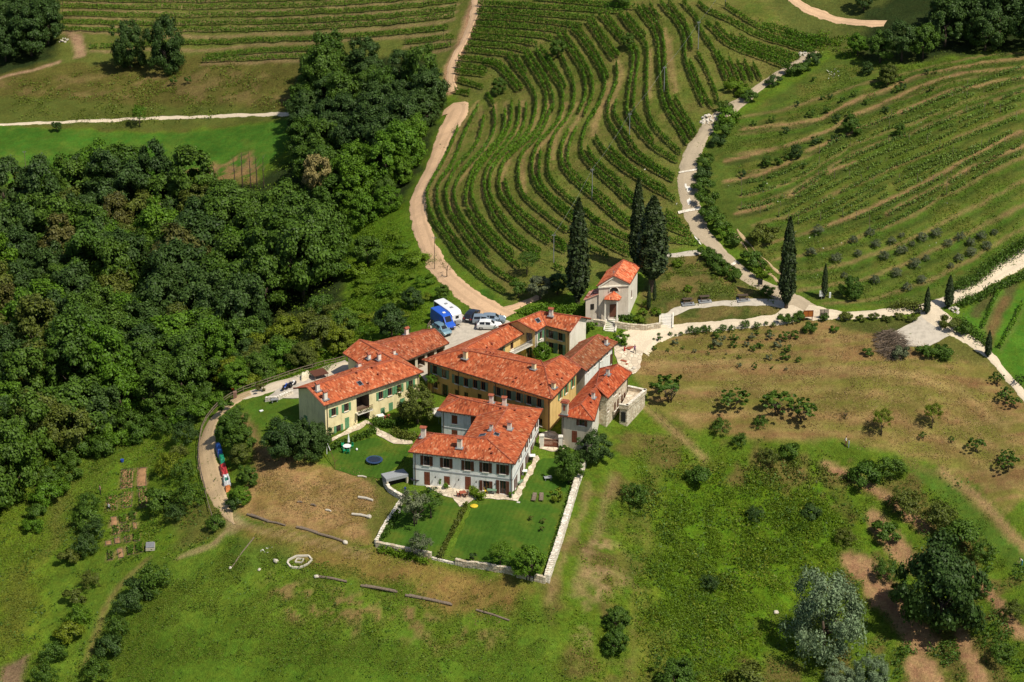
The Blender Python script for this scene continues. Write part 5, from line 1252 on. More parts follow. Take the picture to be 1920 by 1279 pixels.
def woods():
    LW = [(-60,395),(60,390),(140,385),(220,370),(300,388),(380,412),(470,430),(540,445),(600,480),(630,530),(590,560),(500,600),(520,640),(440,700),(330,770),(250,795),(140,850),(40,960),(-60,1000)]
    W1 = poisson(LW, 5.0, 3)
    kinds = [('dark', 'dark green'), ('mid', 'mid green'), ('dark', 'dark green'), ('olive', 'olive green'), ('mid', 'mid green'), ('mid', 'mid green')]
    for k, q in enumerate(W1):
        x, y = inpix(q)
        if x < -70: continue
        nz = vnoise(np.array([q[0] / 13.0]), np.array([q[1] / 13.0]), 77)[0]
        low = (x * .35 + y) > 790
        if low and nz > .45: key, nm = ('bright', 'fresh green') if rnd.random() < .5 else ('mid', 'mid green')
        elif 380 < x < 640 and 420 < y < 600 and nz > .35: key, nm = 'mid', 'mid green'
        else: key, nm = rnd.choices([('dark', 'dark green'), ('mid', 'mid green'), ('olive', 'olive green'), ('bright', 'fresh green'), ('brownish', 'brownish green')], [.38 + (nz < .45) * .25, .3, .14, .08 + (nz > .55) * .12, .09])[0]
        rad = rnd.choice([2.6, 3.0, 3.4, 3.8, 4.2, 4.6]) * rnd.uniform(.95, 1.08)
        where = 'at the upper wood edge below the meadow' if y < 430 else 'low in the wood above the vegetable plots' if (low and x < 330) else 'at the wood edge above the lane' if low else 'in the ' + ('upper' if y < 510 else 'middle' if y < 620 else 'lower') + ' deep left wood'
        sz = 'broad crowned' if rad > 3.9 else 'narrow crowned' if rad < 3.3 else 'round crowned'
        where = where if 'deep left' not in where else where + (' near the picture edge' if x < 170 else ' in its middle' if x < 400 else ' towards the dirt road')
        tree('broadleaf_tree', f'{sz} {nm} tree {where}', 'tree', 0, 0, rad, rnd.choice(['broad', 'broad', 'tall']), key, rnd.randrange(3), .12 if low else .4, rnd.uniform(.95, 1.3), f'{sz} {nm} trees {where}', world=q)
    # wood between the meadow and the dirt road
    W2 = poisson([(560,235),(575,180),(600,150),(700,145),(790,165),(815,200),(800,240),(780,290),(735,350),(680,390),(640,410),(600,400),(560,330)], 4.8, 5)
    for q in W2:
        x, y = inpix(q); nz = vnoise(np.array([q[0] / 8.0]), np.array([q[1] / 8.0]), 79)[0]
        key, nm = ('bright', 'fresh green') if (y > 270 and x > 660 and nz > .4) else ('dark', 'dark green') if nz < .5 else ('mid', 'mid green')
        wh = 'high in the middle wood beside the dirt track' if y < 240 else 'low in the middle wood by the dirt road'
        rad = rnd.uniform(2.5, 3.9); sz = 'broad' if rad > 3.45 else 'narrow' if rad < 2.95 else 'round'
        tree('broadleaf_tree', f'{sz} {nm} tree {wh}', 'tree', 0, 0, rad, 'broad', key, rnd.randrange(3), .3, rnd.uniform(1, 1.3), f'{sz} {nm} trees {wh}', world=q)
    for q in poisson([(640,400),(700,340),(770,300),(780,330),(750,380),(700,420),(650,450)], 5.0, 6):
        k_ = rnd.choice(['bright', 'mid', 'bright']); tree('broadleaf_tree', ('fresh' if k_ == 'bright' else 'mid') + ' green tree on the lower fringe of the middle wood', 'tree', 0, 0, rnd.uniform(1.8, 2.8), 'broad', k_, rnd.randrange(3), .1, 1.05, ('fresh' if k_ == 'bright' else 'mid') + ' green fringe trees', world=q)
    for px, sp, sd, lb, ks, r0, r1 in (([(400,715),(470,670),(520,640),(590,600),(640,610),(665,640),(650,668),(560,693),(470,722),(430,745)], 3.9, 21, 'green tree between the wood and the lane fence', ('bright', 'mid', 'olive', 'yellow'), 1.7, 2.8),
            ([(30,980),(130,845),(240,790),(330,765),(400,735),(430,748),(385,785),(330,800),(240,835),(160,880),(100,950),(60,1010)], 3.0, 22, 'bush along the lower hem of the wood', ('bright', 'mid', 'mid'), 1.1, 2.0)):
        for q in poisson(px, sp, sd):
            k_ = rnd.choice(ks); nm = {'bright': 'fresh', 'mid': 'mid', 'olive': 'olive', 'yellow': 'yellowish'}[k_]
            if 'bush' in lb: shrub(f'{nm} {lb}', 0, 0, rnd.uniform(r0, r1), k_, 'bush', rnd.randrange(3), f'{nm} {lb}', 1.1, world=q, name='bush', cat='bush')
            else: tree('broadleaf_tree', f'{nm} {lb}', 'tree', 0, 0, rnd.uniform(r0, r1), 'broad', k_, rnd.randrange(3), .12, 1.0, f'{nm} {lb}', world=q)
    # wooded corner top left and top right
    for q in poisson([(-40,-20),(80,-40),(100,60),(95,100),(60,125),(-20,138),(-20,-20)], 5.2, 9):
        tree('broadleaf_tree', 'dark tree of the dense grove in the top left corner', 'tree', 0, 0, rnd.uniform(2.8, 3.8), 'broad', 'dark', rnd.randrange(3), .35, 1.2, 'dark trees of the top left grove', world=q)
    for q in poisson([(1750,95),(1760,60),(1800,10),(1960,-30),(1940,95),(1850,98)], 5.2, 10):
        tree('broadleaf_tree', 'dark tree of the dense grove in the top right corner', 'tree', 0, 0, rnd.uniform(2.8, 3.9), 'broad', 'dark', rnd.randrange(3), .35, 1.2, 'dark trees of the top right grove', world=q)
    for x, y, r_, k_, lb in ((1690,115,2.8,'dark','large dark round tree left of the top right grove'),(1650,118,2.2,'mid','mid green tree on the left flank of the dark round tree'),
                             (1730,110,2.4,'mid','mid green tree between the dark round tree and the top right grove'),(1608,105,1.6,'bright','low fresh green tree near the end of the concrete hill road'),
                             (1620,20,2.0,'dark','dark tree above the curved top road'),(1665,160,1.5,'olive','small olive green tree below the dark round tree')):
        tree('broadleaf_tree', lb, 'tree', x, y, r_, 'broad', k_, 1, .5, 1.1)
    for x, y, r_, lb in ((245,128,3.2,'left of the pair of dark trees below the top left vineyard'),(312,132,3.6,'right of the pair of dark trees below the top left vineyard')):
        tree('broadleaf_tree', lb, 'tree', x, y, r_ * 1.02, 'big', 'dark', 1, .1, 1.6)
    tree('broadleaf_tree', 'small round dark tree beside the white field path', 'tree', 107, 247, .85, 'bush', 'dark', 0, .3, 1.3)
    tree('broadleaf_tree', 'light airy young tree straddling the white field path', 'tree', 262, 237, 1.6, 'loose', 'bright', 0, .6, 1.1)
    for x, y in ((325,160),(352,158)): tree('broadleaf_tree', 'little tree standing below the pair of dark trees', 'tree', x, y, .7, 'small', 'mid', 0, .4, 1.1, 'little trees below the pair')
    for x, y, r_, zs, k_ in ((146,395,2.2,1.7,'dark'),(220,385,2.0,1.8,'mid'),(255,390,2.1,1.6,'dark'),(307,388,2.0,1.9,'dark'),(352,402,1.6,1.7,'mid'),(45,395,2.2,1.2,'olive')):
        tree('broadleaf_tree', f'{"dark pointed" if k_ == "dark" else "green pointed"} tree rising above the wood edge against the bright meadow', 'tree', x, y, r_, 'tall', k_, 2, .7, zs, 'pointed trees at the meadow edge')
    tree('flowering_tree', 'tree covered in cream yellow blossom in the wood', 'tree', 597, 412, 2.3, 'broad', 'blossom', 1, 2.3, 1.5)
    for k, (x, y, hh) in enumerate(((440,345,6),(455,350,7.5),(470,352,8),(482,350,6.5),(402,352,4.5),(388,356,4),(495,352,6.5))):
        t = thing('bare_tree', 'thin leafless tree trunk at the end of the bright meadow', 'tree', tuple(g(x, y)), rnd.uniform(0, 6), 'thin leafless trees'); b = MB()
        b.tube([(0, 0, -.2), (.1, 0, hh * .5), (.05, .1, hh)], [.13, .09, .03], 6)
        b.build('trunk', M['bark'], t, local=True); b = MB()
        for j in range(9):
            a = rnd.uniform(0, 6.28); z = hh * rnd.uniform(.35, .95); l_ = rnd.uniform(.5, 1.3); b.tube([(0.05, 0, z), (math.cos(a) * l_, math.sin(a) * l_, z + l_ * 1.1)], [.035, .012], 4)
        b.build('branch', L['twig'], t, local=True)
    # bushy slope between wood and road
    BS = [(655,520),(700,470),(760,430),(790,480),(815,540),(790,590),(700,620),(640,660),(560,690),(470,725),(440,735),(540,690),(640,600)]
    for q in poisson(BS, 4.2, 12):
        x, y = inpix(q); key = rnd.choice(['bright', 'weed', 'yellow', 'weed'])
        nm = {'bright': 'bright green', 'weed': 'fresh grassy green', 'yellow': 'yellowish green'}[key]; shrub(nm + ' bush on the slope between wood and dirt road', 0, 0, rnd.uniform(.9, 1.9), key, 'bush', rnd.randrange(3), nm + ' bushes on the slope', rnd.uniform(.6, .95), world=q)
    for x, y, r_, k_, lb in ((735,640,2.6,'dark','dark bushy tree behind the open barn'),(690,500,2.4,'mid','round green tree alone on the bushy slope'),(775,580,1.6,'dark','dark shrubby tree just below the utility pole road'),
                             (830,562,1.1,'mid','small green tree at the roadside above the parking yard'),(600,665,2.8,'olive','olive green tree above the lane fence'),(540,668,2.8,'yellow','yellowish tree above the lane fence'),
                             (470,700,2.4,'dark','dark tree right above the bend of the lane fence'),(640,640,2.4,'mid','mid green tree near the rear gable of the cream house')):
        tree('broadleaf_tree', lb, 'tree', x, y, r_, 'broad', k_, 1, .4, 1.0)

def garden_trees():
    T = lambda lb, x, y, r_, kind, k_, **kw: tree('broadleaf_tree', lb, 'tree', x, y, r_, kind, k_, kw.pop('seed', 1), kw.pop('lift', .35), kw.pop('zs', 1.0), **kw)
    T('leftmost of the three dense dark trees by the cream house gable', 538, 862, 2.9, 'big', 'dark', zs=1.05, seed=0)
    T('middle one of the three dense dark trees by the cream house gable', 572, 862, 2.5, 'big', 'dark', zs=1.15)
    T('rightmost of the three dense dark trees by the cream house gable', 597, 848, 1.9, 'big', 'dark', zs=1.2)
    T('broad olive green tree in front of the cream house terrace', 783, 795, 2.7, 'big', 'olive', zs=1.05, lift=.45)
    T('small light green tree at the corner of the ochre house', 812, 738, 1.2, 'loose', 'bright', lift=.9)
    T('dense round green tree beside the garden lawn wall', 1066, 905, 2.05, 'big', 'mid', zs=1.2, lift=.4)
    T('dark round tree behind the garden lawn tree below the gate', 1114, 866, 2.3, 'big', 'dark', zs=1.05, lift=.25)
    T('low bush tree filling the gap beside the gate pillar', 1056, 856, .9, 'broad', 'mid', lift=.1)
    T('old spreading olive tree on the left garden lawn', 776, 985, 2.15, 'loose', 'silver', lift=.55, multi=True)
    T('second spreading tree on the left garden lawn near the patio', 808, 972, 1.8, 'loose', 'mid', lift=.5)
    T('leafy tree leaning over the front garden wall at its right end', 990, 1085, 2.0, 'broad', 'bright', lift=.5, multi=True)
    T('smaller leafy tree inside the front garden wall', 938, 1060, 1.6, 'loose', 'bright', lift=.3)
    T('tiny round topped tree inside the front garden wall', 888, 1055, .6, 'small', 'dark', lift=.8)
    T('grey green tree overhanging the left front garden wall', 790, 1045, 1.7, 'loose', 'silver', lift=.2)
    for x, y, lb in ((1018,990,'upper right one of three tiny lawn saplings'),(1017,1005,'lower right one of three tiny lawn saplings'),(996,985,'left one of three tiny lawn saplings')):
        T(lb, x, y - 8, .38, 'small', 'olive', lift=.6)
    shrub('pale green young bush beside the sun loungers', 1042, 938, .95, 'yellow', 'small', 1, None, 1.1)
    # chapel cypresses and others
    cypress('tall thick cypress left of the chapel', 1083, 570, 19.5, 2.1, 0)
    cypress('tall slim cypress behind the chapel on the left of a pair', 1194, 505, 17.0, 1.55, 1)
    cypress('broad rounded cypress right behind the chapel', 1222, 545, 17.5, 2.9, 2, 'cypress', .14)
    cypress('tall lone cypress at the white road junction', 1474, 578, 16.8, 1.55, 1)
    cypress('slim small cypress right of the junction beyond the white road', 1545, 560, 6.6, .58, 0)
    cypress('small leaning cypress in the middle of the white road fork', 1737, 590, 5.2, .62, 1)
    cypress('dark cypress at the fork beside the orchard hedge', 1778, 578, 6.2, .85, 2)
    cypress('small cypress along the lower right lane', 1852, 670, 5.0, .62, 0)
    cypress('thin cypress at the right wall of the chapel', 1216, 583, 5.2, .38, 1); cypress('second thin cypress right of the chapel', 1227, 565, 4.2, .34, 0)
    # trees in front of and around the chapel
    T('grey green small tree between the dirt road and the thick cypress', 1012, 562, 1.7, 'broad', 'silver', lift=.5)
    T('dark shrubby tree at the foot of the vineyard above the house', 972, 558, 1.3, 'bush', 'mid', lift=.3)
    T('airy tree standing in the last vine rows', 988, 518, 1.5, 'loose', 'mid', lift=.9)
    T('dark tree in shade left of the thick cypress', 1045, 552, 1.6, 'broad', 'dark', lift=.4)
    T('leafless looking tree at the edge of the dirt road', 838, 520, 1.2, 'bare', 'brownish', lift=1.0)
    for x, y, r_, lb in ((935,178,1.3,'lowest of the three small dark trees among the bent vine rows'),(1045,108,1.4,'middle of the three small dark trees among the bent vine rows'),(1178,92,1.2,'highest of the three small dark trees among the bent vine rows'),(1168,12,1.6,'dark tree at the top end of the vine hill')):
        T(lb, x, y, r_, 'broad', 'mid', lift=.4, zs=1.1)
    # planting by the hill road
    for k, (x, y, r_, key) in enumerate(((1358,212,1.4,'mid'),(1365,232,1.8,'bright'),(1355,250,1.5,'mid'),(1345,272,1.3,'dark'),(1405,190,1.3,'mid'),(1375,170,1.5,'weed'),(1392,178,1.3,'weed'),(1450,160,1.2,'dark'),(1490,140,1.5,'mid'),(1505,135,1.2,'mid'),(1525,120,1.3,'dark'),
            (1322,310,1.3,'mid'),(1318,335,1.4,'dark'),(1318,360,1.6,'mid'),(1325,385,1.6,'mid'),(1330,410,1.5,'mid'),(1345,430,1.7,'mid'),(1360,445,1.3,'bright'),(1375,460,1.2,'mid'),(1412,500,1.7,'mid'),(1430,520,1.2,'weed'),(1430,455,2.0,'olive'))):
        shrub('rounded roadside bush along the right verge of the concrete hill road', x, y, r_, key, 'bush', k % 3, 'bushes along the hill road', 1.0)
    for k, (x, y, r_) in enumerate(((1330,487,1.2),(1343,500,1.3),(1352,512,1.2),(1368,518,1.2),(1378,525,1.1),(1320,478,.9))):
        shrub('dark bush in the short row dividing picnic slope from hill road', x, y, r_, 'mid', 'bush', k % 3, 'bushes above the picnic slope')
    shrub('round bush beside the black notice board', 1438, 553, 1.0, 'mid', 'bush', 0); tree('broadleaf_tree', 'round green tree alone beyond the white road', 'tree', 1597, 560, 1.55, 'broad', 'mid', 0, .1, 1.25)
    for x, y in ((1205,590),(1213,575),(1198,605),(1230,590),(1290,545),(1270,500)): shrub('green bush on the bank right of the chapel', x, y, rnd.uniform(.6, .9), 'weed', 'bush', rnd.randrange(3), 'bushes beside the chapel')
    # big trees bottom right
    tree('willow_tree', 'large silvery willow tree in the lower right scrub', 'tree', 1543, 1235, 5.0, 'willow', 'willow', 0, .45, 1.3)
    tree('willow_tree', 'left small silver willow at the bottom edge', 'tree', 1572, 1285, 1.9, 'willow', 'willow', 1, .1, 1.0); tree('willow_tree', 'right small silver willow at the bottom edge', 'tree', 1632, 1285, 2.3, 'willow', 'willow', 1, .1, 1.1)
    T('very large dark tree casting a long shadow at lower right', 1762, 1185, 5.0, 'big', 'dark', zs=1.5, lift=.05, seed=0)
    T('dark green bush tree cut by the bottom edge', 1268, 1295, 3.0, 'big', 'mid', zs=.9, lift=.05)
    T('tree of two merging crowns in the lower scrub, upper crown', 1155, 1180, 1.6, 'broad', 'mid', lift=.2); T('tree of two merging crowns in the lower scrub, lower crown', 1152, 1225, 1.7, 'broad', 'mid', lift=.2)
    for k, (x, y, r_, key, lb) in enumerate(((1190,945,1.9,'mid','round bush near the handrail slope'),(1310,905,1.5,'mid','round bush at the top of the leafy scrub'),(1385,835,1.1,'mid','small bush above the leafy scrub'),(1440,870,1.5,'olive','olive bush on the brown bank'),
            (1480,855,1.2,'mid','bush on the brown bank near the people'),(1350,812,1.3,'mid','bush below the first fig tree'),(1425,800,1.0,'mid','bush left of the two lone field trees'),(1620,905,1.9,'mid','big bush above the right terraces'),(1668,895,2.0,'mid','big dark tree above the right terraces'),
            (1415,975,1.2,'dark','dark bush in the middle of the leafy scrub'),(1520,970,1.2,'dark','second dark bush in the leafy scrub'),(1585,1020,1.4,'olive','olive bush at the right of the leafy scrub'),(1330,1105,1.3,'dark','dark round bush low in the scrub'),
            (1660,1010,1.6,'mid','bush on the terrace bank'),(1700,960,2.2,'olive','olive tree on the terrace bank'),(1760,990,2.4,'olive','wide olive tree above the largest tree'),(1800,1020,2.2,'mid','tree right of the wide olive tree'),(1845,1050,1.7,'mid','tree on the lower right terraces'),
            (1660,1085,1.7,'mid','bush between the bare earth terraces'),(1690,1125,1.5,'olive','olive bush between the bare earth terraces'),(1840,1115,1.6,'mid','bush right of the largest tree'),(1900,1160,1.5,'olive','bush at the right edge of the terraces'),(1400,1290,2.0,'olive','wide olive bush at the bottom edge'),(1880,1240,1.7,'mid','bush in the bottom right corner'))):
        shrub(lb, x, y, r_ * 1.1, key, ('loose', 'bush', 'loose')[k % 3], k % 3, None, .95)
    # left side
    for k, (x, y, r_, key, lb) in enumerate(((290,1105,2.3,'mid','dense round bush right of the plots path'),(262,1120,1.8,'dark','dark bush below the dense round bush'),(238,1150,1.9,'dark','dark bush further down the bottom left line'),(222,1190,1.7,'mid','mid bush in the bottom left line'),(205,1225,1.7,'dark','dark bush near the bottom left edge'),(180,1275,1.9,'mid','bush on the bottom left edge'),
            (150,1170,1.8,'bright','bright bush across the bottom left path'),(130,1200,1.7,'yellow','yellowish bush across the bottom left path'),(100,1240,1.8,'mid','bush left of the bottom left path'),(85,1285,1.9,'mid','bush cut by the bottom left edge'),
            (165,985,1.9,'mid','upper bush of the line left of the vegetable plots'),(175,1010,1.8,'dark','dark bush of the line left of the vegetable plots'),(160,1040,1.9,'dark','lower bush of the line left of the vegetable plots'),(130,1055,1.3,'olive','olive bush at the foot of the plots line'),(168,955,1.6,'mid','small bush at the top of the plots line'),(170,1100,1.4,'olive','olive bush beside the lower plots path'),(140,1130,1.3,'olive','olive bush further down the plots path'),
            (320,890,2.0,'yellow','yellowish fruit tree right of the plots'),(345,900,1.9,'mid','green fruit tree right of the plots'),(300,955,2.0,'mid','low wide tree below the fruit trees'),(355,950,2.2,'mid','low wide tree by the lane'),(330,975,1.5,'dark','dark bush below the low wide trees'),(405,990,1.2,'mid','small bush at the lane end'),
            (350,830,2.0,'dark','dark tall bush left of the lane'),(310,815,1.4,'mid','bush among the upper left clearing'),(355,790,1.5,'dark','upper dark bush left of the lane'),(335,860,1.4,'olive','bush beside the fence of the lane'),(190,855,1.7,'mid','bush at the wood edge above the plots'),(60,900,2.0,'mid','bush at the lower wood edge'))):
        shrub(lb, x, y, r_, key, 'bush' if k % 3 == 1 else 'loose', k % 3, None, 1.0, name='bush', cat='bush')
    for k, (x, y, r_, key, lb) in enumerate(((440,800,1.5,'mid','fruit tree over the lane by the brick pillar'),(425,775,1.2,'mid','leafy tree by the lane gate'),(430,825,1.8,'mid','green tree beside the blue tarpaulin'),(455,845,1.9,'mid','green tree on the bank beside the lane'),(450,870,1.5,'olive','olive toned tree beside the green tarpaulin'),(465,910,1.4,'mid','fig tree beside the red tarpaulin'),(452,945,1.3,'bright','bright bush beside the white tub'),(440,955,1.0,'dark','dark bush at the lower lane corner'),
            (508,805,.7,'mid','tiny tree on the side lawn'),(488,735,.7,'brownish','wispy brown shrub by the lane wall'))):
        shrub(lb, x, y, r_, key, 'broad' if r_ > 1.2 else 'small', k % 3, None, 1.0, name='fruit_tree', cat='tree', sink=.1)
    # hedges and beds round the houses
    def hedge(label, px, wd, ht, key='mid', dens=70, name='hedge'):
        p = resample(gs(px)[:, :2], .25); n = int(len(p) * dens * .25) + 20; i = R.randint(0, len(p), n)
        x = p[i, 0] + R.normal(size=n) * wd * .33; y = p[i, 1] + R.normal(size=n) * wd * .33
        hh = ht * (.75 + .5 * vnoise(x * 1.2, y * 1.2, 7)); z = h(x, y) + hh * R.rand(n) ** .6
        v = leaf_quads(np.stack([x, y, z], 1), R.normal(size=(n, 3)) + [0, 0, .6], .16 * (.6 + .8 * R.rand(n)))
        tag(link(name, fast_mesh(name, v, 4, L[key])), label, 'hedge')
    hedge('low hedge along the foot of the cream house terrace', [(617,845),(650,832),(690,818),(703,810)], .9, 1.0, 'mid', 190)
    hedge('clipped hedge in front of the cream house garden terrace', [(705,798),(730,802),(762,790)], 1.2, 1.3, 'mid', 260)
    hedge('shaded planting bed beside the stone garden wall', [(738,812),(760,822),(780,822)], 1.4, .8, 'olive', 160)
    hedge('flower hedge dividing the two garden lawns', [(874,948),(862,975),(848,1000),(835,1025),(824,1048)], .5, .6, 'olive', 170)
    hedge('climbing plants along the inside of the right garden wall', [(1079,905),(1066,950),(1050,1000),(1034,1050)], .6, .9, 'mid', 150)
    hedge('planting along the inside of the left garden wall', [(748,955),(735,980),(722,1005),(712,1015)], .7, .8, 'mid', 140)
    hedge('weeds along the outer foot of the front garden wall', [(712,1034),(750,1042),(800,1056)], .9, .7, 'weed', 150)
    hedge('planting at the patio in front of the white house', [(886,925),(895,935),(905,938)], 1.0, 1.0, 'weed', 260)
    hedge('grassy hedge in the shade before the chapel', [(980,588),(1020,580),(1070,580),(1105,592)], 2.0, .7, 'bright', 300)
    hedge('planting on the retaining wall right of the chapel steps', [(1158,597),(1185,601),(1205,605)], 1.0, .8, 'mid', 240)
    hedge('shrubs beside the lower right lane', [(1800,605),(1820,625),(1850,650)], 1.8, 1.2, 'mid', 150)
    hedge('leafy hedge on the upper side of the right white road', [(1795,548),(1830,530),(1870,496),(1930,458)], 1.7, 1.8, 'mid', 260)
    hedge('hedge on the lower side of the right white road', [(1800,575),(1840,560),(1870,543),(1935,512)], 1.2, 1.2, 'mid', 220)
    hedge('low hedge left of the small leaning cypress', [(1675,580),(1700,578),(1725,585)], 1.8, 1.3, 'olive', 220)
    for x, y, r_ in ((893,906,.7),(860,905,.5),(855,912,.45),(890,930,.5),(960,932,.5),(830,915,.7)): shrub('flowering shrub against the white house front', x, y, r_, rnd.choice(['bright', 'mid', 'olive']), 'small', 1, 'shrubs before the white house', 1.3)
    for x, y in ((1167,650),(1160,646),(1110,625),(1015,678)): shrub('leafy potted shrub beside the courtyard entrance', x, y - 4, .9, 'bright', 'small', 1, 'shrubs at the courtyard', 1.2)
    shrub('green shrub growing in the inner courtyard', 1016, 672, 1.2, 'bright', 'bush', 1, None, 1.4)

def orchards():
    # plants of the dry field (6x crop positions)
    SP = [(510,265,.55),(600,310,.3),(430,340,.3),(735,350,.35),(885,375,.3),(985,180,.8),(1065,210,.45),(1155,200,.5),(1205,210,.45),(980,290,.85),(915,310,.4),(1170,290,.6),(1320,285,.5),(1400,330,.6),(1470,300,.6),(1370,210,.6),(1425,155,.45),(1575,150,.5),(1580,200,.6),(1740,210,.85),(1860,190,.75),(1660,300,.7),(1770,340,.65),
          (1240,420,.35),(1565,435,.55),(1750,450,.8),(1900,455,.5),(1240,515,.4),(1405,530,.5),(1600,535,.3),(1760,550,.3),(345,220,.5),(285,320,.4),(1090,375,.2),(1070,420,.2)]
    for k, (x, y, r_) in enumerate(SP):
        X, Y = 1180 + x / 6, 600 + y / 6; key = 'silver' if k % 3 == 0 else 'mid'
        shrub(('grey green' if key == 'silver' else 'fresh green') + ' sapling planted in rows on the dry field', X, Y + 3, r_ * .85, key, 'small', k % 3, ('grey green' if key == 'silver' else 'fresh green') + ' saplings of the dry field', 1.1, name='sapling', cat='sapling', sink=.1)
    for k, (x, y, r_) in enumerate([(460,160,.5),(520,165,.3),(580,155,.5),(690,130,.9),(760,140,.9),(830,110,.8),(880,125,.9),(1050,110,.9),(1150,115,.8),(1300,80,1.1),(1440,85,.9),(1540,40,.5),(1620,60,.6),(1770,30,1.0),(1860,20,1.0),(275,210,.3),(330,160,.4)]):
        shrub('dark bush lining the lower edge of the white road', 1180 + x / 6, 600 + y / 6 + 3, r_ * .72, 'mid', 'loose', k % 3, 'bushes along the white road', 1.0, sink=.2)
    for x, y, r_, lb in ((1255,752,2.4,'leftmost spreading fig tree on the dry field'),(1373,768,1.9,'second spreading fig tree from the stone terrace'),(1458,778,2.3,'third spreading fig tree from the stone terrace'),(1505,790,2.0,'rightmost of the four spreading fig trees')):
        tree('fig_tree', lb, 'tree', x, y, r_, 'fig', 'mid', int(x) % 3, .25, .8, None, multi=True)
    for x, y, r_, lb in ((1652,816,1.5,'left of two lone young trees on the dry field'),(1747,803,1.45,'right of two lone young trees on the dry field')):
        tree('young_tree', lb, 'tree', x, y, r_, 'loose', 'yellow', 1, .75, 1.05)
    tree('young_tree', 'leafless little tree between fig trees and lone young trees', 'tree', 1583, 785, .9, 'bare', 'brownish', 0, .4, .8, None, multi=True)
    for x, y, r_ in ((1730,822,.6),(1785,828,.5),(1830,848,1.2),(1885,865,1.0),(1890,885,1.4),(1870,720,1.0),(1885,750,1.1),(1900,765,1.0),(1910,720,.8)):
        tree('young_tree', 'small fruit tree near the right edge of the dry field', 'tree', x, y, r_, 'fig', 'mid', 2, .3, .9, 'small fruit trees at the right edge')
    for k, (x, y, r_, key, lb) in enumerate(((1688,670,1.15,'silver','dense grey bush in front of the brushwood pile'),(1733,668,1.1,'mid','round bush right of the brushwood pile'),(1755,668,1.1,'mid','left bush of the low double bush'),(1772,670,1.2,'mid','right bush of the low double bush'),(1627,666,.7,'mid','small bush left of the brushwood pile'),(1565,622,.6,'bright','tiny fruit bush below the wooden sign'),(1518,622,1.0,'mid','fruit bush left below the wooden sign'),(1500,600,.9,'mid','bush under the wooden sign board'),(1470,605,.9,'mid','bush left of the wooden sign'),(1545,600,.7,'mid','bush between the two sign boards'),(1583,600,.8,'olive','bush right of the slatted board'),(1780,618,1.4,'olive','grey leafed bush beside the turning place'),(1805,625,1.3,'mid','bush at the start of the lower lane'))):
        shrub(lb, x, y, r_, key, 'bush', k % 3, None, 1.05)
    for k in range(6): shrub('olive coloured weed bush on the verge below the white road', 1590 + k * 24, 598 + (k % 2) * 4, .7, 'olive', 'bush', k % 3, 'verge bushes below the white road', .9)
    # olive bushes of the right orchard (4x crop)
    for k, (x, y) in enumerate([(675,180),(510,230),(325,175),(640,80),(810,120),(1000,165),(870,205),(1100,265),(1190,215),(1350,105),(1260,40),(1160,65),(1080,105),(960,330),(570,345),(800,385),(1150,380),(1040,440),(1370,270),(1520,175),(1430,220),(1440,60),(930,90),(1000,40),(1520,100),(1600,60),(1700,20),(1640,130),(380,20),(760,30)]):
        shrub('grey green olive bush on the grassy terraces of the right orchard', 1440 + x / 4, 430 + y / 4 + 5, rnd.uniform(.5, .95), 'silver', 'loose', k % 3, 'olive bushes of the right orchard', 1.05, name='olive_bush', cat='bush')
    for k, (x, y, r_) in enumerate([(645,580,.6),(740,440,.6),(785,545,.6),(830,540,.6),(965,525,.7),(810,620,.8),(865,670,.9),(1035,570,.7),(940,640,.7),(580,735,.8),(500,670,.8),(400,690,.6),(340,980,.8),(470,920,1.1),(540,910,.9),(640,870,1.3),(580,880,.8),(770,790,.9),(740,800,.9),(720,640,.9),(1210,500,.8),(1240,490,.8),(950,740,1.9),(1220,750,1.2),(1140,620,.8),(900,560,.7),(450,1040,.9),(850,780,.8),(1400,500,.7),(1420,395,.6),(1370,400,.6),(690,930,.7),(1140,440,1.5),(1040,400,1.3),(1220,450,.8)]):
        shrub('young dark fruit tree on the upper terraces of the right orchard', 1280 + x / 3, y / 3 + 6, r_ * .74, 'mid' if k % 3 else 'dark', 'small' if r_ < 1 else 'broad', k % 3, 'young fruit trees of the right orchard', 1.15, name='fruit_tree', cat='tree', sink=.1)

# vine rows: (crop origin x, y, factor, points)
ROWS = []
def rows(block, ox, oy, k, lst): ROWS.append((block, [crop(ox, oy, k, p) for p in lst]))
rows('level upper vine hill, counted downhill', 840, 0, 6, [
 [(1000,-30),(1400,5),(1800,45),(2100,75)], [(340,25),(700,40),(1100,70),(1500,90),(1800,115),(1960,120)], [(330,110),(700,125),(1100,150),(1500,185),(1640,200)], [(340,180),(700,195),(1100,230),(1400,270),(1500,280)],
 [(320,250),(700,275),(1100,310),(1330,345)], [(280,330),(600,350),(900,380),(1080,395),(1180,430)], [(260,395),(600,425),(850,455),(1000,490)], [(230,475),(550,500),(760,530),(900,560)], [(190,545),(500,580),(700,610),(800,650)],
 [(120,640),(400,665),(560,690),(650,760),(740,870),(830,980)], [(90,720),(300,745),(440,780)], [(80,790),(400,830)], [(110,890),(300,940),(390,970)], [(80,1010),(240,1040)]])
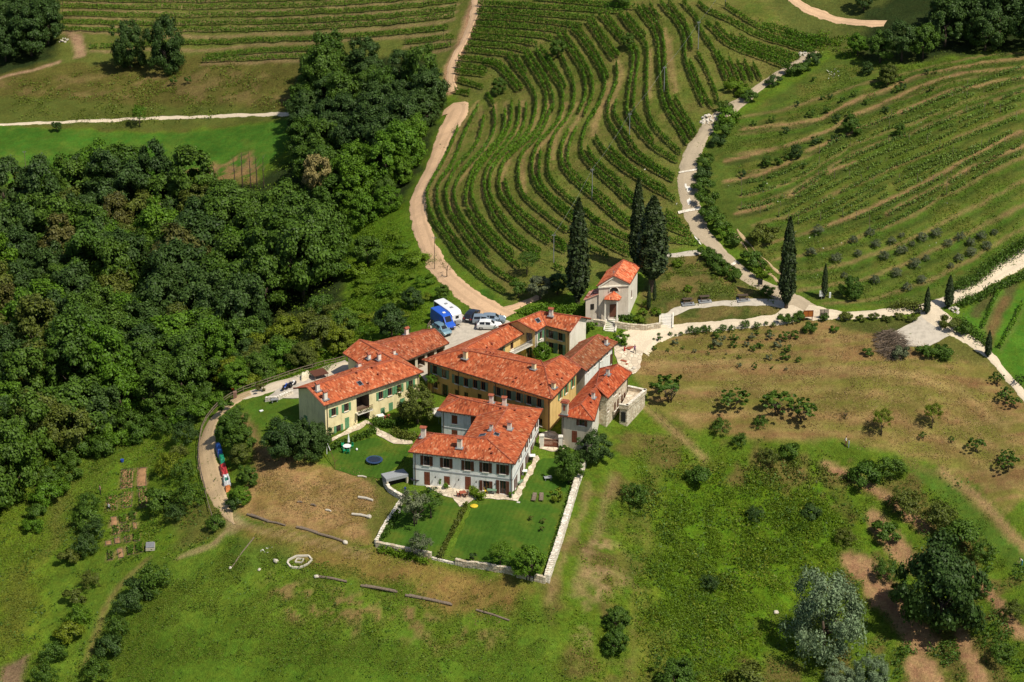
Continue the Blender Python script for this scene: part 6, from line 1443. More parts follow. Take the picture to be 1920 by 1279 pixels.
rows('bent rows by three small trees, counted from left', 840, 0, 6, [
 [(440,1060),(490,1120),(510,1160)], [(400,690),(540,720),(600,780),(700,900),(780,1000)], [(780,660),(880,800)], [(670,620),(760,740),(880,880),(950,1000),(995,1100),(980,1278)], [(860,590),(950,760),(1030,870),(1090,990),(1110,1100),(1090,1278)],
 [(910,590),(1040,780),(1130,920),(1190,1090),(1180,1230)], [(990,540),(1080,690),(1180,850),(1280,980),(1300,1100),(1270,1230)], [(1040,520),(1170,700),(1290,890),(1320,980)], [(1270,610),(1350,780),(1410,900),(1430,1050),(1390,1200)],
 [(1230,370),(1340,520),(1450,670),(1530,820),(1550,1000),(1540,1100),(1470,1250)], [(1310,370),(1430,530),(1550,720),(1610,850),(1640,1000),(1600,1130),(1530,1278)], [(1390,310),(1500,430),(1600,590),(1700,740),(1770,900),(1760,1030),(1690,1160),(1640,1278)],
 [(1460,310),(1570,440),(1680,600),(1750,740),(1800,860)], [(1570,230),(1660,370),(1760,520),(1860,650)], [(1630,220),(1720,350),(1830,500),(1915,610)]])
rows('rows beside the upper utility poles, counted from left', 1100, 0, 6, [
 [(140,150),(250,280),(330,380),(410,460)], [(220,150),(320,280),(410,390)], [(370,145),(480,290),(560,370),(650,450),(685,540),(680,700),(675,900),(670,1100),(700,1278),(750,1400),(840,1510),(940,1610),(1050,1710)], [(450,150),(560,290),(660,400)],
 [(570,70),(660,210),(760,330),(800,470),(810,700),(825,900),(840,1050),(870,1160),(930,1278),(1040,1440),(1130,1600)], [(630,60),(720,190),(820,300),(860,400),(875,600),(885,800),(905,1000),(930,1130),(1020,1278),(1110,1400),(1190,1540)], [(710,50),(820,210)],
 [(990,1090),(1100,1278),(1180,1400),(1230,1500)],
 [(830,10),(900,110),(990,200),(1070,320),(1105,450),(1100,620),(1130,740),(1190,900),(1260,1060),(1310,1170)], [(920,10),(1000,110),(1090,220),(1140,310),(1170,430),(1180,540)], [(1080,10),(1150,90),(1240,190),(1260,280),(1310,380),(1400,500),(1470,640),(1530,800),(1560,880)],
 [(1160,680),(1220,810),(1280,970),(1340,1090),(1410,1190)], [(1245,590),(1320,720),(1390,870),(1450,1020),(1480,1140)]])
rows('rows ending at the concrete hill road, counted downhill', 1040, 190, 6, [
 [(840,-610),(890,-520),(870,-380),(840,-190),(815,-20),(810,130),(870,230),(960,340),(1080,480),(1200,570),(1370,660)], [(890,-640),(950,-540),(930,-380),(900,-190),(885,0),(890,120),(960,230),(1040,320),(1110,430)], [(690,-440),(710,-260),(640,-80),(600,0),(590,200),(650,300),(720,390),(800,540),(900,630),(1050,720),(1200,810),(1330,880)], [(690,0),(660,130),(740,240),(840,430),(930,560),(1060,680),(1200,760),(1340,830)],
 [(620,510),(720,620),(860,740),(1000,850),(1150,930),(1250,990)], [(460,400),(540,530),(640,640),(800,770),(960,870),(1100,970),(1250,1040),(1350,1100)], [(370,520),(420,620),(520,720),(680,850),(800,970),(890,1080)],
 [(510,0),(380,200),(330,330),(300,450),(300,600),(400,710),(550,850),(720,1010),(890,1170)], [(240,310),(170,450),(140,600),(150,720),(250,840),(400,960),(600,1110),(740,1260),(800,1320),(850,1340)], [(150,330),(80,460),(60,600),(90,740),(200,870),(330,980),(480,1100),(640,1250),(740,1340),(840,1410)]])
rows('rows curving round the hill foot, counted from the dirt road', 780, 190, 6, [
 [(470,290),(380,520),(280,720),(180,880),(120,1000),(120,1100),(170,1278),(250,1400),(350,1530),(470,1730),(600,1840),(780,2000),(900,2080),(1000,2140)],
 [(690,60),(560,300),(480,530),(380,750),(250,900),(230,1050),(250,1180),(320,1360),(400,1480),(500,1610),(590,1730)],
 [(760,160),(740,300),(690,470),(560,620),(440,740),(380,880),(330,1000),(350,1120),(370,1210),(430,1320),(560,1510),(680,1660),(780,1780),(900,1900),(1060,2000),(1150,2030)],
 [(870,70),(900,250),(830,430),(700,600),(560,730),(480,850),(420,1000),(440,1130),(500,1280),(600,1420),(700,1550),(820,1710)],
 [(1000,100),(1000,330),(880,480),(740,630),(640,760),(600,900),(560,1030),(560,1170),(650,1310),(700,1400),(850,1560),(960,1680),(1060,1780),(1160,1870)],
 [(1070,0),(1080,150),(1040,300),(950,450),(800,620),(720,730),(640,880),(620,1060),(700,1260),(780,1370),(830,1440),(920,1540),(1000,1630),(1100,1720)],
 [(1160,20),(1160,200),(1100,350),(960,520),(830,680),(770,830),(770,1020),(830,1190),(880,1300),(950,1410),(1060,1530),(1180,1620),(1290,1690),(1390,1760)],
 [(1240,30),(1230,220),(1160,380),(1000,560),(880,700),(820,870),(830,1040),(860,1120),(950,1260),(1060,1410),(1150,1520),(1270,1610),(1400,1680)],
 [(1350,30),(1320,230),(1220,400),(1060,560),(960,720),(930,900),(940,1030),(990,1100),(1150,1310),(1280,1430),(1400,1520),(1500,1580)],
 [(1000,880),(1030,1000),(1080,1120),(1160,1210),(1300,1330),(1450,1440),(1600,1560),(1700,1650)],
 [(1460,30),(1420,220),(1310,380),(1180,480),(1020,640)],
 [(1540,30),(1480,180),(1420,330),(1280,480),(1190,570),(1150,720),(1150,900),(1200,1050),(1300,1140),(1430,1250),(1560,1350),(1700,1450)],
 [(1660,50),(1600,220),(1480,350),(1380,450),(1330,560),(1300,700),(1310,850),(1380,980),(1500,1100),(1640,1230),(1760,1330)],
 [(1400,560),(1380,720),(1380,860),(1450,1000),(1580,1110),(1740,1240),(1860,1330)], [(1780,30),(1700,180),(1570,330),(1530,430)], [(1540,400),(1500,550),(1480,720),(1500,850),(1600,980),(1760,1120),(1920,1240),(2060,1350)]])
rows('short rows round the chapel cypresses, counted downhill', 1040, 330, 6, [
 [(330,380),(410,440)], [(440,480),(560,560),(700,630),(850,700)], [(400,570),(560,660),(700,750),(840,820)], [(390,640),(520,720),(660,800),(830,880)], [(0,700),(110,760)], [(0,780),(110,840)], [(400,800),(520,860),(600,910)], [(0,1000),(80,1050)],
 [(1250,410),(1340,460),(1420,510)], [(1250,480),(1360,540),(1500,590)], [(1260,560),(1400,620),(1530,670)], [(1270,720),(1400,730),(1520,740),(1610,750)]])
rows('dense block atop the hill road, counted downhill', 1300, 0, 6, [
 [(780,270),(950,310),(1100,350),(1300,410),(1550,470)], [(360,50),(480,130),(600,210),(750,300),(900,360),(1050,410),(1200,460),(1440,510)], [(1050,360),(1250,430),(1450,470)], [(700,350),(850,410),(1000,450),(1180,500),(1370,560)], [(60,20),(150,110),(260,150),(400,210),(550,300),(700,380),(850,440),(1000,470),(1150,520),(1330,580)],
 [(520,410),(650,470),(800,520),(950,560),(1080,600),(1190,640)], [(420,380),(520,460),(680,530),(850,580),(1000,630),(1130,670)], [(250,250),(340,360),(450,460),(600,540),(800,610),(960,660),(1090,700)], [(150,250),(240,340),(330,450),(480,540),(650,600),(800,650),(1030,740)]])
rows('short parallel rows near the rounded bush, from left', 1300, 0, 6, [[(280,590),(350,720),(430,880)], [(400,650),(460,780),(510,900)], [(490,690),(550,800),(590,900)], [(570,680),(630,790),(670,890)], [(670,720),(730,820),(760,880)]])
TL = []
for k, y in enumerate((-20, -8, 4, 17, 32, 47, 60, 80, 95)):
    TL.append([(118, y - 2), (250, y + 2), (480, y), (640, y - 6), (760, y - 15), (872 - k * 3.5, y - 27)])
TL[8] = [(385, 112), (480, 100), (600, 96)]; TL[7] = [(170, 92), (250, 88), (480, 80), (600, 76), (760, 66), (840, 56)]; TL.append([(380, 118), (480, 114), (590, 108)]); TL.append([(760, 84), (850, 74)]); TL.append([(770, 100), (845, 88)])
ROWS.append(('top left vineyard, counted downhill', TL))
rows('sparse rows of the right orchard, counted downhill', 1280, 0, 3, [
 [(330,1160),(550,1110),(720,1020),(880,900),(1050,830),(1200,770),(1300,740),(1450,680),(1600,610),(1700,580),(1900,500)], [(540,1200),(700,1110),(850,1030),(950,980),(1150,880),(1350,800),(1500,740),(1750,620),(1900,580)],
 [(650,1240),(850,1150),(1000,1070),(1150,985),(1350,910),(1500,850),(1700,800),(1850,730)], [(900,1200),(1050,1130),(1200,1060),(1350,990),(1500,900),(1650,840),(1720,800)], [(1050,1240),(1250,1150),(1450,1040),(1600,960),(1750,870),(1900,800)]])
rows('bushy rows in the green right edge field, from left', 1440, 430, 4, [[(1720,470),(1680,560),(1650,640),(1610,720)], [(1900,560),(1840,700),(1780,800),(1740,870)]])
_s = [b_ for b_ in ROWS if 'sparse' in b_[0]][0][1]
_x = [resample_px(q, 12) for q in _s]
for u, v in zip(_x[:-1], _x[1:]): _s.append([tuple(t) for t in (u + v) / 2])
for dy in (-26, -46): _s.append([(x, y + dy) for x, y in _s[0]])
_s.append([(x, y + 17) for x, y in _s[4]]); _s.sort(key=lambda q: np.interp(1650, [t[0] for t in q], [t[1] for t in q]))
def vine_rows():
    for block, lst in ROWS:
        sparse = 'sparse' in block; low = 'top left' in block
        for i, px in enumerate(lst):
            px = np.asarray(px, float) + [0, 0 if low else 7]
            p = resample(gs(smooth(px, 2))[:, :2], .3)
            seg = .3; n = len(p); per = (15 if sparse else 17 if low else 22)
            ht = .8 if sparse else (1.0 if not low else .95)
            k = np.repeat(np.arange(n), per); m = len(k)
            if sparse: keep = vnoise(p[k, 0] / 2.0, p[k, 1] / 2.0, 13) > .26; k = k[keep]; m = len(k)
            else: keep = vnoise(p[k, 0] / .7 + 50, p[k, 1] / .7, 14) > .06; k = k[keep]; m = len(k)
            t = np.gradient(p, axis=0); t /= np.linalg.norm(t, axis=1, keepdims=True) + 1e-9; nr = np.stack([-t[:, 1], t[:, 0]], 1)
            zz = R.rand(m); wob = .75 + .5 * vnoise(p[k, 0] * .9, p[k, 1] * .9, 15)
            off = R.normal(size=m) * (.10 + .05 * (zz < .7)); al = (R.rand(m) - .5) * seg * 1.4
            x = p[k, 0] + nr[k, 0] * off + t[k, 0] * al; y = p[k, 1] + nr[k, 1] * off + t[k, 1] * al
            z = h(x, y) + (.36 if not sparse else .1) + zz * ht * wob
            o = np.stack([nr[k, 0] * np.sign(off), nr[k, 1] * np.sign(off), .5 + 0 * off], 1) + R.normal(size=(m, 3)) * .6
            v = leaf_quads(np.stack([x, y, z], 1), o, .135 * (.6 + .8 * R.rand(m)), .75)
            base = np.array([*p[n // 2], h(*p[n // 2])])
            lab = f'{ordw(i)} vine row of the {block}'
            root = thing('vine_row', lab, 'vine row', tuple(base), group=block.split(',')[0])
            f = link('foliage', fast_mesh('vine_foliage', v - base, 4, L['vine_pale' if sparse else 'vine']), root)
            b = MB()
            q = resample(p, 1.2 if not sparse else 4.0)
            for j, (xx, yy) in enumerate(q):
                z0 = float(h(xx, yy))
                if j % 4 == 0: b.box((xx, yy, z0 + .8), (.07, .07, 1.8))
                else: b.box((xx, yy, z0 + .3), (.06, .06, .8))
            tag(b.build('vine_stem', M['bark'] if not sparse else M['log'], root), None, None, kind='stuff')
            if not sparse:   # beaten earth below the vines
                pl = px + [0, 3.5]
                paint_line(pl, .9 if not low else 1.1, (.20, .16, .06) if not low else (.30, .20, .10), .9, .6, .4, .3 if not low else .7)
    for pl, wd in ((crop(780,190,6,[(690,0),(620,110),(480,330),(380,570),(210,880),(170,1060)]),.7), (crop(780,190,6,[(720,60),(715,330),(680,490),(500,700),(260,920),(180,1150)]),.6), (crop(780,190,6,[(590,230),(450,560),(300,830)]),.6),
                   (crop(780,190,6,[(890,30),(890,300),(760,560),(620,740),(430,960),(390,1100),(430,1250)]),1.0), (crop(780,190,6,[(1025,0),(1030,250),(990,350)]),.7), (crop(780,190,6,[(1190,0),(1190,230),(1100,430)]),.9), (crop(780,190,6,[(1370,0),(1340,220),(1290,370)]),.9),
                   (crop(780,190,6,[(920,640),(780,860),(745,1000),(790,1110)]),1.0), (crop(780,190,6,[(1680,30),(1580,310),(1370,530),(1340,800)]),1.3), (crop(780,190,6,[(1500,0),(1440,300),(1230,560),(1180,720),(1220,1040)]),1.2), (crop(780,190,6,[(1800,30),(1680,230),(1560,440),(1530,650)]),1.1),
                   (crop(780,190,6,[(1920,20),(1720,380),(1660,600),(1680,740)]),1.0), (crop(1040,190,6,[(570,0),(450,250),(440,380)]),1.3), (crop(1100,0,6,[(340,690),(380,800),(370,950),(230,1278)]),1.1), (crop(1100,0,6,[(240,940),(260,1000),(120,1278)]),1.2), (crop(1100,0,6,[(870,330),(930,560),(950,800),(1000,1030)]),1.1), (crop(1100,0,6,[(545,640),(520,800),(480,1100)]),.8), (crop(1100,0,6,[(715,560),(710,1100)]),.8),
                   (crop(780,190,6,[(1040,660),(960,860),(960,1000)]),.9), (crop(780,190,6,[(600,920),(560,1080),(610,1220)]),.9)):
        paint_line(pl, wd, (.30, .21, .085), .8, .6, .25, .85)
    for pl in ([(340,720),(600,700),(780,670),(880,610),(1000,550),(1180,490),(1300,430),(1500,390),(1700,350),(1920,325)], [(580,820),(720,770),(860,720),(950,650),(1100,590),(1250,520),(1400,460),(1600,410),(1920,380)], [(250,905),(400,870),(500,850)], [(700,850),(850,790),(1000,720),(1150,660),(1300,600),(1450,530),(1600,490),(1750,460),(1920,435)],
               [(240,1020),(420,990),(600,910)], [(830,965),(970,910)], [(590,1110),(760,1010)], [(300,1200),(500,1150)], [(820,1270),(1000,1200),(1200,1110),(1400,1000),(1600,900),(1900,740)], [(1150,1200),(1400,1070),(1600,960),(1750,890),(1920,820)]):
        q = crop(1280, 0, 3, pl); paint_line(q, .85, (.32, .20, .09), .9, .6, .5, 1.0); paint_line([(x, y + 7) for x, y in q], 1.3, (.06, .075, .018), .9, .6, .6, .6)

def scatter(name, px, n, size, key, hgt=.35, seed=1, mask=None, world=None, aspect=.5):
    """ground cover nobody could count"""
    wp = gs(px)[:, :2]; r = np.random.RandomState(seed); x0, y0 = wp.min(0); x1, y1 = wp.max(0)
    x = r.uniform(x0, x1, n * 3); y = r.uniform(y0, y1, n * 3)
    dd = inside(wp, x + (fbm(x / 8, y / 8, seed + 40, 3) - .5) * 14, y + (fbm(x / 8, y / 8, seed + 50, 3) - .5) * 14)
    k = dd > r.rand(n * 3) * 4
    if key in ('weed', 'grassy', 'mid', 'olive', 'yellow'):   # nothing grows on the bare earth
        ci = np.clip(((x - X0) / DX).astype(int), 0, len(gx) - 1); cj = np.clip(((y - Y0) / DX).astype(int), 0, len(gy) - 1); k &= CC[ci, cj, 1] > CC[ci, cj, 0] * .8
    if mask: sc, th = mask; k &= fbm(x / sc, y / sc, seed + 5, 3) > th
    x, y = x[k][:n], y[k][:n]; m = len(x)
    lump = vnoise(x / 1.3, y / 1.3, seed) ** 2 * 1.6 + .25
    z = h(x, y) + hgt * lump * r.rand(m)
    o = r.normal(size=(m, 3)) * .7 + [0, 0, .6]
    v = leaf_quads(np.stack([x, y, z], 1), o, size * (.5 + r.rand(m)), aspect, r)
    tag(link(name, fast_mesh(name, v, 4, L[key])), None, None, kind='stuff')
def ground_cover():
    B1 = [(1200,870),(1300,850),(1500,880),(1640,960),(1600,1060),(1480,1120),(1440,1260),(1200,1330),(1180,1100)]
    scatter('undergrowth', B1, 11000, .17, 'mid', 1.3, 33, (2.2, .52)); scatter('undergrowth', B1, 9000, .18, 'yellow', 1.0, 34, (3.5, .55)); scatter('undergrowth', B1, 9000, .17, 'grassy', .5, 35, (4, .55))
    scatter('undergrowth', [(1100,900),(1240,800),(1300,830),(1250,930),(1190,1100),(1180,1330),(1010,1330),(1060,1130)], 9000, .15, 'weed', .6, 36, (2.5, .5))
    scatter('undergrowth', [(1640,900),(1760,900),(1930,1000),(1980,1330),(1640,1330),(1700,1150),(1620,1000)], 14000, .19, 'mid', 1.2, 37, (2.5, .55)); scatter('undergrowth', [(1240,850),(1430,840),(1720,880),(1640,960),(1480,930)], 9000, .17, 'olive', .9, 38, (2.2, .52))
    scatter('undergrowth', [(-60,850),(170,830),(300,790),(370,780),(430,990),(300,1060),(150,1250),(-60,1330)], 9000, .17, 'mid', .7, 39, (2.0, .6)); scatter('undergrowth', [(60,1330),(200,1130),(430,1000),(560,1050),(700,1100),(1020,1120),(1190,1330)], 9000, .15, 'mid', .5, 40, (1.6, .58))
    scatter('undergrowth', [(0,330),(470,330),(560,250),(640,420),(640,620),(420,745),(330,800),(140,860),(-60,920)], 26000, .17, 'weed', 1.8, 41, (3, .5))
    SC = [(1200,790),(1300,820),(1430,850),(1600,870),(1720,900),(1900,1010),(1960,1330),(1180,1330),(1190,1100),(1120,950)]
    scatter('undergrowth', [(1250,935),(1330,885),(1500,900),(1640,1000),(1580,1060),(1480,1120),(1440,1240),(1200,1330),(1190,1100)], 70000, .12, 'weed', .7, 3, (2.6, .44))
    scatter('undergrowth', SC, 40000, .10, 'grassy', .45, 4, (3, .5))
    scatter('undergrowth', SC, 9000, .2, 'mid', .8, 5, (4, .56))
    scatter('undergrowth', [(640,430),(760,380),(800,500),(835,555),(800,600),(640,670),(480,735),(430,735),(640,640)], 50000, .13, 'weed', 1.0, 6)
    scatter('undergrowth', [(-60,850),(170,830),(300,790),(370,780),(370,850),(300,900),(200,900),(150,1000),(60,1330),(-60,1330)], 42000, .10, 'grassy', .35, 7)
    scatter('undergrowth', [(170,900),(380,890),(430,990),(340,1050),(220,1070)], 5000, .16, 'grassy', .4, 8, (3, .45))
    scatter('grass', [(60,1330),(200,1130),(430,1000),(700,1040),(1020,1110),(1190,1330)], 75000, .085, 'grassy', .24, 9, (3, .42))
    scatter('grass', [(430,1000),(560,1010),(700,1100),(1000,1150),(1180,1200),(1180,1330),(500,1250)], 9000, .15, 'weed', .5, 10, (2.5, .55))
    scatter('dry_grass', [(440,960),(700,1030),(1010,1110),(950,1170),(700,1110),(470,1010)], 8000, .13, 'straw', .22, 11, (2, .45))
    scatter('dry_grass', [(455,800),(560,860),(690,900),(740,940),(700,1020),(440,960)], 8000, .11, 'straw', .15, 12)
    scatter('dry_grass', [(1200,650),(1340,615),(1560,605),(1850,690),(1950,900),(1790,880),(1560,820),(1300,800),(1200,720)], 22000, .11, 'straw', .14, 13, (3, .42))
    scatter('grass', [(890,10),(1420,10),(1590,80),(1400,180),(1270,330),(1290,450),(1100,530),(960,560),(860,470),(800,390),(815,310),(860,190)], 26000, .13, 'grassy', .25, 14, (2.5, .5))
    scatter('grass', [(1330,270),(1560,120),(1930,90),(1930,480),(1760,570),(1560,570),(1400,480)], 36000, .13, 'grassy', .3, 15, (2.5, .45))
    scatter('grass', [(0,150),(350,125),(600,140),(570,205),(0,225)], 9000, .2, 'grassy', .5, 16, (3, .45))
    scatter('undergrowth', [(1400,20),(1560,60),(1660,70),(1600,110),(1560,90)], 9000, .2, 'weed', .7, 17, (2, .45))
    scatter('undergrowth', [(1230,480),(1330,470),(1440,545),(1470,580),(1250,600),(1200,590)], 6000, .14, 'grassy', .4, 18, (2, .45))
    scatter('flowers', [(460,1030),(510,1028),(515,1050),(470,1055)], 160, .16, 'flower_white', .5, 19, (1, .5)); scatter('flowers', [(1540,130),(1590,128),(1590,145),(1540,150)], 130, .2, 'flower_white', .5, 20)
    scatter('flowers', [(1330,300),(1900,130),(1900,450),(1500,540)], 260, .12, 'flower_white', .5, 21, (3, .6)); scatter('flowers', [(1600,600),(1628,600),(1625,618),(1605,618)], 120, .14, 'flower_gold', .5, 22)
    scatter('flowers', [(1500,480),(1900,330),(1900,420),(1560,560)], 220, .13, 'flower_gold', .3, 23, (3, .58)); scatter('flowers', [(1180,300),(1290,400),(1270,430),(1150,330)], 160, .17, 'flower_white', .4, 24, (2, .5))
    for k, (px, n_) in enumerate((([(880,980),(830,1050),(1018,1085),(1085,890),(1010,870),(975,940)], 9000), ([(750,950),(710,1020),(810,1042),(868,955),(800,930)], 5000), ([(620,880),(700,820),(770,840),(765,870),(690,905)], 5000))): scatter('lawn_grass', px, n_, .05, 'grassy', .13, 60 + k, (3, .45))
# ------------------------------------------------------------------ walls, fences, street furniture
def stone_wall(label, px, ht, wd, mat='stone_white', cap=True, below=1.2, name='garden_wall', pieces=True):
    """wall of separate stones: courses of uneven blocks, then rough coping stones"""
    p = resample(gs(px)[:, :2], .4); root = thing(name, label, 'wall', tuple(g(*px[len(px) // 2])))
    b = MB()
    for q, r in zip(p[:-1], p[1:]):
        t = r - q; L_ = np.linalg.norm(t); t /= L_; z0 = min(h(*q), h(*r)); z1 = max(h(*q), h(*r)) + ht
        b.bar([*q, (z0 - below + z1) / 2], [*(r + t * .004), (z0 - below + z1) / 2], wd, z1 - z0 + below)
    b.build('core', M[mat], root)
    st = MB(); k = 0; i = 0
    for q, r in zip(p[:-1], p[1:]):   # coping and face stones, uneven
        t = (r - q); L_ = np.linalg.norm(t); t /= L_; nr = np.array([-t[1], t[0]]); zt = max(h(*q), h(*r)) + ht
        if cap:
            c = (q + r) / 2; st.box((c[0] + rnd.uniform(-.03, .03), c[1], zt + .05), (L_ * .97, wd + rnd.uniform(.04, .16), rnd.uniform(.09, .17)), math.atan2(t[1], t[0]) + rnd.uniform(-.05, .05))
        for sd in (-1, 1):
            z = zt - .12
            while z > zt - ht - .5:
                hh = rnd.uniform(.16, .3); c = (q + r) / 2 + nr * sd * (wd / 2 + rnd.uniform(-.02, .035))
                st.box((c[0], c[1], z - hh / 2), (L_ * rnd.uniform(.8, .97), .1, hh * .93), math.atan2(t[1], t[0])); z -= hh
    tag(st.build('stone', M[mat], root), None, None, kind='stuff')
    return root
def rail_fence(label, px, ht=.9, mat='log', rails=2, step=2.0, name='fence', cat='fence', r_=.07):
    p = resample(gs(px)[:, :2], step); root = thing(name, label, cat, tuple(g(*px[len(px) // 2])))
    pt = np.array([[x, y, h(x, y)] for x, y in p])
    for q in pt: MB().tube([q - [0, 0, .3], q + [0, 0, ht + .05]], r_, 6).build('post', M[mat], root)
    for k in range(rails):
        for a, c in zip(pt[:-1], pt[1:]):
            z = ht * (1 - k / max(1, rails)) - .02
            MB().tube([a + [0, .0, z], c + [0, 0, z]], r_ * .8, 6).build('rail', M[mat], root)
def pole(label, px, top, group='utility poles', mat='metal', r_=.07, name='utility_pole'):
    p = g(*px); d = (p - CAM) @ _f; ht = (px[1] - top) / F * d / math.cos(PITCH)
    root = thing(name, label, 'pole', tuple(p), group=group)
    MB().tube([(0, 0, -.5), (0, 0, ht)], [r_ * 1.3, r_ * .8], 8).build('shaft', M[mat], root, local=True)
    b = MB(); b.box((0, 0, ht - .25), (.7, .07, .07))
    for s_ in (-.3, .3): b.tube([(s_, 0, ht - .2), (s_, 0, ht - .02)], .035, 5)
    b.build('insulator_arm', M['metal'], root, local=True)
    return p + [0, 0, ht - .05]
def walls_fences():
    stone_wall('left white topped stone wall of the walled garden', [(755,940),(740,962),(722,990),(705,1021)], .6, .4)
    stone_wall('front grey stone wall of the left garden lawn', [(705,1024),(740,1031),(775,1038),(809,1045)], .7, .42, 'stone')
    stone_wall('front grey stone wall of the right garden lawn', [(854,1057),(890,1063),(930,1070),(967,1077)], .75, .42, 'stone')
    stone_wall('low kerb wall in the gap between the two front garden walls', [(810,1047),(853,1057)], .12, .3, 'stone_white', True, .8)
    stone_wall('short stone wall end at the garden front corner', [(1002,1087),(1023,1092)], .8, .42, 'stone')
    stone_wall('shaded recess wall behind the leaning garden tree', [(969,1080),(1000,1088)], .3, .4, 'stone')
    stone_wall('long bright white right hand wall of the garden', [(1095,868),(1090,885),(1081,910),(1070,948),(1056,995),(1042,1040),(1025,1092)], 1.0, .72, 'stone_white')
    stone_wall('curved stone wall beside the sunken garage ramp', [(720,898),(722,910),(730,922),(745,932),(758,938)], .7, .4)
    stone_wall('grey retaining wall left of the chapel steps', [(1113,609),(1135,612)], .9, .4, 'stone'); stone_wall('grey retaining wall right of the chapel steps', [(1153,613),(1180,617),(1208,619),(1238,615)], .8, .4, 'stone')
    stone_wall('low wall of the side yard behind the cream house', [(498,752),(520,750),(548,738)], .5, .4); stone_wall('stone wall between the gate pillar and the dark tree', [(1054,833),(1075,838)], .7, .45)
    rail_fence('wooden rail fence along the lane above the wood', [(648,676),(620,684),(580,694),(540,706),(500,720),(468,730),(440,742),(415,757),(395,778),(380,800),(374,830),(373,860),(377,890),(386,925)])
    rail_fence('wooden rail fence round the parking yard', [(802,618),(815,598),(822,586),(846,576)])
    rail_fence('thin brown handrail running down from the stone terrace', [(1203,752),(1225,768),(1245,792),(1268,815)], .95, 'gutter', 1, 1.6, 'handrail', 'handrail', .03)
    rail_fence('dark fence panel across the gap of the front garden wall', [(812,1046),(832,1051),(852,1056)], 1.0, 'black', 3, 1.2, 'garden_fence', 'fence', .025)
    rail_fence('low wire rail at the left garden slope', [(384,925),(392,955),(402,985)], .6, 'log', 1, 2.5)
    a = [pole('steel utility pole lowest beside the vine rows left of the thick cypress', (1038,492), 440), pole('wooden utility pole in the middle of the vine hill', (1110,374), 318), pole('utility pole higher up the vine hill', (1180,262), 214),
         pole('utility pole near the top of the vine hill', (1245,172), 127), pole('utility pole beside the dense vine block', (1309,92), 43), pole('utility pole cut by the top edge', (1360,12), -30)]
    for k, (p, q) in enumerate(zip(a[:-1], a[1:])):
        m = [p + (q - p) * t - [0, 0, 2.0 * t * (1 - t)] for t in np.linspace(0, 1, 9)]
        tag(MB().tube(m, .011, 4).build('power_line', M['metal']), f'{ordw(k)} sagging power line span up the vine hill from the lowest pole', 'cable')
    pole('thin dark pole at the dirt road edge by the leafless tree', (815,505), 445, None, 'bark', .05); pole('thin lone pole in the bright meadow', (50,338), 285, None, 'log', .06)
    # gate
    for (x, y), lb in (((1016,838),'left white pillar of the brown garden gate'),((1051,840),'right white pillar of the brown garden gate')):
        p = g(x, y); r_ = thing('gate_pillar', lb, 'pillar', tuple(p)); MB().box((0, 0, .95), (.6, .6, 2.1)).build('shaft', M['offwhite'], r_, local=True); b = MB(); b.box((0, 0, 2.06), (.75, .75, .14)); b.box((0, 0, 2.18), (.5, .5, .12)); b.build('cap_stone', M['frame_white'], r_, local=True)
    p0, p1 = g(1020, 838), g(1047, 840); r_ = thing('garden_gate', 'brown double garden gate between two white pillars', 'gate', tuple((p0 + p1) / 2)); t = p1 - p0; L_ = np.linalg.norm(t); t /= L_; rz = math.atan2(t[1], t[0])
    for k in range(14): MB().box(p0 + t * L_ * (k + .5) / 14 + [0, 0, .75], (L_ / 14 * .86, .05, 1.4), rz).build('plank', M['red_brown'], r_)
    b = MB()
    for z in (.25, 1.3): b.box((p0 + p1) / 2 + np.array([t[1], -t[0], 0]) * .05 + [0, 0, z], (L_, .05, .1), rz)
    b.build('crossbar', M['brown'], r_)
    # steps
    for lb, foot, top, wd, n in (('white stone steps climbing to the chapel porch', (1143,622), (1148,598), 1.6, 7), ('straight flight of pale steps below the picnic slope', (1249,616), (1250,590), 1.9, 10)):
        a, c = g(*foot), g(*top); d = c - a; dh = d[:2] / np.linalg.norm(d[:2]); ru = np.linalg.norm(d[:2]); rz = math.atan2(dh[1], dh[0]); hz = max(c[2] - a[2], n * .13)
        r_ = thing('stairs', lb, 'steps', tuple(a))
        for k in range(n): MB().box((*(a[:2] + dh * ru * (k + .5) / n), a[2] + hz * (k + 1) / n - .6), (ru / n - .05, wd, 1.2), rz).build('step', M['frame_white'], r_)
        sd = np.array([-dh[1], dh[0]])
        for s_ in (-1, 1):
            e0 = np.array([*(a[:2] + sd * s_ * (wd / 2 + .15)), a[2] + .1]); e1 = np.array([*(c[:2] + sd * s_ * (wd / 2 + .15)), a[2] + hz + .1]); MB().bar(e0, e1, .22, .5).build('side_wall', M['offwhite'], r_)
    # garage ramp at the white house
    a, c = g(727, 915), g(762, 905); zt = g(745, 898)[2] + .9; r_ = thing('garage_entrance', 'grey sunken garage entrance with dark opening left of the white house', 'garage', tuple((a + c) / 2))
    t = c - a; t[2] = 0; L_ = np.linalg.norm(t); t /= L_; n = np.array([t[1], -t[0], 0]); rz = math.atan2(t[1], t[0]); m = (a + c) / 2; zb = m[2]
    MB().box((m[0] - n[0] * .8, m[1] - n[1] * .8, zb + 1.35), (L_ + .6, 2.0, .5), rz).build('lintel', M['grey'], r_)
    for s_ in (-1, 1): MB().box(m + t * s_ * (L_ / 2 + .1) + [0, 0, .2], (.3, .5, 1.9), rz).build('side_wall', M['grey_cream'], r_)
    MB().box((m[0] - n[0] * .6, m[1] - n[1] * .6, zb + .3), (L_, .1, 1.7), rz).build('opening', M['dark'], r_);  # solid dark panel; the unlit garage depth is put into its colour
    for k in range(2):
        q = g(775 + k * 8, 908); MB().box(q + [0, 0, .9], (.72, 1.0, .08), rz).build('cover_panel', M['black'], r_)

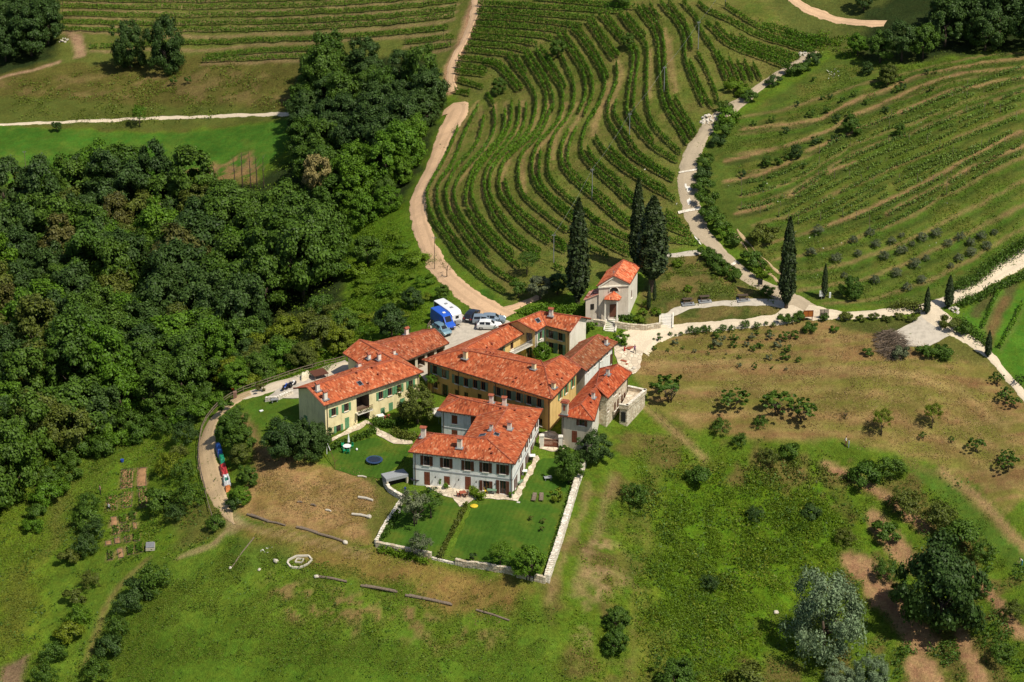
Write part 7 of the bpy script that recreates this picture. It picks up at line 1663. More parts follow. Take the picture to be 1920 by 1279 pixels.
def rock(r_, loc, parent=None):
    b = bmesh.new(); bmesh.ops.create_icosphere(b, subdivisions=2, radius=r_); ax = [Vector((rnd.gauss(0, 1), rnd.gauss(0, 1), rnd.gauss(0, 1))).normalized() for _ in range(6)]
    for v in b.verts:   # cut flat by a few planes, then roughened
        for k in ax:
            d = v.co.dot(k) - r_ * .62
            if d > 0: v.co -= k * d * .85
        v.co *= 1 + rnd.uniform(-.06, .06); v.co.z *= .8
    me = bpy.data.meshes.new('boulder'); b.to_mesh(me); b.free(); me.materials.append(M['log_white']); o = link('boulder', me, parent); o.location = Vector(loc) + Vector((0, 0, r_ * .35)); o.rotation_euler = (0, 0, rnd.uniform(0, 6))
    return o
def logs_stones():
    def log(label, p, q, r_=.2, mat='log', two=False, group=None, ends=()):
        a, c = g(*p), g(*q); d = (c - a) / np.linalg.norm(c - a); n = np.array([-d[1], d[0], 0]); root = thing('log_bench', label, 'log', tuple((a + c) / 2), group=group)
        MB().tube([a + [0, 0, r_ * .9], (a + c) / 2 + n * .1 + [0, 0, r_ * 1.1], c + [0, 0, r_ * .9]], [r_, r_ * 1.05, r_ * .85], 9).build('trunk', M[mat], root)
        if two: MB().tube([a + n * .38 + d * .5 + [0, 0, r_ * .8], c + n * .34 - d * .3 + [0, 0, r_ * .8]], [r_ * .8, r_ * .7], 9).build('trunk', M[mat], root)
        for e in ends:
            q_ = (a if e == 0 else c) - np.array(root.location); rock(.46, q_, root)
    k = crop
    P = lambda x, y: (400 + x / 6, 940 + y / 6)
    log('weathered double log at the edge of the lane end', P(380,155), P(620,240), .17, two=True); log('short log following the double log at the lane end', P(620,235), P(810,280), .16)
    log('long double log ending at a white boulder', P(935,300), P(1180,375), .2, two=True); log('rear half of the long log touching the white boulder', P(1180,375), P(1490,470), .2, ends=(1,))
    log('log with white boulder at its left end', P(1165,855), P(1500,915), .2, ends=(0,)); log('dark double log right of the log with boulder', P(1660,960), (745,1112), .2, two=True)
    log('long grey double log in front of the front garden wall', (760,1118), (848,1136), .2, two=True); log('faded grey log lying lowest in the meadow', (893,1145), (955,1165), .16)
    log('thin curved pole lying in the grass near the lane end', P(210,745), P(460,410), .1)
    log('bleached white log with root ball, lower of two', P(1560,155), P(1750,185), .2, 'log_white', ends=(1,)); log('bleached white log with root ball, upper of two', (672,934), (699,940), .2, 'log_white')
    log('small grey log on the mown dry slope, left', P(945,15), P(1000,18), .14); log('small grey log on the mown dry slope, middle', P(1100,45), P(1150,58), .16); log('small white log on the mown dry slope, right', P(1265,105), P(1325,120), .15, 'log_white')
    log('short white beam at the top of the mown dry slope', (671,894), (687,896), .14, 'log_white')
    for (x, y), r_, lb in ((P(700,680), .5, 'low grey boulder beside the stone ring'), (P(517,775), .3, 'small pale boulder left of the stone ring'), (P(190,755), .28, 'pale stump at the end of the curved pole'), ((1455,1150), .45, 'reddish boulder in the leafy scrub left of the willow')):
        tag(rock(r_, g(x, y)), lb, 'boulder')
    # ring of white beams with a square frame inside
    c = g(*P(970,685)); root = thing('stone_ring', 'octagonal ring of white beams with a small square frame inside', 'ring', tuple(c))
    ring = [g(*P(x, y)) for x, y in ((835,700),(850,665),(935,622),(1070,618),(1110,665),(1060,715),(965,755),(870,745))]
    for i in range(8): MB().bar(ring[i] + [0, 0, .08], ring[(i + 1) % 8] + [0, 0, .08], .26, .3).build('beam', M['log_white'], root)
    sq = [g(*P(x, y)) for x, y in ((920,690),(945,650),(1020,658),(995,695))]
    for i in range(4): MB().bar(sq[i] + [0, 0, .08], sq[(i + 1) % 4] + [0, 0, .08], .14, .26).build('beam', M['log_white'], root)
    # stone heaps, brushwood
    def heap(label, px, r_, n, mat, size, name='stone_heap', cat='stones', hgt=.8):
        p = g(*px); root = thing(name, label, cat, tuple(p)); me = None
        for i in range(n):
            a = rnd.uniform(0, 6.28); d = r_ * math.sqrt(rnd.random()); z = hgt * max(0, 1 - d / r_) * rnd.random()
            if me is None:
                b = bmesh.new(); bmesh.ops.create_icosphere(b, subdivisions=1, radius=1)
                for v in b.verts: v.co *= 1 + rnd.uniform(-.25, .25)
                me = bpy.data.meshes.new('stone'); b.to_mesh(me); b.free(); me.materials.append(M[mat])
            o = link('stone', me, root); s_ = size * rnd.uniform(.5, 1.2); o.scale = (s_, s_ * rnd.uniform(.6, 1), s_ * .6); x, y = p[0] + math.cos(a) * d, p[1] + math.sin(a) * d
            o.location = (x - p[0], y - p[1], h(x, y) - p[2] + z + .05); o.rotation_euler = (rnd.uniform(-.5, .5), rnd.uniform(-.5, .5), rnd.uniform(0, 6))
    heap('heap of pale quarry stones at the bend of the concrete hill road', (1328,224), 1.6, 46, 'stone_white', .38); heap('small stone heap at the top end of the concrete hill road', (1506,103), .9, 16, 'log_white', .38); heap('pale rocks above the grove road in the top left', (120,77), 1.0, 10, 'log_white', .35)
    heap('rubble of grey and white pieces beside the orchard cypress', (1790,582), 1.0, 20, 'log_white', .3)
    p = g(1672, 648); root = thing('brushwood_pile', 'big grey pile of cut branches on the dry field edge', 'brushwood', tuple(p))
    for q in range(5):
        b = MB()
        for i in range(110):
            a = rnd.uniform(0, 6.28); d = 2.6 * math.sqrt(rnd.random()); x, y = p[0] + math.cos(a) * d * 1.0, p[1] + math.sin(a) * d * 1.5; z = h(x, y) + (1 - d / 2.7) * 1.3 * rnd.random() + .1
            an = rnd.gauss(.3, .7); l_ = rnd.uniform(.6, 1.4); u = Vector((math.cos(an) * l_, math.sin(an) * l_, rnd.uniform(-.35, .35))); b.tube([Vector((x, y, z)) - u, Vector((x, y, z + .1)), Vector((x, y, z)) + u], [.035, .03, .012], 4)
        o = b.build('branch', M['log'] if q % 2 else M['bark'], root); tag(o, None, None, kind='stuff')

def plots():
    """vegetable beds left of the lane"""
    for q, lb, pl, n in BEDS:
        w_ = gs([BZ(*p) for p in q]); c = w_.mean(0); root = thing('vegetable_bed', lb, 'vegetable bed', tuple(c), group='vegetable beds')
        b = MB(); m = 6; top = []
        for i in range(m + 1):
            for j in range(m + 1):
                a = w_[0] + (w_[1] - w_[0]) * i / m; d = w_[3] + (w_[2] - w_[3]) * i / m; p = a + (d - a) * j / m
                top.append((p[0], p[1], h(p[0], p[1]) + (.09 + .06 * rnd.random() if 0 < i < m and 0 < j < m else .04)))
        b.add(top, [(i * (m + 1) + j, (i + 1) * (m + 1) + j, (i + 1) * (m + 1) + j + 1, i * (m + 1) + j + 1) for i in range(m) for j in range(m)]); b.build('soil', M['earth'], root, smooth=True)
        for i in range(4):
            a, d = w_[i], w_[(i + 1) % 4]; MB().bar(a + [0, 0, .04], d + [0, 0, .04], .06, .12).build('board', M['log'], root)
        if n:
            cs = np.array([w_[0] + (w_[1] - w_[0]) * u + ((w_[3] + (w_[2] - w_[3]) * u) - (w_[0] + (w_[1] - w_[0]) * u)) * v for u, v in R.rand(n * 8, 2)]); cs[:, 2] = h(cs[:, 0], cs[:, 1]) + .1 + .35 * R.rand(n * 8)
            o = link('plants', fast_mesh('vegetables', leaf_quads(cs - c, R.normal(size=cs.shape) + [0, 0, .8], .13 * (.6 + R.rand(n * 8))), 4, L['bright'] if n % 4 else L['mid']), root); tag(o, None, None, kind='stuff')
    p = g(*BZ(622, 1085)); root = thing('compost_crate', 'grey slatted compost crate at the lower right of the plots', 'crate', tuple(p), .1)
    for k in range(7): MB().box((0, -.75 + k * .25, .62), (1.3, .2, .06)).build('plank', M['metal'], root, local=True)
    for sx, sy, l_, rz in ((0, -.85, 1.4, 0), (0, .85, 1.4, 0), (-.68, 0, 1.7, math.pi / 2), (.68, 0, 1.7, math.pi / 2)):
        for z in (.15, .4): MB().box((sx, sy, z), (l_, .05, .2), rz).build('plank', M['log_white'], root, local=True)
    p = g(*BZ(300, 98)); o = MB().tube([(0, 0, 0), (0, 0, .45)], [.25, .3], 10).build('blue_bucket', solid('blue_plastic', (.03, .07, .35), .4)); o.location = p; tag(o, 'blue bucket in the grass above the vegetable beds', 'bucket')

# ------------------------------------------------------------------ vehicles
PAINT = {}
def paintmat(name, c, metal=.0):
    if name not in PAINT:
        m = bpy.data.materials.new(name); t, n, l, p = nodes(m); p.inputs['Base Color'].default_value = (*c, 1); p.inputs['Roughness'].default_value = .3; p.inputs['Metallic'].default_value = metal
        p.inputs['Coat Weight'].default_value = .6; p.inputs['Coat Roughness'].default_value = .08; PAINT[name] = m
    return PAINT[name]
def vehicle(name, label, cat, px, head, st, paint_, wheels, wid, glass_rows, lights=True, wr=.31, group=None, wdz=0):
    """st: stations (x, half width, z floor, z belt, z roof, half roof width) from tail to nose"""
    p = g(*px); root = thing(name, label, cat, (p[0], p[1], p[2] + .08 + wdz), head, group)
    b = MB(); rings = []
    for x, hw, z0, zb, zr, rw in st:
        rings.append([(x, -hw * .94, z0), (x, -hw, (z0 + zb) / 2), (x, -hw * .985, zb), (x, -(hw * .2 + rw * .8), zb + (zr - zb) * .5), (x, -rw, zr - .05), (x, -rw * .8, zr), (x, rw * .8, zr), (x, rw, zr - .05), (x, hw * .2 + rw * .8, zb + (zr - zb) * .5), (x, hw * .985, zb), (x, hw, (z0 + zb) / 2), (x, hw * .94, z0)])
    v = [q for r in rings for q in r]; n = 12; f = []
    for i in range(len(rings) - 1):
        for k in range(n): f.append([i * n + k, i * n + (k + 1) % n, (i + 1) * n + (k + 1) % n, (i + 1) * n + k])
    f.append(list(range(n))); f.append([(len(rings) - 1) * n + k for k in range(n)][::-1]); b.add(v, f)
    body = b.build('body', paint_, root, local=True, smooth=False)
    me = body.data; bm = bmesh.new(); bm.from_mesh(me); bmesh.ops.recalc_face_normals(bm, faces=bm.faces); bm.to_mesh(me); bm.free()
    def panel(q, m, nm, sc=.86, off=.015):
        q = np.array(q, float); c = q.mean(0); nn = np.cross(q[1] - q[0], q[2] - q[0]); nn /= np.linalg.norm(nn) + 1e-9
        mid = np.array([0, 0, np.mean([s[3] for s in st]) * .8])
        if nn @ (c - mid - [c[0] * .6, 0, 0]) < 0: nn = -nn
        q1 = c + (q - c) * sc + nn * off; q0 = c + (q - c) * sc - nn * .03
        MB().add(list(q1) + list(q0), [(0, 1, 2, 3), (7, 6, 5, 4), (0, 4, 5, 1), (1, 5, 6, 2), (2, 6, 7, 3), (3, 7, 4, 0)]).build(nm, m, root, local=True)
    for kind, i in glass_rows:
        a, c = rings[i], rings[i + 1]
        if kind == 'side':
            for q in ([a[2], c[2], c[4], a[4]], [a[9], c[9], c[7], a[7]]): panel(q, M['glass'], 'window', .84)
        if kind == 'screen': panel([a[5], a[6], c[9] if False else c[6], c[5]], M['glass'], 'windscreen', .9)
        if kind == 'nose': panel([a[2], a[9], a[7], a[4]], M['glass'], 'windscreen', .82)
    for x in wheels:
        for s_ in (-1, 1):
            y = s_ * (wid - .1); w_ = MB(); w_.tube([(x, y - s_ * .1, wr), (x, y + s_ * .08, wr)], wr, 14); wo = w_.build('wheel', M['tyre'], root, local=True)
            MB().tube([(x, y + s_ * .075, wr), (x, y + s_ * .095, wr)], wr * .62, 10).build('rim', M['metal'], wo, local=True)
    if lights:
        x1 = st[-1][0]; x0 = st[0][0]; zl = st[-1][3] * .85; z2 = st[0][3] * .9
        for s_ in (-1, 1):
            MB().box((x1 - .02, s_ * st[-1][1] * .7, zl), (.14, .3, .16)).build('headlight', M['frame_white'], root, local=True)
            MB().box((x0 + .0, s_ * st[0][1] * .78, z2), (.12, .16, .26)).build('tail_light', paintmat('red_lamp', (.4, .01, .01)), root, local=True)
        MB().box((x0 - .02, 0, st[0][2] + .25), (.08, .5, .13)).build('number_plate', M['white'], root, local=True)
        MB().box((x1 - .0, 0, st[-1][2] + .12), (.12, st[-1][1] * 1.7, .2)).build('bumper', M['black'], root, local=True)
        for s_ in (-1, 1): MB().box((st[len(st) // 2 + 1][0] + .2, s_ * (wid + .08), st[3][3] + .05), (.12, .2, .14)).build('mirror', M['black'], root, local=True)
    return root
def car(label, px, head, pm, estate=False, group=None):
    st = [(-2.05, .78, .32, .8, .9, .62), (-1.98, .84, .25, .92, 1.0, .66), (-1.6 if not estate else -1.85, .86, .22, .95, 1.4, .6), (-.6, .87, .2, .94, 1.5, .62), (.35, .87, .2, .93, 1.44, .6), (.95, .86, .22, .93, .98, .7), (1.75, .82, .25, .84, .88, .66), (2.08, .7, .32, .6, .64, .55)]
    return vehicle('parked_car', label, 'car', px, head, st, pm, (-1.3, 1.28), .87, [('screen', 1), ('side', 2), ('side', 3), ('screen', 4)], True, .31, group)
def vehicles():
    G = 'vehicles parked in the yard'
    dirv = lambda a, c: math.atan2(*(lambda d: (d[1], d[0]))(g(*c) - g(*a)))
    hd = dirv((815,597), (846,616))
    blue = paintmat('bright_blue_paint', (.02, .10, .55)); wht = paintmat('white_vehicle_paint', (.8, .8, .8)); sil = paintmat('silver_blue_paint', (.28, .35, .42), .3); drk = paintmat('dark_navy_paint', (.012, .016, .03)); sky_ = paintmat('grey_blue_paint', (.2, .33, .4), .2)
    st = [(-2.7, .93, .35, 1.3, 2.42, .84), (-2.62, .95, .3, 1.3, 2.5, .86), (-1, .96, .28, 1.3, 2.52, .87), (.9, .96, .28, 1.3, 2.48, .85), (1.35, .95, .28, 1.28, 2.3, .78), (2.0, .93, .3, 1.22, 1.38, .78), (2.6, .9, .32, 1.0, 1.08, .72), (2.75, .82, .4, .8, .84, .66)]
    r_ = vehicle('delivery_van', 'bright blue high roofed delivery van in the parking yard', 'van', (831,611), hd, st, blue, (-1.7, 1.75), .95, [('side', 4), ('screen', 4)], True, .34, G)
    MB().box((.3, 0, 2.54), (.5, .5, .06)).build('roof_vent', M['white'], r_, local=True)
    st = [(-3.1, .95, .5, 1.4, 2.2, .9), (-2.95, 1.08, .42, 1.5, 2.58, 1.0), (-1, 1.1, .4, 1.5, 2.62, 1.02), (1.6, 1.1, .4, 1.5, 2.62, 1.02), (2.5, 1.08, .42, 1.5, 2.5, 1.0), (3.0, 1.0, .5, 1.5, 2.05, .9)]
    r_ = vehicle('caravan', 'white caravan behind the blue van in the parking yard', 'caravan', (840,599), hd, st, wht, (-.5,), 1.0, [('side', 1)], False, .34, G)
    MB().box((3.0, 0, 1.55), (.1, .62, .5)).build('window', M['glass'], r_, local=True); MB().box((3.25, 0, .75), (.5, 1.1, .6)).build('gas_locker', M['metal'], r_, local=True); MB().bar((3.2, 0, .5), (4.2, 0, .45), .12, .1).build('drawbar', M['metal'], r_, local=True)
    for x in (-.6, 1.2): MB().box((x, 0, 2.66), (.5, .5, .09)).build('roof_hatch', M['metal'], r_, local=True)
    MB().tube([(-.5, 1.02, .34), (-.5, 1.12, .34)], .34, 12).build('wheel', M['tyre'], r_, local=True)
    car('grey blue car half hidden between the barn roof and the blue van', (829,624), hd, sky_, False, G)
    car('dark navy car alone at the back of the parking yard', (885,597), dirv((882,598), (893,585)), drk, False, G)
    car('silver estate car beside the long red roof', (909,606), dirv((900,607), (925,612)) + .35, sil, True, G); car('white car mostly hidden by the long red roof', (917,616), dirv((900,607), (925,612)) + .35, wht, False, G)
    car('second silver car behind the silver estate car', (925,604), dirv((900,607), (925,612)) + .35, sil, False, G)
    # things on the lane and behind the cream house
    st = [(-1.2, .5, .25, .5, .55, .4), (-.6, .6, .22, .62, .72, .5), (.6, .6, .22, .62, .72, .5), (1.2, .4, .3, .5, .55, .3)]
    vehicle('toy_car', 'small orange red toy car beside the lane fence', 'toy car', (447,731), .4, st, paintmat('orange_red_paint', (.6, .08, .02)), (-.7, .7), .6, [], False, .2)
    for k, (x, y) in enumerate(((536,731),(543,728),(550,725))):
        p = g(x, y); root = thing('motorcycle', 'dark motorcycle leaning at the side yard wall', 'motorcycle', (p[0], p[1], p[2] + .12), .9 + .1 * k, 'motorcycles at the side yard'); pm = [blue, drk, wht][k]
        for xx in (-.65, .65):
            MB().tube([(xx, -.06, .32), (xx, .06, .32)], .32, 14).build('wheel', M['tyre'], root, local=True)
        b = MB(); b.bar((-.5, 0, .6), (.35, 0, .78), .26, .28); b.tube([(.3, 0, .8), (.65, 0, .32)], .05, 6); b.tube([(.36, -.35, 1.02), (.3, 0, .98), (.36, .35, 1.02)], .025, 6); b.build('body', pm, root, local=True); MB().bar((-.7, 0, .78), (-.05, 0, .8), .26, .12).build('seat', M['black'], root, local=True)
    # row of tarpaulin covered goods on the lane
    def tarp(label, pts, c, ht, name='covered_pile', opened=False):
        w_ = gs(pts); cen = w_.mean(0); root = thing(name, label, 'covered pile', tuple(cen)); m = 9; v = []
        for i in range(m + 1):
            for j in range(m + 1):
                a = w_[0] + (w_[1] - w_[0]) * i / m; d = w_[3] + (w_[2] - w_[3]) * i / m; q = a + (d - a) * j / m
                e = min(i, m - i, j, m - j); z = 0 if e == 0 else ht * (.85 + .3 * rnd.random()) * (1 if e > 1 else .9)
                if opened and 2 < i < m - 2 and 2 < j < m - 2: z = ht * .25
                v.append((q[0], q[1], h(q[0], q[1]) + z - .02))
        b = MB(); b.add(v, [(i * (m + 1) + j, (i + 1) * (m + 1) + j, (i + 1) * (m + 1) + j + 1, i * (m + 1) + j + 1) for i in range(m) for j in range(m)])
        b.build('tarpaulin', solid(c[0], c[1], .45, .2, 4, bump=.6, bscale=5), root)
        return root, cen
    Q = lambda x, y: (340 + x / 4.92, 700 + y / 4.92)
    tarp('long low pile under a blue tarpaulin on the lane', [Q(*p) for p in ((308,672),(360,664),(388,768),(335,785))], ('blue_tarpaulin', (.03, .1, .36)), .9)
    tarp('low pile under a green tarpaulin on the lane', [Q(*p) for p in ((340,780),(388,770),(408,838),(362,852))], ('green_tarpaulin', (.02, .3, .17)), .9)
    tarp('long low pile under a red tarpaulin on the lane', [Q(*p) for p in ((345,855),(408,848),(440,955),(375,968))], ('red_tarpaulin', (.5, .045, .05)), .75)
    r_, cen = tarp('white tub with green inside at the lane end of the covered piles', [Q(*p) for p in ((378,965),(440,955),(466,1040),(392,1055))], ('white_plastic_sheet', (.75, .75, .74)), .8, 'white_tub', True)
    MB().box(cen + [0, 0, .42], (.9, 1.6, .05)).build('liner', solid('green_liner', (.02, .16, .11), .5), r_)
    tarp('small cream covered trailer behind the cream house chimney', [(564,716),(582,709),(580,701),(564,707)], ('cream_cover', (.7, .62, .45)), .9)
    tarp('small heap of orange and white bags behind the white tub', [Q(*p) for p in ((395,1058),(455,1045),(450,1085),(410,1105))], ('orange_bags', (.6, .2, .06)), .5)
    p = g(598, 708); b = MB(); b.box((0, 0, .95), (2.6, 2.2, .1), .5); root = thing('lean_to_shed', 'brown sheet roofed lean-to behind the cream house', 'shed', tuple(p)); b.build('roof', M['brown'], root, local=True)
    for sx in (-1.1, 1.1):
        for sy in (-.9, .9): c_, s_ = math.cos(.5), math.sin(.5); MB().box((sx * c_ - sy * s_, sx * s_ + sy * c_, .4), (.1, .1, 1.0)).build('post', M['log'], root, local=True)

# ------------------------------------------------------------------ garden furniture, signs
def furniture():
    for (x, y), lb in (((1001,938), 'left one of the pair of sun loungers on the lawn'), ((1015,938), 'right one of the pair of sun loungers on the lawn')):
        p = g(x, y); root = thing('sun_lounger', lb, 'sun lounger', (p[0], p[1], p[2] + .06), math.radians(82 if x < 1010 else 88), 'pair of sun loungers')
        for k in range(7): MB().box((-.62 + k * .19, 0, .34), (.17, .62, .04)).build('slat', M['log'], root, local=True)
        b = MB(); b.bar((.62, 0, .34), (1.2, 0, .62), .62, .04); b.build('backrest', M['log'], root, local=True)
        for sy in (-.3, .3):
            MB().bar((-.72, sy, .29), (.72, sy, .29), .05, .06).build('frame', M['brown'], root, local=True)
            for sx in (-.6, .6): MB().box((sx, sy, .14), (.05, .05, .3)).build('leg', M['brown'], root, local=True)
    def table(label, px, d, rz, mat, name='garden_table', round_=False, hgt=.72, lift=.09):
        p = g(*px); root = thing(name, label, 'table', (p[0], p[1], p[2] + lift), rz); b = MB()
        if round_: b.tube([(0, 0, hgt - .05), (0, 0, hgt)], d[0] / 2, 20)
        else: b.box((0, 0, hgt - .025), (d[0], d[1], .05))
        b.build('table_top', mat, root, local=True)
        for sx in (-1, 1):
            for sy in (-1, 1): MB().box((sx * d[0] * .36, sy * d[1] * .36, hgt / 2 - .03), (.05, .05, hgt)).build('leg', mat, root, local=True)
        return p
    def chair(label, px, rz, mat, group, lift=.09):
        p = g(*px); root = thing('garden_chair', label, 'chair', (p[0], p[1], p[2] + lift), rz, group)
        MB().box((0, 0, .43), (.48, .48, .05)).build('seat', mat, root, local=True); MB().bar((-.22, 0, .45), (-.3, 0, .92), .46, .05).build('backrest', mat, root, local=True)
        for sx in (-.2, .2):
            for sy in (-.2, .2): MB().box((sx, sy, .21), (.05, .05, .43)).build('leg', mat, root, local=True)
    wm = solid('white_plastic', (.8, .8, .78), .4); gm = solid('green_plastic', (.01, .3, .13), .4); ym = solid('yellow_plastic', (.7, .5, .04), .5); bm_ = solid('dark_blue_fabric', (.02, .04, .2), .7)
    table('round white table under the closed parasol on the upper lawn', (651,844), (1.3, 1.3), 0, wm, 'garden_table', True, .72, .06)
    for k, (x, y) in enumerate(((644,841),(659,841),(645,849),(653,851))): chair(('rear left','rear right','front left','front right')[k] + ' green chair round the white table under the parasol', (x, y), [5.2, 3.9, .6, 1.6][k], gm, 'green chairs round the white table', .06)
    p = g(654, 838); root = thing('parasol', 'closed white parasol standing on the upper lawn', 'parasol', tuple(p)); MB().tube([(0, 0, 0), (0, 0, 2.4)], .03, 6).build('pole', M['metal'], root, local=True); MB().tube([(0, 0, .9), (0, 0, 1.3), (0, 0, 2.35)], [.2, .17, .04], 9).build('canopy', wm, root, local=True); MB().tube([(0, 0, .0), (0, 0, .1)], .3, 12).build('base', M['grey'], root, local=True)
    p = g(669, 845); b = bmesh.new(); bmesh.ops.create_icosphere(b, subdivisions=2, radius=.2); me = bpy.data.meshes.new('ball'); b.to_mesh(me); b.free(); me.materials.append(wm); me.materials.append(M['black'])
    for i, f in enumerate(me.polygons): f.material_index = 1 if i % 7 == 0 else 0
    o = link('ball', me); o.location = p + [0, 0, .24]; tag(o, 'white and black ball on the upper lawn', 'ball')
    p = g(702, 866); root = thing('trampoline', 'low round dark blue trampoline on the upper lawn', 'trampoline', (p[0], p[1], p[2] + .05)); b = MB()
    N_ = 28; rg = [(math.cos(6.2832 * k / N_), math.sin(6.2832 * k / N_)) for k in range(N_)]
    b.add([(0, 0, .34)] + [(x * .98, y * .98, .36) for x, y in rg], [(0, 1 + k, 1 + (k + 1) % N_) for k in range(N_)]); b.build('jumping_mat', solid('blue_black_mat', (.02, .03, .06), .3), root, local=True); b = MB()
    b.add([(x * 1.0, y * 1.0, .39) for x, y in rg] + [(x * 1.32, y * 1.32, .38) for x, y in rg] + [(x * 1.32, y * 1.32, .3) for x, y in rg], [(k, N_ + k, N_ + (k + 1) % N_, (k + 1) % N_) for k in range(N_)] + [(N_ + k, 2 * N_ + k, 2 * N_ + (k + 1) % N_, N_ + (k + 1) % N_) for k in range(N_)]); b.build('edge_pad', solid('blue_pad', (.03, .06, .14), .5), root, local=True)
    for k in range(6): a = k * 1.047; MB().tube([(math.cos(a) * 1.25, math.sin(a) * 1.25, -.1), (math.cos(a) * 1.25, math.sin(a) * 1.25, .33)], .03, 6).build('leg', M['metal'], root, local=True)
    a_, c_ = g(620, 862), g(629, 878); root = thing('swing_frame', 'white and dark pole frame at the lawn edge by the dark trees', 'pole frame', tuple(g(625, 868))); MB().tube([g(613, 848) + [0, 0, 1.9], g(620, 863) + [0, 0, 1.7]], .05, 6).build('pole', wm, root); MB().tube([g(620, 863) + [0, 0, 1.7], g(628, 876) + [0, 0, .9]], .04, 6).build('pole', M['brown'], root); MB().tube([g(628, 880) - [0, 0, .2], g(628, 876) + [0, 0, .9]], .04, 6).build('leg', M['brown'], root); MB().tube([g(613, 852) - [0, 0, .2], g(613, 848) + [0, 0, 1.9]], .05, 6).build('leg', wm, root); MB().tube([g(628, 876) + [0, 0, .9], g(633, 873) + [0, 0, 1.1]], .04, 6).build('strut', M['brown'], root)
    # patio things
    table('long green table on the patio beside the open door', c3(1015, 945), (1.5, .7), -.1, M['grey_green']); chair('yellow chair at the left end of the green patio table', c3(965, 940), .1, ym, 'patio chairs'); chair('white chair behind the green patio table', c3(960, 915), 4.5, wm, 'patio chairs')
    table('small wooden table on the stone patio', c3(765, 965), (1.0, .9), .3, M['ridge']); chair('left wooden chair of the stone patio', c3(730, 965), .4, M['ridge'], 'wooden patio chairs'); chair('right dark chair of the stone patio', c3(790, 975), 2.6, M['brown'], 'wooden patio chairs')
    table('small pale bench table between the shrubs', c3(625, 895), (1.0, .5), -.1, M['frame_white'], 'garden_bench', False, .45)
    chair('dark blue folding chair behind the left garden tree', c3(485, 925), 1.0, bm_, 'blue chairs'); p = g(*c3(270, 960)); o = MB().tube([(0, 0, 0), (.05, 0, 1.5)], [.12, .2], 7).build('blue_windbreak', bm_); o.location = p; tag(o, 'rolled dark blue cloth by the garage wall corner', 'cloth roll')
    table('white table on the path beside the right house wall', c3(1297, 780), (.8, .8), 0, wm); table('second white table further along the right house wall', c3(1362, 650), (.9, .9), 0, wm); chair('dark chair by the right house wall', c3(1350, 670), 1.2, M['black'], 'wall chairs'); p = table('green bench along the right house wall', c3(1262, 860), (1.3, .45), 1.1, M['grey_green'], 'garden_bench', False, .45)
    table('low grey table in the shade of the dense lawn tree', c3(1495, 825), (1.2, .8), .2, M['grey'], 'garden_table', False, .5)
    p = g(889, 950); b = MB(); b.tube([(0, 0, .0), (0, 0, .16), (0, 0, .26)], [.55, .6, .3], 14); o = b.build('yellow_paddling_pool', ym); o.location = p; tag(o, 'yellow round plastic thing on the lawn edge by the hedge', 'yellow tub')
    p = g(972, 943); o = MB().box((0, 0, .1), (.5, .25, .1), -.1).build('pale_slab', M['frame_white']); o.location = p; tag(o, 'small white slab at the corner of the patio', 'slab')
    p = g(747, 961); b = MB(); b.tube([(0, 0, 0), (0, 0, .5), (0, 0, .8)], [.3, .35, .2], 9); o = b.build('garden_urn', M['frame_white']); o.location = p; tag(o, 'pale urn on the left garden wall walk', 'urn')
    table('white table before the cream house terrace', (713, 787), (1.2, .9), .4, wm, 'garden_table', False, .72)
    for x, y in ((722,785),(729,783),(709,790)): p = g(x, y); o = MB().tube([(0, 0, 0), (0, 0, .4)], [.2, .28], 9).build('flower_pot', M['ridge']); o.location = p + [0, 0, .08]; tag(o, 'terracotta flower pot on the cream house terrace', 'flower pot', 'terracotta pots on the terrace')
    p = g(823, 795); root = thing('garden_umbrella', 'open white umbrella canopy behind the broad garden tree', 'parasol', tuple(p)); b = MB(); N_ = 8; b.add([(0, 0, 2.75)] + [(1.6 * math.cos(k * .785), 1.6 * math.sin(k * .785), 2.2) for k in range(8)] + [(1.6 * math.cos(k * .785), 1.6 * math.sin(k * .785), 2.02) for k in range(8)], [(0, 1 + k, 1 + (k + 1) % 8) for k in range(8)] + [(1 + k, 9 + k, 9 + (k + 1) % 8, 1 + (k + 1) % 8) for k in range(8)]); b.build('canopy', M['offwhite'], root, local=True); MB().tube([(0, 0, 0), (0, 0, 2.7)], .03, 6).build('pole', M['metal'], root, local=True)
    # picnic tables
    for k, (x, y) in enumerate(((1289,568),(1321,563),(1393,561))):
        p = g(x, y); root = thing('picnic_table', ('left', 'middle', 'right')[k] + ' dark picnic table on the slope above the path', 'picnic table', tuple(p), .15, 'picnic tables'); b = MB()
        MB().box((0, 0, .0), (2.2, 2.0, .16)).build('base_slab', M['grey'], root, local=True)
        for q in range(4): MB().box((0, -.3 + q * .2, .78), (1.7, .18, .05)).build('plank', M['bark'], root, local=True)
        for s_ in (-.75, .75): MB().box((0, s_, .5), (1.7, .28, .06)).build('seat', M['bark'], root, local=True)
        for s_ in (-.65, .65): b.bar((s_, -.8, .1), (s_, .25, .8), .08, .1); b.bar((s_, .8, .1), (s_, -.25, .8), .08, .1)
        b.build('leg_frame', M['brown'], root, local=True)
    # sign boards
    def board(label, px, wd, ht, mat, face, legs=.8, rz=.06):
        p = g(*px); root = thing('sign_board', label, 'sign', tuple(p), rz)
        for s_ in (-1, 1): MB().box((s_ * wd * .44, .06, (legs + ht) / 2), (.1, .08, legs + ht)).build('post', M['brown'], root, local=True)
        MB().box((0, 0, legs + ht / 2), (wd, .07, ht)).build('panel', mat, root, local=True); return root
    orange = solid('orange_wood_board', (.42, .13, .025), .6, .15, 3)
    r_ = board('orange brown wooden board beside the white road junction', (1515,602), 1.55, 1.15, orange, None)
    b = MB()
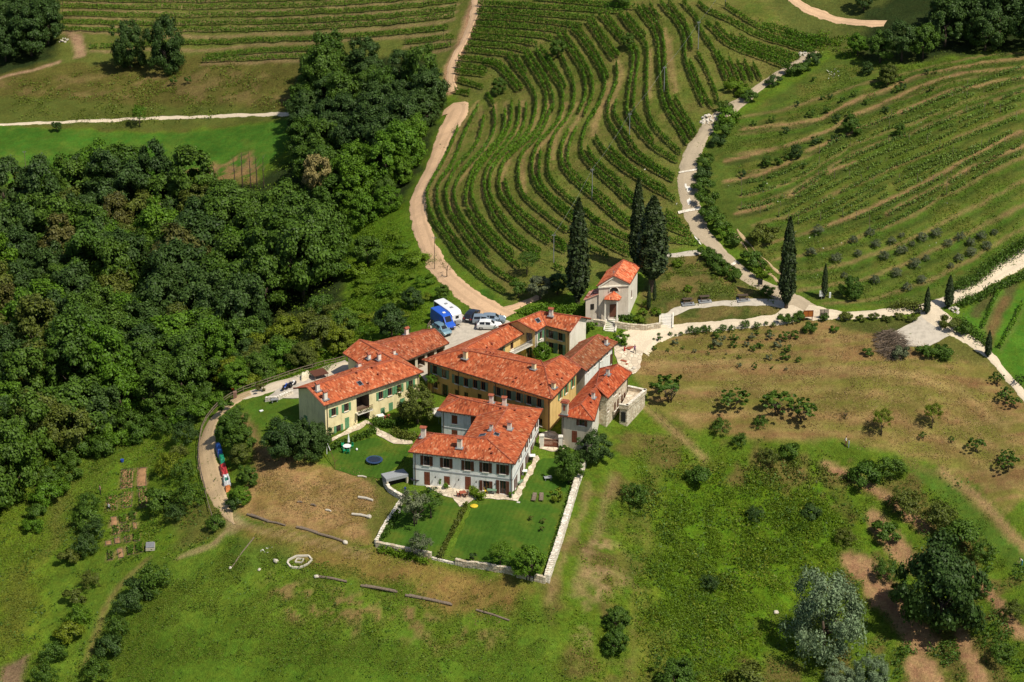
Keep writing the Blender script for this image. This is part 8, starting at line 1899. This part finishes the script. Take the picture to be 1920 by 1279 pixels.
    for sx, sz, w_, h_ in ((0, 1.93, 1.65, .09), (0, .82, 1.65, .09), (-.8, 1.38, .09, 1.15), (.8, 1.38, .09, 1.15), (.0, 1.38, .05, 1.1)): b.box((sx, -.03, sz), (w_, .1, h_))
    b.build('frame', M['red_brown'], r_, local=True)
    p = g(1545, 598); root = thing('slatted_board', 'dark slatted board right of the orange wooden board', 'sign', tuple(p), .06)
    for k in range(7): MB().box((-.66 + k * .22, 0, 1.2), (.16, .06, 1.15)).build('slat', M['black'] if k % 2 else M['log'], root, local=True)
    for s_ in (-1, 1): MB().box((s_ * .7, .06, .85), (.09, .07, 1.75)).build('post', M['brown'], root, local=True)
    r_ = board('black notice board on the verge of the hill road', (1425,539), .8, .95, M['black'], None, .5, .1)
    p = g(1540, 562); root = thing('signpost', 'small pole with white arrow signs beside the slim cypress', 'signpost', tuple(p)); MB().tube([(0, 0, 0), (0, 0, 1.7)], .04, 6).build('pole', M['metal'], root, local=True)
    for k in range(4): MB().box((.05, -.05, 1.6 - k * .28), (.9, .03, .2), .2 * (k % 2)).build('arrow_panel', wm, root, local=True)
    for (x, y), lb in (((1476,574),'white box post at the foot of the lone cypress'),((1556,558),'small white post right of the arrow signs')):
        p = g(x, y); o = MB().box((0, 0, .45), (.3, .25, 1.0)).build('meter_box', wm); o.location = p; tag(o, lb, 'post')
    p = g(1171, 659); o = MB().tube([(0, 0, 0), (0, 0, .6), (0, 0, .75)], [.14, .13, .05], 8).build('hydrant', solid('red_hydrant_paint', (.5, .02, .02), .4)); o.location = p + [0, 0, .12]; tag(o, 'small red hydrant on the stone paved forecourt', 'hydrant')
    for k, (x, y, a, c) in enumerate(((1182,652,.9,1.9),(1166,677,.4,.5),(1169.5,678,.4,.5),(1173,679,.4,.5),(1175,684,.4,.5))):
        p = g(x, y); o = MB().box((0, 0, .16), (a, c, .06), -.55).build('grate_cover', M['ridge']); o.location = p; tag(o, 'large rust red cover plate in the paved forecourt' if k == 0 else 'small square rust red cover plate in the pale terrace floor', 'cover plate', None if k == 0 else 'small cover plates')
    for (x, y, lb) in ((1183,696,'left pale boulder at the corner of the stone house roof'),(1188,692,'right pale boulder at the corner of the stone house roof')):
        tag(rock(.42, g(x, y)), lb, 'boulder')
    p = g(515, 754); root = thing('stone_bench', 'small grey stone seat on the side lawn', 'seat', tuple(p), .3); MB().box((0, 0, .5), (1.2, .6, .1)).build('seat', M['metal'], root, local=True)
    for s_ in (-.4, .4): MB().box((s_, 0, .22), (.15, .45, .45)).build('leg', M['metal'], root, local=True)
    p = g(490, 771); o = MB().box((0, 0, .08), (.6, .4, .12), .5).build('white_bag', wm); o.location = p; tag(o, 'white bag lying on the side lawn', 'bag')
    for x in (443, 450, 458):
        pass
    p = g(441, 747); root = thing('brick_pillar', 'short brick gate pillar at the narrow end of the lane', 'pillar', tuple(p)); me = None
    for zc in range(9):
        for q in range(4):
            cx, cy = ((-.14, -.14), (.14, -.14), (.14, .14), (-.14, .14))[q]
            o = MB().box((0, 0, 0), (.27, .27, .12)).build('brick', M['old_brick'], root, local=True) if me is None else link('brick', me, root); me = o.data; o.location = (cx, cy, zc * .14 + .05)
    p = g(257, 813); o = MB().box((0, 0, .15), (1.0, .7, .06), .2).build('pale_sheet', wm); o.location = p; tag(o, 'pale sheet lying in the upper left clearing', 'sheet')

# ------------------------------------------------------------------ people
def person(label, px, top, trousers, rz=0, pose='stand', ht=1.7, lift=.05, hairc=(.03, .02, .012)):
    """one continuous skinned body; clothes by material, hair as a child"""
    p = g(*px); root = thing('person', label, 'person', (p[0], p[1], p[2] + lift), rz)
    V = []; E = []; Rd = []
    def v(x, y, z, r_, par=None):
        V.append((x, y, z)); Rd.append(r_)
        if par is not None: E.append((par, len(V) - 1))
        return len(V) - 1
    bend = .75 if pose == 'bend' else 0; hz = .92 if pose != 'kneel' else .5
    pel = v(0, 0, hz, .135); bx = math.sin(bend); bz = math.cos(bend)
    wa = v(bx * .2, 0, hz + .2 * bz, .115, pel); ch = v(bx * .42, 0, hz + .42 * bz, .15, wa); ne = v(bx * .55, 0, hz + .57 * bz, .055, ch); hd = v(bx * .66 + .02, 0, hz + .68 * bz, .09, ne); v(bx * .75 + .02, 0, hz + .8 * bz, .075, hd)
    for s_ in (-1, 1):
        hp = v(0, s_ * .1, hz - .08, .1, pel); st = .16 * s_ if pose == 'walk' else 0
        if pose == 'kneel': kn = v(.38, s_ * .13, .2, .07, hp); an = v(-.02, s_ * .13, .1, .05, kn); v(-.16, s_ * .13, .06, .035, an)
        else: kn = v(st * .6 + .02, s_ * .11, .48, .068, hp); an = v(st * 1.1 - .02, s_ * .11, .08, .045, kn); v(st * 1.1 + .15, s_ * .12, .04, .035, an)
        sh = v(bx * .47, s_ * .19, hz + .5 * bz, .062, ch); fw = .25 if pose != 'stand' else .06
        el = v(bx * .47 + fw * .6, s_ * .24, hz + .5 * bz - .27, .045, sh); wr = v(bx * .47 + fw * 1.4, s_ * .22, hz + .5 * bz - .5, .032, el); pm = v(bx * .47 + fw * 1.5, s_ * .22, hz + .5 * bz - .57, .034, wr); bx_, bz_ = V[pm][0], V[pm][2]
        for k, (dy, ln) in enumerate(((-.03, .075), (-.01, .085), (.01, .08), (.03, .065))):
            f1 = v(bx_ + .01, s_ * .22 + dy, bz_ - .045, .01, pm); v(bx_ + .02, s_ * .22 + dy * 1.1, bz_ - .045 - ln * .6, .008, f1)
        th = v(bx_ + .035, s_ * .22 - s_ * .015, bz_ - .005, .011, pm); v(bx_ + .055, s_ * .22 - s_ * .02, bz_ - .035, .009, th)
    me = bpy.data.meshes.new('body'); me.from_pydata(V, E, []); o = link('body', me, root); md = o.modifiers.new('skin', 'SKIN'); sv = me.skin_vertices[0].data
    for i, r_ in enumerate(Rd): sv[i].radius = (r_, r_); sv[i].use_root = (i == 0)
    o.modifiers.new('sub', 'SUBSURF').levels = 1
    dg = bpy.context.evaluated_depsgraph_get(); ev = bpy.data.meshes.new_from_object(o.evaluated_get(dg)); o.modifiers.clear(); o.data = ev; bpy.data.meshes.remove(me)
    ev.name = 'body'; ev.materials.clear()
    for mt in (SKIN, solid('shirt_cloth', top, .85, .1), solid('trouser_cloth', trousers, .85, .1), M['black']): ev.materials.append(mt)
    for f in ev.polygons:
        c = f.center; up = c.z
        f.material_index = 3 if up < .09 and pose != 'kneel' else 2 if up < hz + .06 and abs(c.y) < .19 else 1 if up < hz + .52 * bz and (abs(c.y) < .2 or up > hz + .22) and not (abs(c.y) > .17 and up < hz + .28) else 0
        f.use_smooth = True
    s = ht / 1.72; o.scale = (s, s, s)
    hb = bmesh.new(); bmesh.ops.create_icosphere(hb, subdivisions=2, radius=.105)
    for q in [q for q in hb.verts if q.co.z < -.02 and q.co.x > -.02]: q.co.x -= .05
    hm = bpy.data.meshes.new('hair'); hb.to_mesh(hm); hb.free(); hm.materials.append(solid('hair', hairc, .7)); ho = link('hair', hm, root); ho.location = Vector((bx * .7 - .01, 0, hz + .745 * bz)) * s; ho.scale = (s, s * .9, s)
def people():
    global SKIN
    SKIN = solid('skin', (.5, .28, .19), .6, .06)
    person('person in purple top walking on the paved forecourt', (1190,664), (.16, .03, .16), (.02, .02, .03), 2.0, 'walk', 1.6, .14)
    person('person in pale pink top at the left corner of the chapel', (1098,571), (.6, .4, .4), (.5, .4, .38), 1.0, 'stand', 1.65)
    person('person in white shirt on the field track at right', (1586,836), (.75, .72, .7), (.35, .12, .08), 3.0, 'walk', 1.7); person('person in light blue beside the one in white on the field track', (1591,840), (.3, .42, .5), (.3, .35, .4), 3.0, 'stand', 1.6)
    person('person in white trousers and dark top in the upper left clearing', (321,779), (.12, .02, .04), (.7, .7, .68), 4.0, 'walk', 1.7)
    person('person standing in pink top at the edge of the vegetable plots', (188,927), (.6, .35, .3), (.02, .02, .025), .5, 'stand', 1.65); person('person in white shirt kneeling at a vegetable bed', (204,956), (.8, .8, .8), (.03, .03, .05), .8, 'kneel', 1.7)
    person('person bending in white and teal at the right image edge', (1916,1061), (.7, .7, .68), (.03, .22, .25), 3.4, 'bend', 1.65)
# ------------------------------------------------------------------ build
ground_zones()
vine_rows()
earth_mesh()
setting()
white_house(); yellow_house(); barn(); ochre_house(); north_house(); brown_wing(); stone_house(); chapel()
walls_fences()
woods(); garden_trees(); orchards(); ground_cover()
logs_stones(); plots(); vehicles(); furniture(); people()
